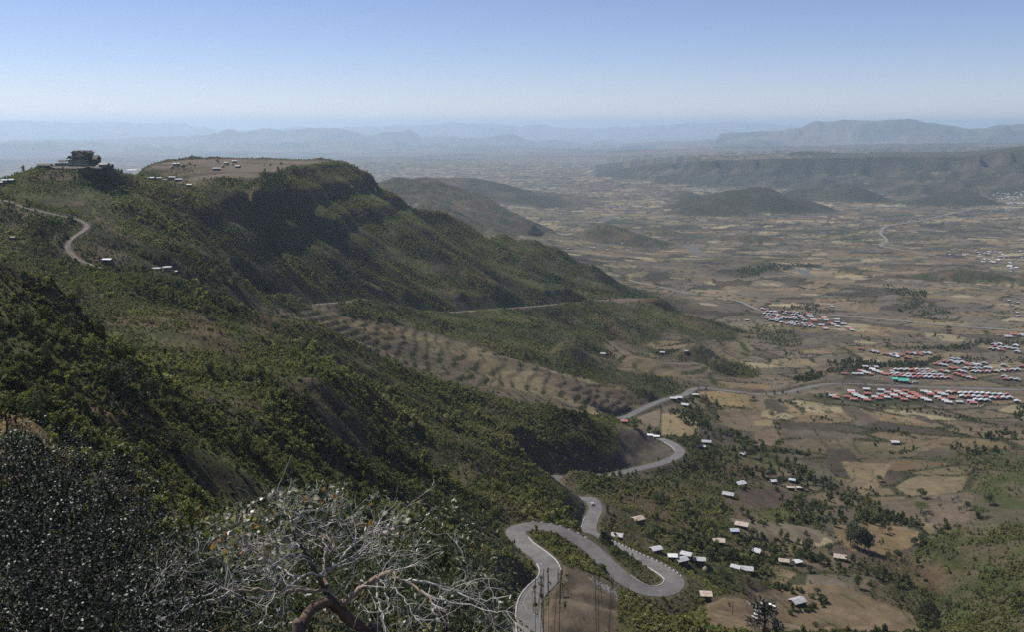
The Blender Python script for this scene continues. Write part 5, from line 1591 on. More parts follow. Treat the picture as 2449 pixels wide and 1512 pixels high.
ORD = ['first', 'second', 'third', 'fourth', 'fifth', 'sixth', 'seventh', 'eighth', 'ninth', 'tenth']
for sx, sy, h in [(448, 655, 18), (462, 648, 20), (478, 660, 20), (495, 655, 22), (508, 668, 24), (520, 650, 18), (535, 672, 22), (548, 655, 20), (560, 680, 24), (572, 664, 20), (585, 690, 24), (598, 672, 20), (612, 690, 22),
                  (625, 678, 20), (638, 695, 22), (652, 690, 18), (570, 640, 16), (600, 650, 16), (630, 655, 16), (520, 632, 16), (372, 632, 26), (390, 628, 30), (402, 622, 24), (360, 618, 22), (340, 612, 20)][::1]:
    _n = 1 + sum(1 for q in _seen if q == int(sy // 14)); _seen.append(int(sy // 14))
    tree('juniper', sx, sy, h, 'young dark conifer, %s from the left in the %s line on the tank ridge' % (ORD[_n - 1], {43: 'farthest', 44: 'second farthest', 45: 'topmost', 46: 'middle', 47: 'lower', 48: 'fifth', 49: 'lowest'}.get(int(sy // 14), 'upper')), CT, 1.4)
MT = 'trees on the flat mountain top'
tree('round', 768, 384, 9, 'small tree silhouetted on the skyline of the flat mountain top', MT, 1.3)
tree('sapling', 763, 384, 7, 'thinner tree beside the silhouetted one on the flat mountain top', MT)
tree('sapling', 727, 383, 5, 'tiny bare tree on the left skyline of the flat mountain top', MT)
tree('round', 520, 390, 10, 'dark round tree above the twin white roofs on the flat mountain top', MT, 1.2)
tree('round', 546, 398, 8, 'dark tree by the straw heap on the flat mountain top', MT, 1.2)
tree('acacia', 562, 392, 8, 'flat-crowned tree near the rightmost hut of the mountain top', MT, .8)
tree('round', 673, 397, 11, 'leaning tree on the bare field at the right of the mountain top', MT, .8)
tree('round', 647, 398, 8, 'bushy tree left of the leaning one on the mountain top', MT, 1.2)
tree('sapling', 632, 398, 6, 'small pale tree on the bare field of the mountain top', MT)
tree('round', 455, 398, 11, 'dark tree in the hamlet at the left of the mountain top', MT, 1.2)
tree('round', 440, 404, 12, 'broad dark tree beside the round hut on the mountain top', MT, 1.8)
tree('round', 425, 403, 10, 'dark tree in the left part of the mountain hamlet', MT, 1.6)
tree('round', 466, 400, 8, 'dark tree at the right of the hamlet thicket on the mountain', MT, 1.4)

# ------------------------------------------------------------------ houses
def roof_mat(name, col, col2, metallic=0.25, rough=0.42):
    m, nt, b = new_mat(name)
    b.inputs['Roughness'].default_value = rough
    b.inputs['Metallic'].default_value = metallic
    b.inputs['Specular IOR Level'].default_value = 0.4
    tc = nt.nodes.new('ShaderNodeTexCoord')
    wv = nt.nodes.new('ShaderNodeTexWave'); wv.wave_type = 'BANDS'; wv.bands_direction = 'X'; wv.inputs['Scale'].default_value = 1.6
    nz = nt.nodes.new('ShaderNodeTexNoise'); nz.inputs['Scale'].default_value = 0.8; nz.inputs['Detail'].default_value = 4
    oi = nt.nodes.new('ShaderNodeObjectInfo')
    va = nt.nodes.new('ShaderNodeVectorMath'); va.operation = 'ADD'
    nt.links.new(tc.outputs['Object'], va.inputs[0]); nt.links.new(oi.outputs['Location'], va.inputs[1])
    nt.links.new(va.outputs[0], nz.inputs['Vector']); nt.links.new(tc.outputs['Object'], wv.inputs['Vector'])
    mx = nt.nodes.new('ShaderNodeMix'); mx.data_type = 'RGBA'
    mx.inputs[6].default_value = (*col, 1); mx.inputs[7].default_value = (*col2, 1)
    mr = nt.nodes.new('ShaderNodeMapRange'); mr.inputs['From Min'].default_value = 0.42; mr.inputs['From Max'].default_value = 0.66
    nt.links.new(nz.outputs['Fac'], mr.inputs['Value']); nt.links.new(mr.outputs[0], mx.inputs[0])
    vs = nt.nodes.new('ShaderNodeVectorMath'); vs.operation = 'SCALE'
    m2 = nt.nodes.new('ShaderNodeMapRange'); m2.inputs['To Min'].default_value = 0.82; m2.inputs['To Max'].default_value = 1.12
    nt.links.new(oi.outputs['Random'], m2.inputs['Value'])
    nt.links.new(mx.outputs[2], vs.inputs[0]); nt.links.new(m2.outputs[0], vs.inputs['Scale'])
    nt.links.new(vs.outputs[0], b.inputs['Base Color'])
    bp = nt.nodes.new('ShaderNodeBump'); bp.inputs['Strength'].default_value = 0.4; bp.inputs['Distance'].default_value = 0.05
    nt.links.new(wv.outputs['Fac'], bp.inputs['Height']); nt.links.new(bp.outputs[0], b.inputs['Normal'])
    return m
ROOFS = {'g': roof_mat('galvanised_roof', (0.40, 0.405, 0.41), (0.28, 0.27, 0.26), 0.0, 0.6), 'r': roof_mat('red_roof', (0.30, 0.08, 0.06), (0.33, 0.17, 0.135), 0.0, 0.6),
         't': roof_mat('rusty_roof', (0.42, 0.375, 0.31), (0.34, 0.22, 0.15), 0.0, 0.7), 'w': roof_mat('white_roof', (0.56, 0.56, 0.55), (0.46, 0.46, 0.45), 0.0, 0.5),
         'b': roof_mat('blue_grey_roof', (0.36, 0.42, 0.50), (0.40, 0.43, 0.47), 0.0, 0.6), 'e': roof_mat('emerald_roof', (0.03, 0.26, 0.20), (0.22, 0.45, 0.38), 0.0, 0.45)}
M_WALL = mat_simple('mud_wall', (0.11, 0.08, 0.06), 0.95, 0.3, 0.8)
M_WALL2 = mat_simple('stone_wall', (0.15, 0.125, 0.10), 0.95, 0.3, 1.2)
M_DOOR = mat_simple('dark_door', (0.05, 0.04, 0.035), 0.8)
M_THATCH = mat_simple('thatch', (0.30, 0.25, 0.17), 0.95, 0.3, 1.5)

def house_meshes(w, d, h, rise, ov=0.45):
    """walls with gable ends, a thick two-sided roof, door and window boards; ridge along x"""
    hw, hd = w / 2, d / 2
    V = [(-hw, -hd, -1.6), (hw, -hd, -1.6), (hw, hd, -1.6), (-hw, hd, -1.6), (-hw, -hd, h), (hw, -hd, h), (hw, hd, h), (-hw, hd, h), (-hw, 0, h + rise), (hw, 0, h + rise)]
    Fc = [(0, 1, 5, 4), (2, 3, 7, 6), (1, 2, 6, 9, 5), (3, 0, 4, 8, 7)]
    wall = bpy.data.meshes.new('walls'); wall.from_pydata(V, [], Fc)
    k = rise / hd
    ez = h - ov * k + 0.06; t = 0.09; xw = hw + ov; yd = hd + ov; rz = h + rise + 0.06
    V = [(-xw, -yd, ez), (xw, -yd, ez), (xw, 0, rz), (-xw, 0, rz), (xw, yd, ez), (-xw, yd, ez)]
    V += [(x, y, z + t) for x, y, z in V]
    Fc = [(6, 7, 8, 9), (9, 8, 10, 11), (3, 2, 1, 0), (5, 4, 2, 3), (0, 1, 7, 6), (4, 5, 11, 10), (1, 2, 8, 7), (2, 4, 10, 8), (0, 6, 9, 3), (3, 9, 11, 5)]
    roof = bpy.data.meshes.new('roof'); roof.from_pydata(V, [], Fc)
    def slab(x0, x1, z0, z1, y):
        V = [(x0, y, z0), (x1, y, z0), (x1, y, z1), (x0, y, z1), (x0, y - 0.06, z0), (x1, y - 0.06, z0), (x1, y - 0.06, z1), (x0, y - 0.06, z1)]
        return V, [(4, 5, 6, 7), (0, 4, 7, 3), (5, 1, 2, 6), (7, 6, 2, 3)]
    door = bpy.data.meshes.new('door'); door.from_pydata(*[slab(-0.5, 0.5, 0, 2.0, -hd)[0], [], slab(-0.5, 0.5, 0, 2.0, -hd)[1]])
    door.materials.append(M_DOOR)
    return wall, roof, door
HM_CACHE = {}
HOUSE_POS = []
def house(conv, zx, zy, col, wpx, conv_k, rot, label, group, d_ratio=0.75, hgt=2.5, rise=None, wall=None, name='house', door=True, minw=4.5):
    """zx, zy: centre of the roof in the close-up; wpx: width of the roof in the close-up"""
    sx, sy = conv(zx, zy)
    p = hit(sx, sy + 3)
    dist = p.length
    w = max(minw, wpx * conv_k / F * cam_depth(p) * 0.9)
    w = round(w * 2) / 2
    d = round(w * d_ratio * 2) / 2
    rs = rise if rise is not None else round(d * 0.2, 2)
    # stand the house so that its roof, not its foot, is at the measured point
    q = hit(sx, sy + (hgt + rs * 0.5) * F * 0.93 / dist * 0.8)
    gz = ground_z(q.x, q.y)
    key = (w, d, hgt, rs)
    if key not in HM_CACHE:
        HM_CACHE[key] = house_meshes(w, d, hgt, rs)
    wm, rm, dm = HM_CACHE[key]
    root = empty(name, (q.x, q.y, gz), math.radians(rot))
    tag(root, label, 'house', group)
    o = obj('walls', wm, None, root)
    if not wm.materials: wm.materials.append(M_WALL)
    if wall: o.material_slots[0].link = 'OBJECT'; o.material_slots[0].material = wall
    o = obj('roof', rm, None, root)
    if not rm.materials: rm.materials.append(ROOFS['g'])
    o.material_slots[0].link = 'OBJECT'; o.material_slots[0].material = ROOFS[col]
    if door and wpx * conv_k > 14: obj('door', dm, None, root)
    HOUSE_POS.append((q.x, q.y))
    return root

Z2K = 1 / 4.373 / 1.16422
def zz7(zx, zy): return (2290 + zx / 4.373) / 1.16422, (940 + zy / 4.373) / 1.16422
def zzA(zx, zy): return (2090 + zx / 7.653) / 1.16422, (840 + zy / 7.653) / 1.16422
def row_label(items, colw, place):
    """label every house by its place in the group, counted in rows from the front"""
    pass
SOUTH = [(115,710,'g'),(155,730,'r'),(340,650,'g'),(350,672,'r'),(385,690,'g'),(410,707,'g'),(295,720,'r'),(460,722,'g'),(500,738,'g'),(370,752,'r'),(535,762,'r'),(525,628,'g'),(540,682,'r'),(705,640,'g'),(690,695,'g'),(630,725,'g'),(675,742,'r'),(735,710,'r'),(785,670,'g'),(825,685,'r'),(865,642,'r'),(780,730,'g'),(860,703,'g'),(905,660,'g'),(945,678,'r'),(900,727,'r'),(980,692,'g'),(1000,648,'r'),(985,755,'r'),(1020,710,'r'),(1055,727,'g'),(1080,672,'r'),(1115,690,'r'),(1100,742,'r'),(1150,712,'r'),(1190,728,'r'),(1230,745,'g'),(1225,655,'g'),(1275,668,'g'),(1310,692,'r'),(1275,765,'g'),(1395,665,'r'),(1390,727,'g'),(1435,683,'g'),(1480,698,'g'),(1440,748,'r'),(1480,768,'g'),(1520,787,'g'),(1560,735,'r'),(1655,785,'g'),(1830,795,'r'),(1795,775,'g')]
SOUTHG = [(1535,668,'g'),(1605,668,'r'),(1680,680,'g'),(1745,680,'g'),(1810,678,'g'),(1890,682,'g'),(1950,685,'g'),(2025,690,'g'),(2100,695,'g'),(2170,698,'g'),(2240,698,'r'),(1700,718,'g'),(1775,722,'r'),(1840,722,'g'),(1910,725,'g'),(1990,725,'r'),(2065,738,'g'),(2130,738,'r'),(2200,737,'g'),(2275,735,'g'),(1860,762,'g'),(1930,765,'g'),(2000,767,'g'),(2365,780,'g')]
NORTH = [(890,393,'g'),(955,393,'g'),(1025,395,'g'),(1090,400,'r'),(1150,393,'g'),(1215,395,'g'),(1280,395,'g'),(845,418,'g'),(850,445,'g'),(915,443,'g'),(1165,422,'r'),(1230,425,'g'),(1295,425,'r'),(1355,425,'g'),(985,450,'r'),(1045,453,'g'),(1110,448,'r'),(1180,452,'g'),(1240,453,'g'),(1300,452,'g'),(1365,457,'g'),(1435,457,'g'),(870,472,'r'),(935,472,'r'),(1000,475,'g'),(1065,482,'g'),(1130,485,'r'),(1195,482,'r'),(1260,485,'g'),(1325,487,'g'),(1395,492,'r'),(1460,490,'g'),(1530,492,'r')]
NORTHL = [(510,355,'g'),(575,360,'g'),(640,360,'g'),(600,385,'w'),(455,405,'r'),(485,412,'g'),(515,427,'g'),(550,435,'g'),(635,405,'g'),(660,413,'g'),(695,425,'g'),(735,440,'r'),(765,448,'r'),(385,443,'g'),(455,443,'g'),(590,450,'r'),(258,440,'r')]
NORTHR = [(1575,260,'g'),(1640,265,'g'),(1485,297,'r'),(1560,290,'g'),(1630,297,'g'),(1625,315,'g'),(1695,303,'g'),(1385,327,'r'),(1440,333,'g'),(1490,342,'g'),(1760,325,'r'),(1770,338,'r'),(1830,325,'g'),(1845,342,'g'),(1895,335,'g'),(1965,315,'g'),(2200,340,'g'),(1550,375,'r'),(1625,380,'r'),(1740,378,'g'),(1790,375,'r'),(1850,380,'g'),(1900,378,'g'),(1990,372,'g'),(2030,375,'g'),(1450,412,'r'),(1510,420,'g'),(1665,410,'g'),(1715,420,'g'),(1835,418,'g'),(1895,418,'g'),(1950,420,'r'),(2005,418,'g'),(2065,412,'r'),(2115,415,'g'),(2195,405,'g'),(2240,400,'r'),(2310,395,'g'),(2370,393,'g'),(1620,447,'r'),(1670,460,'r'),(1725,478,'r'),(1780,490,'g'),(1840,503,'r'),(2210,477,'g'),(2230,508,'r'),(2295,505,'g'),(2365,515,'g'),(2425,355,'r')]
UPPER = [(470,140,'r'),(600,168,'g'),(645,177,'g'),(765,205,'r'),(815,212,'g'),(880,202,'g'),(930,217,'r'),(890,232,'w'),(1025,247,'r'),(1040,193,'r'),(1105,197,'g'),(1155,185,'r'),(1180,207,'r'),(1225,192,'g'),(1285,195,'g')]
FARR = [(2080,85,'g'),(2150,82,'w'),(2105,112,'r'),(2160,122,'g'),(2225,125,'g'),(2280,135,'g'),(2345,100,'w'),(2350,143,'g'),(2050,137,'g'),(2115,142,'g'),(2180,155,'r'),(2365,175,'g')]
CLA = [(245,150,'g'),(335,163,'r'),(355,203,'g'),(440,212,'g'),(525,215,'g'),(535,247,'r'),(295,253,'g'),(380,262,'g'),(485,268,'g'),(565,277,'g'),(340,308,'g'),(425,315,'g'),(510,327,'r'),(595,332,'r'),(575,303,'g'),(350,350,'r'),(365,362,'g'),(440,355,'r'),(540,362,'g'),(630,372,'g'),(420,395,'g'),(475,395,'g'),(550,390,'g'),(560,420,'g'),(655,445,'g'),(675,192,'r'),(765,213,'g'),(850,223,'r'),(925,225,'g'),(1015,232,'g'),(715,250,'g'),(890,280,'g'),(960,267,'g'),(1060,300,'g'),(845,335,'r'),(930,340,'g'),(995,325,'g'),(1080,332,'r'),(1110,362,'g'),(690,347,'g'),(775,357,'g'),(870,362,'g'),(960,372,'g'),(1140,400,'g')]
CLB = [(730,460,'r'),(755,475,'g'),(795,450,'g'),(860,440,'g'),(830,468,'g'),(900,460,'g'),(870,490,'g'),(925,480,'g'),(975,445,'g'),(945,505,'g'),(1055,450,'r'),(1095,468,'g'),(1020,490,'g'),(1050,515,'r'),(1120,490,'g'),(1180,475,'g'),(1150,520,'g'),(1260,465,'r'),(1280,487,'r'),(1215,505,'r'),(1250,530,'g'),(1300,510,'g'),(1345,540,'g')]
CLC = [(1215,245,'r'),(1245,285,'g'),(1275,325,'g'),(1320,380,'g'),(1345,410,'r'),(1515,302,'r'),(1550,340,'g'),(1575,365,'r'),(1600,395,'g'),(1830,380,'g'),(1835,435,'g'),(1690,460,'r'),(1760,490,'g'),(1840,530,'g'),(1970,475,'g'),(1500,500,'g'),(1570,555,'r'),(1590,577,'g'),(2070,552,'g'),(2100,575,'r'),(2155,607,'g')]
ORD = ['first', 'second', 'third', 'fourth', 'fifth', 'sixth', 'seventh', 'eighth', 'ninth', 'tenth', 'eleventh', 'twelfth', 'thirteenth', 'fourteenth', 'fifteenth', 'sixteenth', 'seventeenth', 'eighteenth', 'nineteenth', 'twentieth']
CW = {'g': 'grey', 'r': 'red', 'w': 'white'}
def block(items, conv, k, wpx, rot, place, group, rowh, d_ratio=0.75, hgt=2.6, jit=4):
    """rows are counted from the front (nearest the camera); within a row from the left"""
    it = sorted(items, key=lambda a: -a[1])
    rows = []; cur = []
    for a in it:
        if cur and cur[0][1] - a[1] > rowh:
            rows.append(cur); cur = []
        cur.append(a)
    rows.append(cur)
    rr_ = random.Random(len(items))
    for ri_, row in enumerate(rows):
        row.sort()
        cnt = {}
        tot_ = {c: sum(1 for a in row if a[2] == c) for c in 'grw'}
        rw = 'nearest' if ri_ == 0 else ('farthest' if ri_ == len(rows) - 1 else ORD[ri_])
        for (x, y, c) in row:
            cnt[c] = cnt.get(c, 0) + 1
            if tot_[c] == 1:
                lb = 'only %s roof in the %s row, %s' % (CW[c], rw, place)
            else:
                lb = '%s %s roof from the left, %s row, %s' % (ORD[cnt[c] - 1], CW[c], rw, place)
            house(conv, x, y, c, wpx * rr_.uniform(0.92, 1.05), k, rot + rr_.uniform(-jit, jit), lb, group, d_ratio, hgt, wall=M_WALL if rr_.random() < .6 else M_WALL2)
GV_ = 'small metal-roofed houses of the roadside village'
block(SOUTH, zz7, Z2K, 84, -14, 'village below the road', GV_, 13)
block(SOUTHG, zz7, Z2K, 72, 62, 'right end of the village below the road', GV_, 13, 1.0)
block(NORTH, zz7, Z2K, 62, 62, 'dense village block above the road', GV_, 13, 1.0)
block(NORTHL, zz7, Z2K, 66, -18, 'village left of the green building', GV_, 13)
block(NORTHR, zz7, Z2K, 68, 50, 'scattered village right, above the road', GV_, 13, .9)
block(UPPER, zz7, Z2K, 66, 45, 'small cluster beyond the bushes', GV_, 16, .9)
block(FARR, zz7, Z2K, 70, 45, 'cluster at the right edge', GV_, 13, .9)
GA_ = 'small metal-roofed houses of the farther village'
block(CLA, zzA, 1 / 7.653 / 1.16422, 84, 72, 'far village', GA_, 17, 1.0)
block(CLB, zzA, 1 / 7.653 / 1.16422, 66, 72, 'lower part of far village', GA_, 13, .9)
block(CLC, zzA, 1 / 7.653 / 1.16422, 112, -16, 'right part of far village', GA_, 17)

NG = 'farmhouses scattered in the valley'
def h3(x, y, c, w, rot, lb, **kw): return house(z3, x, y, c, w, .35204, rot, lb, NG, **kw)
def h7(x, y, c, w, rot, lb, **kw): return house(z7, x, y, c, w, .27269, rot, lb, NG, **kw)
def h4(x, y, c, w, rot, lb, **kw): return house(r4, x, y, c, w, .29538, rot, lb, NG, **kw)
def h8(x, y, c, w, rot, lb, **kw): return house(z8, x, y, c, w, .28404, rot, lb, NG, **kw)
h3(1380, 220, 'g', 62, -10, 'pale tin-roofed house right of the upper hairpin, above a smaller one')
h3(1358, 253, 'g', 34, -30, 'small tin-roofed hut tucked under the house right of the upper hairpin')
h3(1628, 305, 'w', 34, 40, 'pointed white-roofed hut among dark trees near the right thicket')
h3(1610, 505, 'g', 76, 30, 'tin-roofed house above another, right of the footpath slope')
h3(1530, 577, 'g', 78, -25, 'long tin-roofed house with a dark shadow below the footpath slope')
h3(915, 745, 't', 82, 28, 'house with rusty peach roof on bare brown ground right of the road')
h3(775, 858, 'g', 74, -14, 'pale-roofed house closest to the third leg of the road')
h3(1622, 782, 't', 92, -25, 'tan-and-rust-roofed house at the right edge of the hamlet')
h3(1570, 825, 'b', 56, 0, 'small blue-grey-roofed hut just below the tan-and-rust roof')
h3(1460, 895, 't', 92, -12, 'large flat tan roof with rust streaks in the middle of the hamlet', rise=.5)
h3(1038, 950, 'g', 74, 22, 'grey gabled house beside the outer road edge, left of the hamlet')
h3(1150, 998, 'w', 40, -5, 'low white-roofed shed left of the pair of pale roofs')
h3(1245, 985, 'g', 78, -28, 'pale square roof, upper one of the pair near the road')
h3(1210, 1022, 'g', 86, 22, 'pale gabled house, lower one of the pair near the road')
h3(1335, 1022, 'g', 72, -8, 'grey-roofed house right of the pale pair near the road')
h3(1710, 957, 'g', 72, -35, 'tilted grey roof at the right side of the hamlet')
h3(1580, 1073, 'g', 66, -30, 'grey lean-to roof attached left of the largest pale roof')
h3(1652, 1087, 'g', 92, -12, 'largest pale roof at the lower right of the hamlet', rise=.6)
h3(1375, 1258, 't', 60, -5, 'small square hut with pale rust-streaked roof near the bottom of the road', d_ratio=.9)
h3(823, 80, 'r', 46, -8, 'small hut with faded red roof above the bare cutting', d_ratio=.8)
h3(1000, 176, 'w', 40, -12, 'low white roof, left one beside the upper hairpin', hgt=2)
h3(1042, 184, 'w', 34, -12, 'low white roof, right one beside the upper hairpin', hgt=2)
h7(880, 710, 'g', 46, -25, 'small pale-roofed hut at the foot of the shrubby knoll')
h7(1395, 698, 'g', 44, 0, 'small pale-roofed hut below the green conical hill')
h7(1605, 688, 'g', 26, 0, 'tiny hut at the left end of the curved terraces')
h7(1495, 1102, 'g', 58, -10, 'pale flat roof touching the road, left one of two', rise=.4)
h7(1542, 1096, 'g', 60, -10, 'pale flat roof touching the road, right one of two', rise=.4)
h7(1600, 1157, 'g', 72, -22, 'pale-roofed house among dark trees just below the road')
h7(1685, 1070, 'g', 54, -3, 'dark-walled hut on the road edge at the bend', rise=.3)
h7(2140, 415, 'g', 30, 0, 'lone tiny hut on the plain before the farther village')
h4(5, 858, 'g', 90, -30, 'grey-roofed house at the left of the row below the thicket')
h4(236, 938, 't', 84, -16, 'long tan-roofed house on brown ground below the thicket')
h4(345, 945, 'w', 60, 20, 'small white-roofed hut under an overhanging tree')
h4(690, 905, 't', 98, -20, 'curved pale roof under trees below the eucalyptus clump')
h4(345, 1262, 'g', 125, 24, 'grey gabled house inside a square of dark hedges at the bottom')
h4(303, 283, 'b', 50, -20, 'small blue-white roof above the rusty striped one')
h4(152, 293, 'w', 28, 10, 'tiny white roof at the left of the dark thicket')
h4(290, 347, 't', 66, -3, 'low hut with rust-and-white striped roof in the thicket', rise=.3, d_ratio=.4)
h4(366, 347, 'w', 58, -3, 'low white roof right of the rusty striped one', rise=.3, d_ratio=.4)
h8(1180, 1368, 'g', 68, -3, 'lone flat pale-roofed hut in the terraced fields', d_ratio=.7, rise=.5)
h8(2130, 475, 'g', 66, -5, 'grey-roofed house at the right edge, left of a red roof')
h8(2175, 456, 'r', 66, -5, 'red-roofed house at the right edge beyond the stream')
h8(2245, 465, 'g', 66, 40, 'grey-roofed house cut by the right edge beyond the stream')
h8(2135, 170, 'g', 32, 20, 'topmost small house of the scattered five at the right edge')
h8(2212, 188, 'g', 32, 20, 'small house right of the topmost of the scattered five')
h8(2165, 210, 'g', 34, 20, 'small house below the topmost of the scattered five')
h8(2205, 272, 'g', 38, 20, 'fourth of the scattered small houses at the right edge')
h8(2222, 305, 'g', 40, -5, 'lowest of the scattered small houses at the right edge')
house(zzA, 370, 20, 'r', 84, 1 / 7.653 / 1.16422, 30, 'lone red-roofed house beyond the farther village', NG)
house(zzA, 1725, 100, 'g', 84, 1 / 7.653 / 1.16422, -5, 'lone pale-roofed house behind the gravel road', NG)

MG = 'houses on and below the flat mountain top'
def zz6(zx, zy): return (400 + zx / 8.163) / 1.16422, (420 + zy / 8.163) / 1.16422
def h6(x, y, c, w, rot, lb, **kw): return house(zz6, x, y, c, w, 1 / 8.163 / 1.16422, rot, lb, MG, **kw)
h6(175, 628, 'w', 165, -12, 'long white roof, leftmost of the row below the flat mountain top', rise=.5)
h6(335, 622, 'w', 140, 14, 'white roof joined to the leftmost one below the mountain top', rise=.5)
h6(665, 603, 'w', 165, -10, 'upper white roof of the right-hand pair below the mountain top', rise=.5)
h6(797, 652, 'w', 160, 14, 'lower white roof of the right-hand pair below the mountain top', rise=.5)
h6(485, 665, 't', 110, -14, 'narrow pale shed roof between the white-roofed pairs', rise=.3, d_ratio=.4)
h6(1050, 778, 'w', 95, -10, 'small white roof alone on the slope edge of the mountain', rise=.4)
h6(708, 297, 'w', 80, -8, 'white-roofed hut at the back left of the mountain hamlet', rise=.5)
h6(780, 293, 'w', 50, -8, 'smaller white roof right beside the back left hut', rise=.5)
h6(1625, 402, 'w', 75, -6, 'white roof, left one of the touching pair on the mountain top', rise=.5)
h6(1692, 402, 'w', 60, 40, 'white roof, right one of the touching pair on the mountain top', rise=.5)
h6(1875, 272, 'w', 70, -6, 'small white-roofed hut behind the straw heap on the mountain top', rise=.5)
h6(2065, 232, 'w', 110, 14, 'pale-roofed house at the back right of the mountain top', rise=.6)
h6(2140, 347, 'w', 110, -16, 'pale-roofed house at the front right of the mountain top', rise=.5)
def zz5(zx, zy): return (60 + zx / 7.203) / 1.16422, (400 + zy / 7.203) / 1.16422
house(zz5, 2220, 522, 't', 200, 1 / 7.203 / 1.16422, 12, 'house with faded orange roof on the saddle right of the lodge', MG, hgt=3.0)
house(z1, 948, 1085, 'w', 80, .27269, -4, 'white-roofed hut beside the track below the lodge', MG, rise=.4, d_ratio=.8)
house(z1, 45, 388, 'w', 34, .27269, 0, 'small white-roofed house on the skyline left of the lodge hill', MG, rise=.5)
house(z1, 101, 386, 'w', 30, .27269, 0, 'white-roofed house next to the bushes left of the lodge hill', MG, rise=.5)
house(z1, 4, 408, 'w', 24, .27269, 0, 'tiny white roof at the left picture border', MG, rise=.5)
house(z1, 116, 888 , 't', 48, .27269, -4, 'tiny pale roof poking out of the shaded near slope', MG, rise=.3) if False else None

# far village dots: too many and too small to tell apart
def far_village():
    rr_ = random.Random(3)
    pts = []
    def add(poly, n, w):
        xs = [p[0] for p in poly]; ys = [p[1] for p in poly]
        c = 0
        while c < n:
            x, y = rr_.uniform(min(xs), max(xs)), rr_.uniform(min(ys), max(ys))
            if in_poly(np.array([x]), np.array([y]), poly)[0]:
                pts.append((x, y, w * rr_.uniform(.7, 1.3))); c += 1
    add([z4(*p) for p in [(1870, 730), (2268, 700), (2600, 690), (2600, 790), (2268, 790), (1950, 760)]], 90, 4.2)
    add([z4(*p) for p in [(2030, 800), (2268, 795), (2500, 800), (2500, 815), (2100, 815)]], 24, 4.5)
    add([z4(*p) for p in [(1820, 850), (1900, 830), (2268, 820), (2268, 870), (1850, 880)]], 14, 4)
    add([z4(*p) for p in [(1620, 1240), (1900, 1200), (2268, 1210), (2500, 1230), (2500, 1290), (2268, 1285), (1850, 1260)]], 42, 6)
    add([z4(*p) for p in [(1880, 1275), (2060, 1275), (2060, 1310), (1880, 1300)]], 7, 8)
    add([z4(*p) for p in [(2120, 1290), (2268, 1290), (2500, 1300), (2500, 1400), (2130, 1380)]], 26, 8)
    for p in [(1250, 962), (1295, 958), (1385, 940), (1398, 945), (1410, 938), (1387, 962), (1615, 900), (1675, 885), (1150, 1185), (1255, 1207), (1292, 1210), (1540, 1270), (1630, 1215), (1693, 1190), (1290, 420), (1430, 415), (1660, 388), (937, 380)]:
        pts.append((*z4(*p), 3.6))
    for p in [(512, 1180), (567, 1240), (770, 1232), (800, 1232), (680, 1165), (1045, 1192), (915, 1250), (1090, 1252)]:
        pts.append((*z3b(*p), 4.5))
    VW, FW, VR, FR = [], [], [], []
    for (sx, sy, wp) in pts:
        p = hit(sx, sy)
        w = wp / F * cam_depth(p) / 2; d = w * 0.6; h = max(2.2, w * .45)
        a = rr_.uniform(-.5, .5); ca, sa = math.cos(a), math.sin(a)
        def T(x, y, z): return (p.x + x * ca - y * sa, p.y + x * sa + y * ca, p.z + z)
        b = len(VW)
        VW += [T(-w, -d, -1), T(w, -d, -1), T(w, d, -1), T(-w, d, -1), T(-w, -d, h), T(w, -d, h), T(w, d, h), T(-w, d, h)]
        FW += [[b, b + 1, b + 5, b + 4], [b + 1, b + 2, b + 6, b + 5], [b + 2, b + 3, b + 7, b + 6], [b + 3, b, b + 4, b + 7]]
        b = len(VR); e = w * 1.08; g = d * 1.15; rs = d * .45
        VR += [T(-e, -g, h - .2), T(e, -g, h - .2), T(e, 0, h + rs), T(-e, 0, h + rs), T(e, g, h - .2), T(-e, g, h - .2)]
        FR += [[b, b + 1, b + 2, b + 3], [b + 3, b + 2, b + 4, b + 5]]
    root = empty('distant_houses', (0, 0, 0))
    tag(root, 'many tiny white-roofed houses scattered far out on the plain', 'houses', None, 'stuff')
    obj('walls', mesh_np('walls', VW, FW, False), M_WALL2, root)['kind'] = 'stuff'
    obj('roofs', mesh_np('roofs', VR, FR, False), ROOFS['w'], root)['kind'] = 'stuff'
far_village()

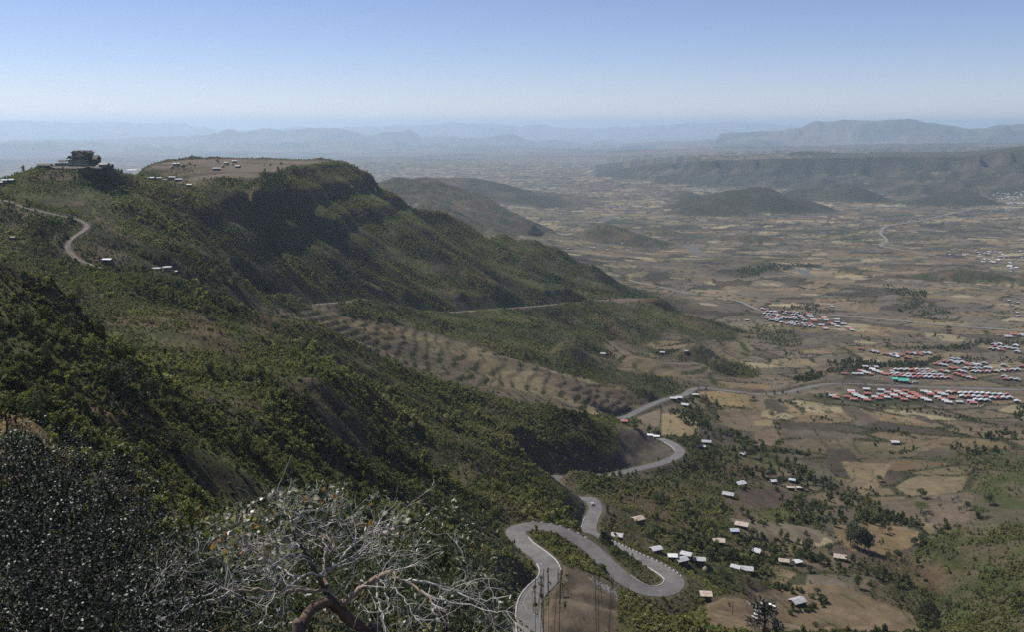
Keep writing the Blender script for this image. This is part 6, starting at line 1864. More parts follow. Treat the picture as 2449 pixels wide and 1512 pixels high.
# ------------------------------------------------------------------ generic box builder
class MB:
    def __init__(s): s.V = []; s.F = []
    def box(s, x0, x1, y0, y1, z0, z1):
        b = len(s.V)
        s.V += [(x0, y0, z0), (x1, y0, z0), (x1, y1, z0), (x0, y1, z0), (x0, y0, z1), (x1, y0, z1), (x1, y1, z1), (x0, y1, z1)]
        s.F += [(b, b + 3, b + 2, b + 1), (b + 4, b + 5, b + 6, b + 7), (b, b + 1, b + 5, b + 4), (b + 1, b + 2, b + 6, b + 5), (b + 2, b + 3, b + 7, b + 6), (b + 3, b, b + 4, b + 7)]
        return s
    def gable(s, x0, x1, y0, y1, z0, rise, axis='y', t=0.35, ov=0.8):
        """gabled roof slab, ridge along the axis"""
        b = len(s.V)
        if axis == 'y':
            m = (x0 + x1) / 2; k = rise / (m - x0); zz_ = z0 - ov * k
            P_ = [(x0 - ov, zz_), (m, z0 + rise), (x1 + ov, zz_)]
            for yy in (y0 - ov, y1 + ov):
                for dz in (0, t):
                    s.V += [(px_, yy, pz + dz) for px_, pz in P_]
        else:
            m = (y0 + y1) / 2; k = rise / (m - y0); zz_ = z0 - ov * k
            P_ = [(y0 - ov, zz_), (m, z0 + rise), (y1 + ov, zz_)]
            for xx in (x0 - ov, x1 + ov):
                for dz in (0, t):
                    s.V += [(xx, py_, pz + dz) for py_, pz in P_]
        # order: a0 a1 a2 | a0' a1' a2' | b0.. | b0'..
        s.F += [(b + 3, b + 4, b + 10, b + 9), (b + 4, b + 5, b + 11, b + 10), (b, b + 6, b + 7, b + 1), (b + 1, b + 7, b + 8, b + 2),
                (b, b + 1, b + 4, b + 3), (b + 1, b + 2, b + 5, b + 4), (b + 6, b + 9, b + 10, b + 7), (b + 7, b + 10, b + 11, b + 8), (b, b + 3, b + 9, b + 6), (b + 2, b + 8, b + 11, b + 5)]
        return s
    def tri_wall(s, x0, x1, y, z0, rise, axis='y', th=0.3):
        b = len(s.V); m = (x0 + x1) / 2
        if axis == 'y':
            s.V += [(x0, y, z0), (x1, y, z0), (m, y, z0 + rise), (x0, y + th, z0), (x1, y + th, z0), (m, y + th, z0 + rise)]
        else:
            s.V += [(y, x0, z0), (y, x1, z0), (y, m, z0 + rise), (y + th, x0, z0), (y + th, x1, z0), (y + th, m, z0 + rise)]
        s.F += [(b, b + 1, b + 2), (b + 5, b + 4, b + 3), (b, b + 2, b + 5, b + 3), (b + 1, b + 4, b + 5, b + 2)]
        return s
    def build(s, name, mat, parent=None):
        me = bpy.data.meshes.new(name); me.from_pydata(s.V, [], s.F)
        return obj(name, me, mat, parent)

# ------------------------------------------------------------------ the hilltop lodge
M_LSTONE = mat_simple('lodge_stone', (0.075, 0.062, 0.05), 0.95, 0.3, 1.0)
M_LWALL = mat_simple('lodge_plaster', (0.19, 0.16, 0.13), 0.95, 0.25, 0.6)
M_LPALE = mat_simple('pale_plaster', (0.36, 0.32, 0.28), 0.9, 0.25, 0.6)
M_LROOF = mat_simple('lodge_roof', (0.10, 0.082, 0.065), 0.8, 0.3, 0.7)
M_GLASS = mat_simple('dark_glass', (0.03, 0.035, 0.04), 0.15, spec=0.5)
LD = 852.0
th0, r0_, _ = from_px(193, 405, LD)
lx, ly = r0_ * math.sin(th0), r0_ * math.cos(th0)
LU = (ly * CP + 42 * SP) / F / 7.203 / 1.16422     # metres per close-up unit (7.203 x enlargement)
lbase = from_px(193, (400 + 430 / 7.203) / 1.16422, LD)[2]
def LX(zx): return (zx - 1150) * LU      # close-up x to local x
def LZ(zy): return (430 - zy) * LU       # close-up y to local z
lodge = empty('hilltop_lodge', (lx, ly, lbase), 0)
tag(lodge, 'dark brown three-storey gabled lodge crowning the green hill at left', 'building')
w_ = MB()
w_.box(LX(915), LX(1310), 0, 14, LZ(470), LZ(320))                 # lower block
w_.box(LX(985), LX(1300), 1.5, 13, LZ(320), LZ(180))               # upper block
w_.build('wall', M_LWALL, lodge)
w_ = MB().box(LX(1300), LX(1350), 2, 7, LZ(430), LZ(210)); w_.build('chimney', M_LSTONE, lodge)
w_ = MB()
# side wing with an opening you can see the sky through
w_.box(LX(1355), LX(1385), 1, 9, LZ(430), LZ(300)); w_.box(LX(1425), LX(1475), 1, 9, LZ(430), LZ(300)); w_.box(LX(1385), LX(1425), 1, 9, LZ(430), LZ(345)); w_.box(LX(1385), LX(1425), 1, 9, LZ(322), LZ(300))
w_.build('side_wing', M_LSTONE, lodge)
MB().gable(LX(1352), LX(1470), 1, 9, LZ(305), 3.4 * .8, 'x', .4, .8).build('roof', M_LROOF, lodge)
for x0, x1 in ((985, 1075), (1095, 1190), (1215, 1300)):           # three peaks of the top roof
    MB().gable(LX(x0), LX(x1), 1.2, 13, LZ(183), (LZ(150) - LZ(183)), 'y', .35, .7).build('roof', M_LROOF, lodge)
    MB().tri_wall(LX(x0), LX(x1), 1.5, LZ(181), (LZ(156) - LZ(181)), 'y').build('gable_wall', M_LWALL, lodge)
MB().gable(LX(1040), LX(1240), -2.5, 6, LZ(245), (LZ(190) - LZ(245)), 'y', .4, .8).build('roof', M_LROOF, lodge)
MB().tri_wall(LX(1040), LX(1240), -1.6, LZ(247), (LZ(197) - LZ(247)), 'y').build('gable_wall', M_LPALE, lodge)
MB().gable(LX(918), LX(1005), -1, 8, LZ(283), (LZ(248) - LZ(283)), 'y', .4, .8).build('roof', M_LROOF, lodge)
MB().gable(LX(1225), LX(1300), -1, 8, LZ(280), (LZ(245) - LZ(280)), 'y', .4, .8).build('roof', M_LROOF, lodge)
for x0, x1, z0_, z1_ in ((955, 1008, 310, 288), (1262, 1290, 336, 318), (1160, 1180, 265, 250)):
    MB().box(LX(x0), LX(x1), -0.12, 0.1, LZ(z0_), LZ(z1_)).build('window', M_GLASS, lodge)
for x0 in (950, 975, 1000, 1025):
    MB().box(LX(x0), LX(x0 + 8), -1.6, -1.2, LZ(400), LZ(330)).build('column', M_LPALE, lodge)
for x0, x1, mt in ((1045, 1098, M_LPALE), (1108, 1175, M_LPALE), (1185, 1295, M_LWALL)):
    f = MB().box(LX(x0), LX(x1), -0.9, 0, LZ(402), LZ(322)).build('facade_panel', mt, lodge)
    for q in range(3):
        xa = x0 + (x1 - x0) * (0.12 + 0.3 * q)
        MB().box(LX(xa), LX(xa + (x1 - x0) * 0.16), -1.0, -0.85, LZ(378), LZ(340)).build('window', M_GLASS, f)
for x0 in (1000, 1075, 1100, 1125, 1225, 1255):
    MB().box(LX(x0), LX(x0 + 13), 1.35, 1.55, LZ(235 if x0 in (1000, 1255) else 240), LZ(200 if x0 in (1000, 1255) else 224)).build('window', M_GLASS, lodge)
MB().box(LX(1030), LX(1235), -2.3, 1.5, LZ(262), LZ(250)).build('balcony', M_LPALE, lodge)
MB().box(LX(905), LX(1320), -2.2, 0, LZ(425), LZ(402)).build('terrace_edge', M_LPALE, lodge)
def lodge_thing(name, label, build):
    r = empty(name, (lx, ly, lbase), 0); tag(r, label, 'building', 'stone outbuildings of the hilltop lodge'); build(r); return r
def pav(r):
    MB().gable(LX(735), LX(865), -1, 4, LZ(355), (LZ(325) - LZ(355)), 'x', .3, .4).build('roof', M_LROOF, r)
    for x in (750, 795, 850):
        MB().box(LX(x), LX(x + 5), 0, .4, LZ(385), LZ(350)).build('post', M_LSTONE, r)
    MB().box(LX(660), LX(905), -2, 6, LZ(460), LZ(386)).build('base', M_LWALL, r)
lodge_thing('open_pavilion', 'open-sided pavilion on posts left of the lodge', pav)
def cott(r):
    MB().box(LX(1580), LX(1740), -6, 0, LZ(470), LZ(410)).build('wall', M_LWALL, r)
    MB().gable(LX(1580), LX(1740), -6, 0, LZ(412), (LZ(380) - LZ(412)), 'x', .3, .4).build('roof', M_LPALE, r)
lodge_thing('stone_cottage', 'small barrel-roofed stone cottage at the right end of the lodge terrace', cott)
def lower(r):
    for x0, x1, yy, zt, ax in ((300, 560, -2, 432, 'x'), (560, 700, -9, 470, 'y'), (690, 960, -7, 480, 'x'), (900, 1190, -8, 485, 'x'), (1190, 1370, -9, 478, 'x'), (1340, 1540, -12, 478, 'y'), (1500, 1660, -8, 480, 'x'), (1640, 1795, -4, 440, 'x')):
        MB().box(LX(x0), LX(x1), yy, yy + 6, LZ(610), LZ(zt)).build('wall', M_LSTONE, r)
        MB().gable(LX(x0), LX(x1), yy, yy + 6, LZ(zt), (LZ(zt - 32) - LZ(zt)), ax, .3, .5).build('roof', M_LROOF, r)
    MB().box(LX(980), LX(1025), -8.4, -8.1, LZ(548), LZ(532)).build('window', M_WHITE, r)
    MB().box(LX(305), LX(322), -2.4, -2.05, LZ(490), LZ(445)).build('window', M_LPALE, r)
lodge_thing('terrace_building', 'long dark stone wing with a chain of low gabled roofs below the lodge', lower)

# ------------------------------------------------------------------ water tank and sheds by it
def cyl(V, Fc, x, y, z0, z1_, r, n=20, r2=None, cap=True):
    r2 = r2 or r; b = len(V)
    for i in range(n):
        a = 2 * math.pi * i / n
        V.append((x + r * math.cos(a), y + r * math.sin(a), z0))
    for i in range(n):
        a = 2 * math.pi * i / n
        V.append((x + r2 * math.cos(a), y + r2 * math.sin(a), z1_))
    for i in range(n):
        Fc.append((b + i, b + (i + 1) % n, b + n + (i + 1) % n, b + n + i))
    if cap: Fc.append(tuple(b + n + i for i in range(n)))
def from_lists(name, V, Fc, mat, parent=None):
    me = bpy.data.meshes.new(name); me.from_pydata(V, [], Fc); return obj(name, me, mat, parent)
p = hit(*z1(1470, 1185)); R_ = 40 * .27269 / F * cam_depth(p)
tk = empty('water_tank', p); tag(tk, 'low round concrete water tank on the ridge shoulder below the lodge', 'tank')
V, Fc = [], []; cyl(V, Fc, 0, 0, -3, 2.6, R_, 24); from_lists('tank_wall', V, Fc, M_LWALL, tk)
V, Fc = [], []; cyl(V, Fc, 0, 0, 2.6, 3.0, R_ * 1.05, 24, R_ * .98); from_lists('tank_lid', V, Fc, M_CONC, tk)
house(z1, 1380, 1160, 'g', 70, .27269, -6, 'flat grey shed roof left of the round water tank', MG, rise=.2, hgt=1.8)
house(z1, 1540, 1190, 'w', 20, .27269, 0, 'tiny white box-like hut right of the round water tank', MG, rise=.1, hgt=1.8, minw=2)
house(z1, 115, 888, 't', 44, .27269, -4, 'tiny pale roof poking out of the shaded near slope', MG, rise=.2, minw=1.5, hgt=1.6)

# ------------------------------------------------------------------ green-roofed building
p = hit(*zz7(985, 560)); k_ = Z2K / F * cam_depth(p)
gb = empty('green_roof_building', p, math.radians(-8)); tag(gb, 'long low building with shiny emerald green roof beside the road', 'building')
MB().box(-55 * k_, 50 * k_, 0, 9, -1, 30 * k_).build('walls', M_WALL2, gb)
MB().gable(-58 * k_, 55 * k_, -1, 9, 34 * k_, 18 * k_, 'x', .25, 1).build('roof', ROOFS['e'], gb)
MB().box(-115 * k_, -56 * k_, 3, 9, -1, 36 * k_).build('annex', M_WALL2, gb)
MB().gable(-120 * k_, -62 * k_, 2, 10, 42 * k_, 8 * k_, 'x', .25, 1).build('roof', ROOFS['e'], gb)
for q in range(4):
    MB().box((-40 + 22 * q) * k_, (-30 + 22 * q) * k_, -.1, .05, 8 * k_, 20 * k_).build('window', M_GLASS, gb)
p = hit(*zz7(1120, 565))
vt = empty('parked_truck', p, math.radians(10)); tag(vt, 'small pale truck parked right of the green-roofed building', 'truck')
MB().box(-3.6, 1.6, -1.1, 1.1, 1.0, 3.0).build('cargo_box', M_CONC, vt); MB().box(1.7, 3.6, -1.05, 1.05, .8, 2.5).build('cab', M_WHITE, vt)
for x in (-2.4, 2.6):
    for y in (-1.1, .85):
        V, Fc = [], []
        b = []
        for i in range(12):
            a = 2 * math.pi * i / 12
            V.append((x + .5 * math.cos(a), y, .5 + .5 * math.sin(a))); 
        for i in range(12):
            a = 2 * math.pi * i / 12
            V.append((x + .5 * math.cos(a), y + .28, .5 + .5 * math.sin(a)))
        Fc = [(i, (i + 1) % 12, 12 + (i + 1) % 12, 12 + i) for i in range(12)] + [tuple(range(11, -1, -1)), tuple(range(12, 24))]
        from_lists('wheel', V, Fc, M_BLACKP, vt)
# straw stacks: conical heaps
STK = 'conical straw stacks in and around the villages'
def stack(conv, zx, zy, wz, kk_, lb):
    p = hit(*conv(zx, zy)); R_ = wz * kk_ / 2 / F * cam_depth(p)
    V, Fc = [], []
    n = 12; rings = [(1.0, 0), (1.05, .35), (.85, .8), (.5, 1.25), (.12, 1.6)]
    rd = random.Random(int(zx))
    for rr2, hh in rings:
        for i in range(n):
            a = 2 * math.pi * i / n; q = R_ * rr2 * rd.uniform(.9, 1.08)
            V.append((q * math.cos(a), q * math.sin(a), hh * R_ - .2))
    for r_i in range(len(rings) - 1):
        for i in range(n):
            Fc.append((r_i * n + i, r_i * n + (i + 1) % n, (r_i + 1) * n + (i + 1) % n, (r_i + 1) * n + i))
    Fc.append(tuple(range((len(rings) - 1) * n, len(rings) * n)))
    o = from_lists('straw_stack', V, Fc, M_THATCH); o.location = p
    for f in o.data.polygons: f.use_smooth = True
    tag(o, lb, 'straw stack', STK)
for q, (x, y) in enumerate([(630, 490), (655, 480), (682, 487)]):
    stack(zz7, x, y, 26, Z2K, '%s straw stack of three in front of the leftmost red roofs above the road' % ['left', 'middle', 'right'][q])
stack(zz7, 735, 515, 24, Z2K, 'straw stack on its own above the road near the green building')
stack(zz7, 818, 487, 26, Z2K, 'straw stack beside the first row of the dense village block')
for q, (x, y) in enumerate([(1890, 840), (1925, 850), (1950, 838)]):
    stack(zz7, x, y, 28, Z2K, '%s straw stack of three below the lowest red roof' % ['left', 'middle', 'right'][q])
stack(zz7, 1640, 740, 36, Z2K, 'pale straw stack between the houses below the road')
stack(zz6, 1800, 372, 90, 1 / 8.163 / 1.16422, 'left straw heap on the flat mountain top')
stack(zz6, 2010, 330, 80, 1 / 8.163 / 1.16422, 'right straw heap on the flat mountain top')
stack(zz6, 648, 400, 110, 1 / 8.163 / 1.16422, 'round straw-covered hut-like heap at the left of the mountain hamlet')
stack(z3, 1373, 1095, 40, .35204, 'round straw stack below the grey roof in the hamlet')

# ------------------------------------------------------------------ car on the road
def car(sx, sy, label):
    i = main_index(lambda a, b: (a, b), sx, sy)
    c = Lm[i]; t_ = tm[i]; n_ = nm_[i]
    root = empty('car', (c[0] - n_[0] * 1.5, c[1] - n_[1] * 1.5, c[2] + .15), math.atan2(t_[1], t_[0]))
    tag(root, label, 'car')
    prof = [(-2.2, .45), (-2.25, 1.0), (-1.95, 1.15), (-1.5, 1.75), (.35, 1.8), (1.05, 1.15), (2.1, .98), (2.25, .45)]
    V = [(x, -.85 if z < 1.3 else -.72, z) for x, z in prof] + [(x, .85 if z < 1.3 else .72, z) for x, z in prof]
    n = len(prof); Fc = [tuple(range(n - 1, -1, -1)), tuple(range(n, 2 * n))] + [(i, (i + 1) % n, n + (i + 1) % n, n + i) for i in range(n)]
    from_lists('body', V, Fc, M_WHITE, root)
    V = [(-1.42, -.74, 1.22), (.9, -.74, 1.22), (.33, -.735, 1.66), (-1.4, -.735, 1.66)]
    MB().box(-1.4, .6, -.80, -.76, 1.2, 1.6).build('side_window', M_GLASS, root); MB().box(-1.4, .6, .76, .80, 1.2, 1.6).build('side_window', M_GLASS, root)
    MB().box(-2.0, -1.75, -.66, .66, 1.25, 1.62).build('rear_window', M_GLASS, root)
    for x in (-1.4, 1.4):
        for y in (-.9, .68):
            V = [(x + .36 * math.cos(a * math.pi / 6), y, .38 + .36 * math.sin(a * math.pi / 6)) for a in range(12)] + [(x + .36 * math.cos(a * math.pi / 6), y + .22, .38 + .36 * math.sin(a * math.pi / 6)) for a in range(12)]
            Fc = [(i, (i + 1) % 12, 12 + (i + 1) % 12, 12 + i) for i in range(12)] + [tuple(range(11, -1, -1)), tuple(range(12, 24))]
            from_lists('wheel', V, Fc, M_BLACKP, root)
car(1415, 1212, 'white van driving on the asphalt just below the dark road cutting')

# ------------------------------------------------------------------ power poles
PG = 'wooden power poles beside the road and hamlet'
def pole(conv, zx, zy, hz, kk_, lb):
    p = hit(*conv(zx, zy)); h = hz * kk_ / F * cam_depth(p)
    r = empty('power_pole', p, .3); tag(r, lb, 'pole', PG)
    V, Fc = [], []; cyl(V, Fc, 0, 0, -.5, h, .16, 8, .11); from_lists('mast', V, Fc, M_BARK, r)
    MB().box(-.9, .9, -.07, .07, h - .8, h - .65).build('crossarm', M_BARK, r)
    for x in (-.8, 0, .8):
        V, Fc = [], []; cyl(V, Fc, x, 0, h - .65, h - .4, .06, 6); from_lists('insulator', V, Fc, M_WHITE, r)
pole(z3, 1047, 640, 85, .35204, 'thin pole among the dark bushes above the third road leg')
pole(z3, 1317, 320, 70, .35204, 'thin pole left of the paired pale roofs')
pole(z3, 1650, 640, 60, .35204, 'thin pole below the long tin-roofed house')
pole(z3, 1307, 1060, 60, .35204, 'thin pole in front of the grey roof right of the pale pair')
pole(z3, 1558, 1400, 105, .35204, 'tall thin pole on the brown field at the bottom')
pole(z3, 1240, 60, 45, .35204, 'thin pole standing in the striped straw field')
pole(z7, 2040, 1110, 65, .27269, 'thin pole on the golden plot below the road')
# ------------------------------------------------------------------ foreground: bare tree, glossy shrubs, dry stalks
def zf(zx, zy):     # close-up of the bare tree -> frame
    return (380 + zx / 2.2264) / 1.16422, (1330 + zy / 2.2264) / 1.16422
def at(sx, sy, dist):
    a, dy, dz = ray_dir(sx, sy)
    v = Vector((a, dy, dz)); v.normalize()
    return v * dist
def gsafe(x, y):
    return ground_z(x, y)

M_BRANCH = mat_simple('pale_bark', (0.42, 0.39, 0.34), 0.5, 0.45, 4.0, spec=0.4)
M_TRUNK2 = mat_simple('rough_dark_bark', (0.12, 0.085, 0.06), 0.95, 0.45, 9.0)
M_TAN = mat_simple('tan_bark', (0.28, 0.21, 0.15), 0.8, 0.35, 8.0)
TD = 12.6
fr = random.Random(21)
LIMBS = [   # points in the close-up with depth offset (m) at start and end, start and end radius (m), twigs
 ([(1470, 1010), (1440, 960), (1330, 890), (1270, 830), (1212, 778)], (0.3, 0), (0.085, 0.075), 'T', 0),
 ([(1000, 1010), (1012, 957), (1050, 860), (1110, 800), (1190, 770), (1215, 775)], (-.6, 0), (0.06, 0.07), 'T', 0),
 ([(1210, 772), (1188, 700), (1172, 600), (1165, 540), (1180, 500), (1222, 440), (1190, 380), (1130, 350)], (0, .4), (0.042, 0.006), 'A', 6),
 ([(1182, 720), (1130, 630), (1080, 540), (1040, 470), (1018, 425), (985, 370), (965, 290), (940, 240)], (0, -.3), (0.036, 0.009), 'D', 9),
 ([(1270, 780), (1300, 765), (1340, 740), (1430, 660), (1500, 620), (1570, 590), (1600, 610), (1650, 645), (1760, 700), (1850, 810), (1930, 920)], (0, -.8), (0.05, 0.010), 'A', 9),
 ([(1188, 712), (1100, 700), (950, 706), (750, 695), (580, 706), (520, 690), (450, 640)], (0, -.9), (0.026, 0.010), 'A', 7),
 ([(1160, 615), (1240, 540), (1300, 460), (1400, 370), (1500, 330), (1560, 312), (1610, 285)], (0, .5), (0.020, 0.006), 'P', 9),
 ([(1165, 592), (1120, 605), (1050, 605), (940, 680), (850, 720), (740, 740), (620, 745), (560, 700), (450, 640)], (-.1, -.7), (0.018, 0.007), 'P', 7),
 ([(980, 630), (920, 580), (860, 555), (830, 510), (760, 440), (748, 340)], (-.2, .3), (0.016, 0.006), 'P', 7),
 ([(860, 555), (760, 500), (700, 420), (640, 400), (560, 380)], (0, .3), (0.011, 0.005), 'P', 5),
 ([(1175, 565), (1290, 520), (1400, 470), (1500, 460), (1560, 475), (1645, 480)], (0, .3), (0.017, 0.005), 'P', 8),
 ([(1240, 560), (1380, 500), (1480, 440), (1560, 430), (1640, 440)], (.2, .6), (0.012, 0.004), 'P', 6),
 ([(1640, 645), (1750, 650), (1900, 690), (2050, 742), (2200, 762), (2330, 735)], (-.4, -.9), (0.020, 0.005), 'P', 9),
 ([(1760, 700), (1900, 760), (2060, 800), (2230, 830), (2350, 850)], (-.6, -1), (0.014, 0.004), 'P', 7),
 ([(580, 706), (480, 760), (330, 790), (200, 870), (30, 930)], (-.8, -1.2), (0.015, 0.005), 'P', 8),
 ([(520, 690), (400, 740), (260, 760), (120, 780), (30, 770), (60, 715), (170, 700)], (-.8, -1.3), (0.011, 0.004), 'P', 4),
 ([(1508, 622), (1490, 700), (1500, 770), (1515, 850), (1545, 960)], (-.2, -.5), (0.017, 0.009), 'P', 3),
 ([(1510, 630), (1545, 720), (1560, 800), (1530, 880)], (-.2, -.6), (0.012, 0.005), 'P', 4),
 ([(860, 720), (810, 820), (790, 905), (830, 930), (870, 925)], (-.5, -.8), (0.010, 0.004), 'P', 2),
 ([(1530, 640), (1620, 700), (1680, 790), (1720, 860), (1800, 930)], (-.3, -.8), (0.012, 0.004), 'P', 6),
 ([(1230, 440), (1330, 430), (1420, 360), (1500, 300), (1500, 220)], (.3, .7), (0.010, 0.003), 'P', 5),
 ([(1018, 425), (920, 430), (840, 400), (760, 410), (640, 400)], (-.1, .2), (0.012, 0.004), 'P', 7),
 ([(985, 370), (1080, 330), (1200, 290), (1280, 270)], (-.1, .2), (0.010, 0.004), 'P', 5),
 ([(965, 290), (1000, 240), (1080, 200), (1180, 210)], (-.2, 0), (0.009, 0.004), 'P', 5),
 ([(940, 240), (900, 190), (870, 150)], (-.2, 0), (0.008, 0.004), 'P', 4),
 ([(1172, 600), (1160, 480), (1175, 430), (1140, 370), (1060, 350), (960, 350)], (0, .4), (0.012, 0.004), 'P', 5),
 ([(1344, 500), (1350, 560), (1330, 640), (1290, 700)], (.1, .2), (0.009, 0.004), 'P', 3),
 ([(1040, 480), (900, 510), (790, 580), (640, 600)], (0, -.2), (0.012, 0.004), 'P', 6),
]
tree_root_p = at(*zf(1200, 1100), TD)
gz_ = gsafe(tree_root_p.x, tree_root_p.y)
bare = empty('bare_tree', (tree_root_p.x, tree_root_p.y, gz_))
tag(bare, 'spreading nearly leafless tree with pale tangled branches at the bottom of the view', 'tree')
BI = Matrix.Translation(-bare.location)
parts_ = {'T': ([], []), 'A': ([], []), 'D': ([], []), 'P': ([], [])}
TIPS = []
def crv(pts, n_sub=4):
    """smooth a polyline"""
    q = [pts[0] * 2 - pts[1]] + pts + [pts[-1] * 2 - pts[-2]]
    out = []
    for i in range(1, len(q) - 2):
        for k in range(n_sub):
            t = k / n_sub
            out.append(0.5 * ((2 * q[i]) + (-q[i - 1] + q[i + 1]) * t + (2 * q[i - 1] - 5 * q[i] + 4 * q[i + 1] - q[i + 2]) * t * t + (-q[i - 1] + 3 * q[i] - 3 * q[i + 1] + q[i + 2]) * t ** 3))
    out.append(q[-2])
    return out
def twig(p, d, L, r, lev, store):
    pts = [p]; n = 7
    d = d.normalized()
    bend = Vector((fr.gauss(0, 1), fr.gauss(0, 1), fr.gauss(0, 1))) * 0.22
    for k in range(n):
        d = (d + bend + Vector((fr.gauss(0, .13), fr.gauss(0, .13), fr.gauss(0, .13) - 0.02))).normalized()
        if k == n // 2: bend = -bend * fr.uniform(.3, 1)
        pts.append(pts[-1] + d * (L / n))
    rads = [r * (1 - 0.65 * k / n) for k in range(n + 1)]
    tube(store[0], store[1], [BI @ q for q in pts], rads, 4)
    TIPS.append(pts[-1])
    if lev > 0:
        for q in range(fr.randint(1, 3)):
            k = fr.randint(2, n - 1)
            dd = (pts[k + 1] - pts[k]).normalized() + Vector((fr.gauss(0, .7), fr.gauss(0, .7), fr.gauss(0, .6)))
            twig(pts[k], dd, L * fr.uniform(.4, .75), max(rads[k] * .7, .003), lev - 1, store)
for pts, (d0, d1), (r0, r1), key, tw in LIMBS:
    W = [at(*zf(*p), TD + d0 + (d1 - d0) * i / (len(pts) - 1)) for i, p in enumerate(pts)]
    if key == 'T':
        W = [Vector((W[0].x, W[0].y, gz_ - 0.4))] + W
    W = crv(W)
    if key != 'T':
        W = [w + Vector((fr.gauss(0, .012), fr.gauss(0, .02), fr.gauss(0, .012))) if 0 < i < len(W) - 1 else w for i, w in enumerate(W)]
    n = len(W)
    rads = [r0 + (r1 - r0) * (i / (n - 1)) ** 0.8 for i in range(n)]
    if key == 'T': rads = [r * fr.uniform(.92, 1.1) for r in rads]
    tube(parts_[key][0], parts_[key][1], [BI @ w for w in W], rads, 8 if key in 'TAD' else 6)
    for q in range(int(tw * 1.25)):
        k = fr.randint(n // 4, n - 2)
        d = (W[k + 1] - W[k]).normalized()
        off = Vector((fr.gauss(0, .6), fr.gauss(0, .5), fr.gauss(0, .6) + .12))
        twig(W[k], d * .8 + off, fr.uniform(.28, .8), min(.009, max(rads[k] * .6, .0052)), 2, parts_['P'])
    TIPS.append(W[-1])
for key, nm, mt in (('T', 'trunk', M_TRUNK2), ('A', 'limb', M_TAN), ('D', 'limb', M_TRUNK2), ('P', 'branches', M_BRANCH)):
    o = from_lists(nm, parts_[key][0], parts_[key][1], mt, bare)
    for f in o.data.polygons: f.use_smooth = True
# the few large curled leaves left on the tips
def leaf_mat2(name, col, trans, rough, spec):
    m = bpy.data.materials.new(name); m.use_nodes = True; nt = m.node_tree; b = nt.nodes['Principled BSDF']
    b.inputs['Roughness'].default_value = rough; b.inputs['Specular IOR Level'].default_value = spec
    b.inputs['Base Color'].default_value = (*col, 1)
    ge = nt.nodes.new('ShaderNodeNewGeometry'); mr = nt.nodes.new('ShaderNodeMapRange'); mr.inputs['To Min'].default_value = .55; mr.inputs['To Max'].default_value = 1.4
    vs = nt.nodes.new('ShaderNodeVectorMath'); vs.operation = 'SCALE'; vs.inputs[0].default_value = col
    nt.links.new(ge.outputs['Random Per Island'], mr.inputs['Value']); nt.links.new(mr.outputs[0], vs.inputs['Scale']); nt.links.new(vs.outputs[0], b.inputs['Base Color'])
    tr = nt.nodes.new('ShaderNodeBsdfTranslucent'); ms = nt.nodes.new('ShaderNodeMixShader'); ms.inputs[0].default_value = trans
    tr.inputs['Color'].default_value = (col[0] * 1.3, col[1] * 1.4, col[2] * .7, 1)
    nt.links.new(b.outputs[0], ms.inputs[1]); nt.links.new(tr.outputs[0], ms.inputs[2]); nt.links.new(ms.outputs[0], nt.nodes['Material Output'].inputs['Surface'])
    return m
def curled_leaf(V, Fc, p, s, rng):
    d = Vector((rng.gauss(0, 1), rng.gauss(0, 1), rng.gauss(-.4, .8))).normalized()
    a = d.orthogonal().normalized(); a = Matrix.Rotation(rng.random() * 6.28, 3, d) @ a
    nrm = d.cross(a); b = len(V)
    prof = [(0, .05, 0), (.3, .42, .10), (.65, .40, .05), (1, .03, -.25)]
    for t, w, c in prof:
        for sg, cc in ((-1, .16), (0, 0), (1, .16)):
            V.append(tuple(p + (d * t + a * (w * sg) + nrm * (c + cc * abs(sg))) * s))
    for i in range(3):
        for j in range(2):
            q = b + i * 3 + j
            Fc.append((q, q + 1, q + 4, q + 3))
leafs = {'pale': ([], []), 'orange': ([], []), 'green': ([], [])}
BL = bare.location
def pr1(p):
    u_, v_ = project(np.array([p.x]), np.array([p.y]), np.array([p.z])); return float(u_[0]), float(v_[0])
zones = [(700, 900, 1165, 1235, .35), (520, 700, 1205, 1330, .30), (930, 1030, 1225, 1290, .25)]
for t in TIPS:
    u_, v_ = pr1(t)
    for x0, x1, y0, y1, pr_ in zones:
        if x0 < u_ < x1 and y0 < v_ < y1 and fr.random() < pr_:
            for q in range(fr.randint(1, 4)):
                k = fr.random(); key = 'orange' if k < .07 else ('green' if k < .22 else 'pale')
                curled_leaf(*leafs[key], t - BL + Vector((fr.gauss(0, .05), fr.gauss(0, .05), fr.gauss(0, .05))), fr.uniform(.05, .09), fr)
            break
for (x, y, n_) in [(870, 120, 4), (900, 110, 5), (960, 95, 6), (1000, 110, 6), (950, 140, 6), (1040, 130, 3), (1150, 125, 6), (1180, 115, 4), (1200, 170, 5), (1230, 230, 4), (790, 200, 6), (760, 220, 5), (820, 270, 4), (720, 270, 5), (690, 300, 6), (660, 330, 3),
                   (500, 340, 4), (520, 380, 7), (550, 400, 6), (600, 390, 6), (640, 400, 5), (580, 450, 3), (640, 510, 2), (930, 230, 2), (810, 300, 2), (1580, 215, 4), (1630, 270, 3), (1610, 290, 4), (1590, 380, 3), (1420, 305, 2), (1230, 310, 2), (640, 630, 2), (970, 690, 3), (945, 800, 4), (600, 780, 1), (470, 910, 2), (1060, 410, 2), (900, 370, 2)]:
    P0 = at(*zf(x, y), TD + fr.uniform(-.3, .3))
    for q in range(n_):
        k = fr.random(); key = 'orange' if k < .13 else ('green' if k < .28 else 'pale')
        curled_leaf(*leafs[key], P0 - BL + Vector((fr.gauss(0, .09), fr.gauss(0, .09), fr.gauss(0, .07))), fr.uniform(.055, .11), fr)
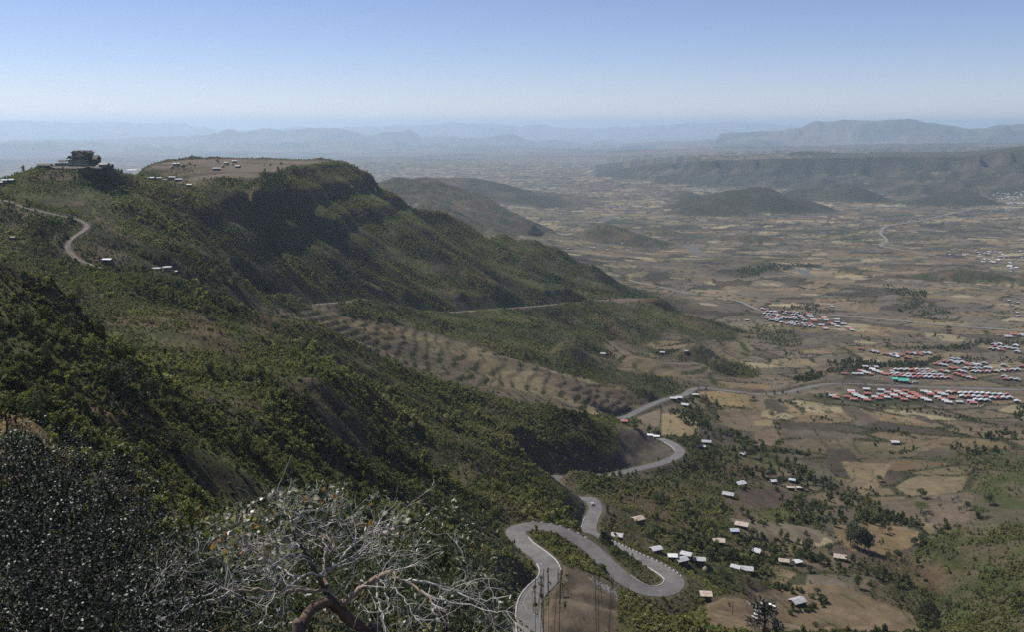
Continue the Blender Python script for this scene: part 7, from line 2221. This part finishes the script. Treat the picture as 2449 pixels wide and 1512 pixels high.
LM = {'pale': leaf_mat2('glare_pale_leaf', (0.27, 0.25, 0.20), .25, .4, .4), 'orange': leaf_mat2('orange_leaf', (0.22, 0.12, 0.045), .45, .5, .3), 'green': leaf_mat2('yellow_green_leaf', (0.16, 0.17, 0.04), .45, .5, .3)}  # the pale leaves have whitish glare painted into their base colour
for key in leafs:
    o = from_lists('leaves', leafs[key][0], leafs[key][1], LM[key], bare)
    o['label'] = {'pale': 'curled leaves painted pale with glare', 'orange': 'orange withered leaves', 'green': 'yellow-green leaves'}[key]

# glossy evergreen shrubs
M_GLOSS = leaf_mat2('glossy_leaf', (0.013, 0.018, 0.008), .05, .42, .22)
M_WILLOW = leaf_mat2('narrow_leaf', (0.06, 0.072, 0.032), .2, .40, .4)
def big_shrub(name, label, blobs, size, aspect, per, mat, seed, upright=0.0):
    """blobs: frame x, y, distance, radius (m)"""
    rng = np.random.default_rng(seed)
    cs = [(at(x, y, d), R_) for x, y, d, R_ in blobs]
    cx_ = sum(c.x for c, _ in cs) / len(cs); cyy = sum(c.y for c, _ in cs) / len(cs)
    g = gsafe(cx_, cyy)
    root = empty(name, (cx_, cyy, g)); tag(root, label, 'shrub', None)
    B = root.location
    P_ = []
    for c, R_ in cs:
        n = int(per * R_ ** 2.2)
        # sprays: short twigs carrying leaves, giving tufts and gaps
        nsp = max(8, n // 14)
        d = rng.normal(size=(nsp, 3)); d /= np.linalg.norm(d, axis=1, keepdims=True)
        rad = R_ * (0.35 + 0.65 * rng.random(nsp) ** 0.6)
        lump = 1 + 0.22 * np.sin(d[:, 0] * 7 + seed) * np.sin(d[:, 2] * 6)
        base_ = d * (rad * lump)[:, None]
        dirn = d * 0.6 + rng.normal(size=(nsp, 3)) * 0.45 + np.array([0, 0, 0.5])
        dirn /= np.linalg.norm(dirn, axis=1, keepdims=True)
        k = rng.integers(0, nsp, n); t = rng.random(n) * 0.42
        q = base_[k] + dirn[k] * t[:, None] + rng.normal(size=(n, 3)) * 0.035
        P_.append(q + np.array(c - B))
    P_ = np.concatenate(P_)
    V, Qd = leaf_quads(P_, rng.uniform(.7, 1.3, len(P_)) * size, rng, aspect, upright)
    me = mesh_np('foliage', V, Qd, False); me.materials.append(mat)
    o = obj('foliage', me, None, root); o['kind'] = 'stuff'
    V, Fc = [], []
    rd = random.Random(seed)
    for c, R_ in cs:
        top = c - B
        foot = Vector((top.x * .5 + rd.uniform(-.3, .3), top.y * .5 + rd.uniform(-.3, .3), 0))
        foot.z = gsafe(B.x + foot.x, B.y + foot.y) - B.z - .3
        mid_ = (top + foot) * .5 + Vector((rd.uniform(-.25, .25), rd.uniform(-.25, .25), .1))
        tube(V, Fc, [foot, mid_, top, top + Vector((rd.uniform(-.3, .3), rd.uniform(-.3, .3), R_ * .8))], [.07, .045, .025, .006], 5)
        for q in range(7):
            e = top + Vector((rd.gauss(0, 1), rd.gauss(0, 1), rd.gauss(.3, .8))).normalized() * R_ * .9
            tube(V, Fc, [(top + mid_) * .5, (top + e) * .5 + Vector((0, 0, .06)), e], [.018, .011, .004], 4)
    from_lists('stems', V, Fc, M_BARK, root)
    print(name, len(P_))
    return root
big_shrub('glossy_shrub', 'large black-green shrub with glittering leaves filling the bottom left corner', [
    (-60, 1210, 16, 1.1), (40, 1215, 16, 1.0), (150, 1225, 16.5, 1.0), (250, 1240, 17, .95), (315, 1270, 17, .75), (120, 1085, 18, .62), (60, 1150, 17, .8), (-40, 1120, 17.5, .7), (200, 1170, 17.5, .6), (275, 1200, 17.5, .55),
    (-80, 1340, 14.5, 1.1), (60, 1350, 14.5, 1.15), (200, 1360, 14.5, 1.1), (320, 1375, 14.5, .95), (410, 1400, 14.5, .8), (-40, 1480, 12.5, 1.1), (120, 1490, 12.5, 1.1), (270, 1500, 12.5, 1.05), (400, 1510, 12.6, .9), (120, 1620, 11, 1.1), (330, 1620, 11.2, 1.1), (-80, 1620, 11, 1.1)],
        .026, 1.5, 5600, M_GLOSS, 5, .3)
big_shrub('leafy_shrub', 'grey-green narrow-leaved shrub showing through the bare tree', [
    (470, 1370, 17, .75), (560, 1345, 17.5, .75), (640, 1320, 18, .8), (740, 1270, 18.5, .8), (700, 1240, 18.5, .5), (840, 1300, 18.5, .85), (930, 1330, 18, .8), (480, 1460, 15.5, .85), (600, 1450, 16, .95), (740, 1420, 16.5, 1.0), (880, 1430, 16.5, .95), (1000, 1440, 16, .8),
    (560, 1540, 14.5, .95), (740, 1540, 14.5, 1.0), (920, 1540, 14.5, 1.0)],
    .036, 3.0, 2100, M_WILLOW, 8, .2)
big_shrub('leafy_shrub', 'narrow-leaved shrub right of the bare tree just above the road', [
    (1010, 1310, 18, .7), (1060, 1290, 18.2, .55), (1090, 1340, 18, .7), (1140, 1370, 17.5, .6), (1040, 1390, 17, .75), (1130, 1430, 16.5, .65), (1080, 1500, 15.5, .8), (1170, 1500, 15.5, .5)],
    .036, 3.0, 2100, M_WILLOW, 13, .2)
# darker trees on the nearest spur
NT_ = 'dark trees on the nearest spur at lower left'
for k, (kind, sx, sy, h, lb, wd) in enumerate([
    ('round', 18, 1045, 120, 'thin-leaved yellowish tree standing on dry grass at the left border', 1.0), ('round', 105, 1020, 95, 'dense dark tree leaning on the dry grass spur', .9),
    ('round', 40, 1110, 95, 'rounded dark bush-like tree below the yellowish one at the left border', 1.3), ('juniper', 190, 1130, 70, 'small dark tree on the edge of the dry grass spur', 1.2),
    ('round', 255, 1195, 60, 'low dark tree where the dry grass meets the glittering shrub', 1.3)]):
    tree(kind, sx, sy, h, lb, NT_, wd)

# dry stalks rising from the bottom edge
M_STALK = mat_simple('dry_stalk', (0.10, 0.07, 0.055), .9, .3, 8)
M_TINY = leaf_mat2('small_green_leaf', (0.07, 0.10, 0.03), .35, .5, .3)
def stalks(label, stems, dist, leaves=0, seed=1):
    rd = random.Random(seed)
    cx_ = sum(s[0][0] for s in stems) / len(stems)
    p0 = at(*zr(cx_, 1650), dist); g = gsafe(p0.x, p0.y)
    root = empty('dry_stalk_plant', (p0.x, p0.y, g)); tag(root, label, 'plant', 'dry stalks rising from the bottom edge of the view')
    B = root.location; V, Fc = [], []; LV, LF = [], []
    for st_ in stems:
        pts = [at(*zr(*q), dist + rd.uniform(-.05, .05)) for q in st_]
        foot = Vector((pts[0].x * .25 + B.x * .75 + rd.uniform(-.2, .2), pts[0].y + rd.uniform(-.1, .1), g - .1))
        W = crv([foot] + pts, 3)
        r0 = .0027
        tube(V, Fc, [w - B for w in W], [r0 + (.0016 - r0) * i / (len(W) - 1) for i in range(len(W))], 5)
        for q in range(leaves):
            k = rd.randint(len(W) // 2, len(W) - 1)
            curled_leaf(LV, LF, W[k] - B, rd.uniform(.02, .05), rd)
    from_lists('stem', V, Fc, M_STALK, root)
    if LV: from_lists('leaves', LV, LF, M_TINY, root)
stalks('tall thin dark stalks standing in front of the road at the bottom', [[(520, 1512), (510, 1200), (503, 880)], [(640, 1512), (645, 1150), (652, 835)], [(585, 1512), (640, 1280), (690, 1020), (715, 845)],
        [(640, 1512), (700, 1340), (745, 1135)], [(455, 1512), (435, 1250), (425, 970)]], 8.0, 5, 3)
stalks('leafy dry twigs over the left road edge at the bottom', [[(430, 1512), (390, 1380), (360, 1200), (348, 1050)], [(460, 1512), (400, 1440), (330, 1300), (345, 1110)], [(370, 1512), (350, 1380), (372, 1150)]], 8.4, 4, 4)
stalks('sparse bare stalks over the brown dirt lot', [[(1060, 1512), (1048, 1350), (1045, 1205)], [(1085, 1410), (1130, 1330), (1170, 1240)], [(1205, 1512), (1215, 1300), (1220, 1115)], [(1215, 1512), (1255, 1350), (1280, 1185)]], 8.6, 0, 5)
# flower-stalk plant with spiky tufts
def tuft_plant():
    D_ = 9.5
    p0 = at(1826, 1560, D_); g = gsafe(p0.x, p0.y)
    root = empty('spiky_plant', (p0.x, p0.y, g)); tag(root, 'branched dry plant with spiky dark tufts at the bottom right', 'plant')
    B = root.location; V, Fc = [], []; rd = random.Random(2)
    def A(zx, zy): return at(*r4(zx, zy), D_) - B
    foot = Vector((0, 0, -.1)); trunk = [foot, A(80, 1500), A(85, 1430), A(78, 1340)]
    tube(V, Fc, trunk, [.02, .014, .011, .006], 6)
    br = [[(85, 1500), (140, 1485), (190, 1465)], [(84, 1440), (110, 1410), (100, 1380)], [(82, 1440), (50, 1410), (25, 1370)], [(80, 1400), (110, 1350), (140, 1330)], [(80, 1380), (50, 1330), (20, 1300)], [(78, 1340), (75, 1300), (75, 1290)], [(80, 1500), (30, 1470), (5, 1440)]]
    TV, TF = [], []
    for b_ in br:
        tube(V, Fc, [A(*q) for q in b_], [.009, .007, .004], 5)
        e = A(*b_[-1])
        for q in range(34):
            d = Vector((rd.gauss(0, 1), rd.gauss(0, 1), rd.gauss(.35, .8))).normalized(); L_ = rd.uniform(.04, .085)
            s_ = d.orthogonal().normalized() * .009; b0 = len(TV)
            o_2 = e + Vector((rd.gauss(0, .03), rd.gauss(0, .03), rd.gauss(0, .025)))
            TV.extend([tuple(o_2 - s_), tuple(o_2 + s_), tuple(o_2 + d * L_ + s_ * .3), tuple(o_2 + d * L_ - s_ * .3)]); TF.append((b0, b0 + 1, b0 + 2, b0 + 3))
    from_lists('stem', V, Fc, M_STALK, root); from_lists('tufts', TV, TF, leaf_mat2('spiky_leaf', (0.06, .06, .045), .1, .35, .5), root)
tuft_plant()
# rubble heap on the dirt lot
p = hit(*zr(1175, 1100)); rd = random.Random(9); V, Fc = [], []
for q in range(260):
    x, y = rd.gauss(0, 2.6), rd.gauss(0, 2.2); s_ = rd.uniform(.12, .38); z_ = ground_z(p.x + x, p.y + y) - p.z + rd.uniform(0, .35)
    b0 = len(V)
    for dx, dy, dz in ((-1, -1, -1), (1, -1, -1), (0, 1, -1), (rd.uniform(-.5, .5), rd.uniform(-.5, .5), 1)):
        V.append((x + dx * s_, y + dy * s_, z_ + dz * s_ * .7))
    Fc += [(b0, b0 + 1, b0 + 3), (b0 + 1, b0 + 2, b0 + 3), (b0 + 2, b0, b0 + 3), (b0, b0 + 2, b0 + 1)]
o = from_lists('rubble_heap', V, Fc, M_WHITE); o.location = p
tag(o, 'scattered heap of white stones on the bare lot between the bends', 'rubble', None, 'stuff')
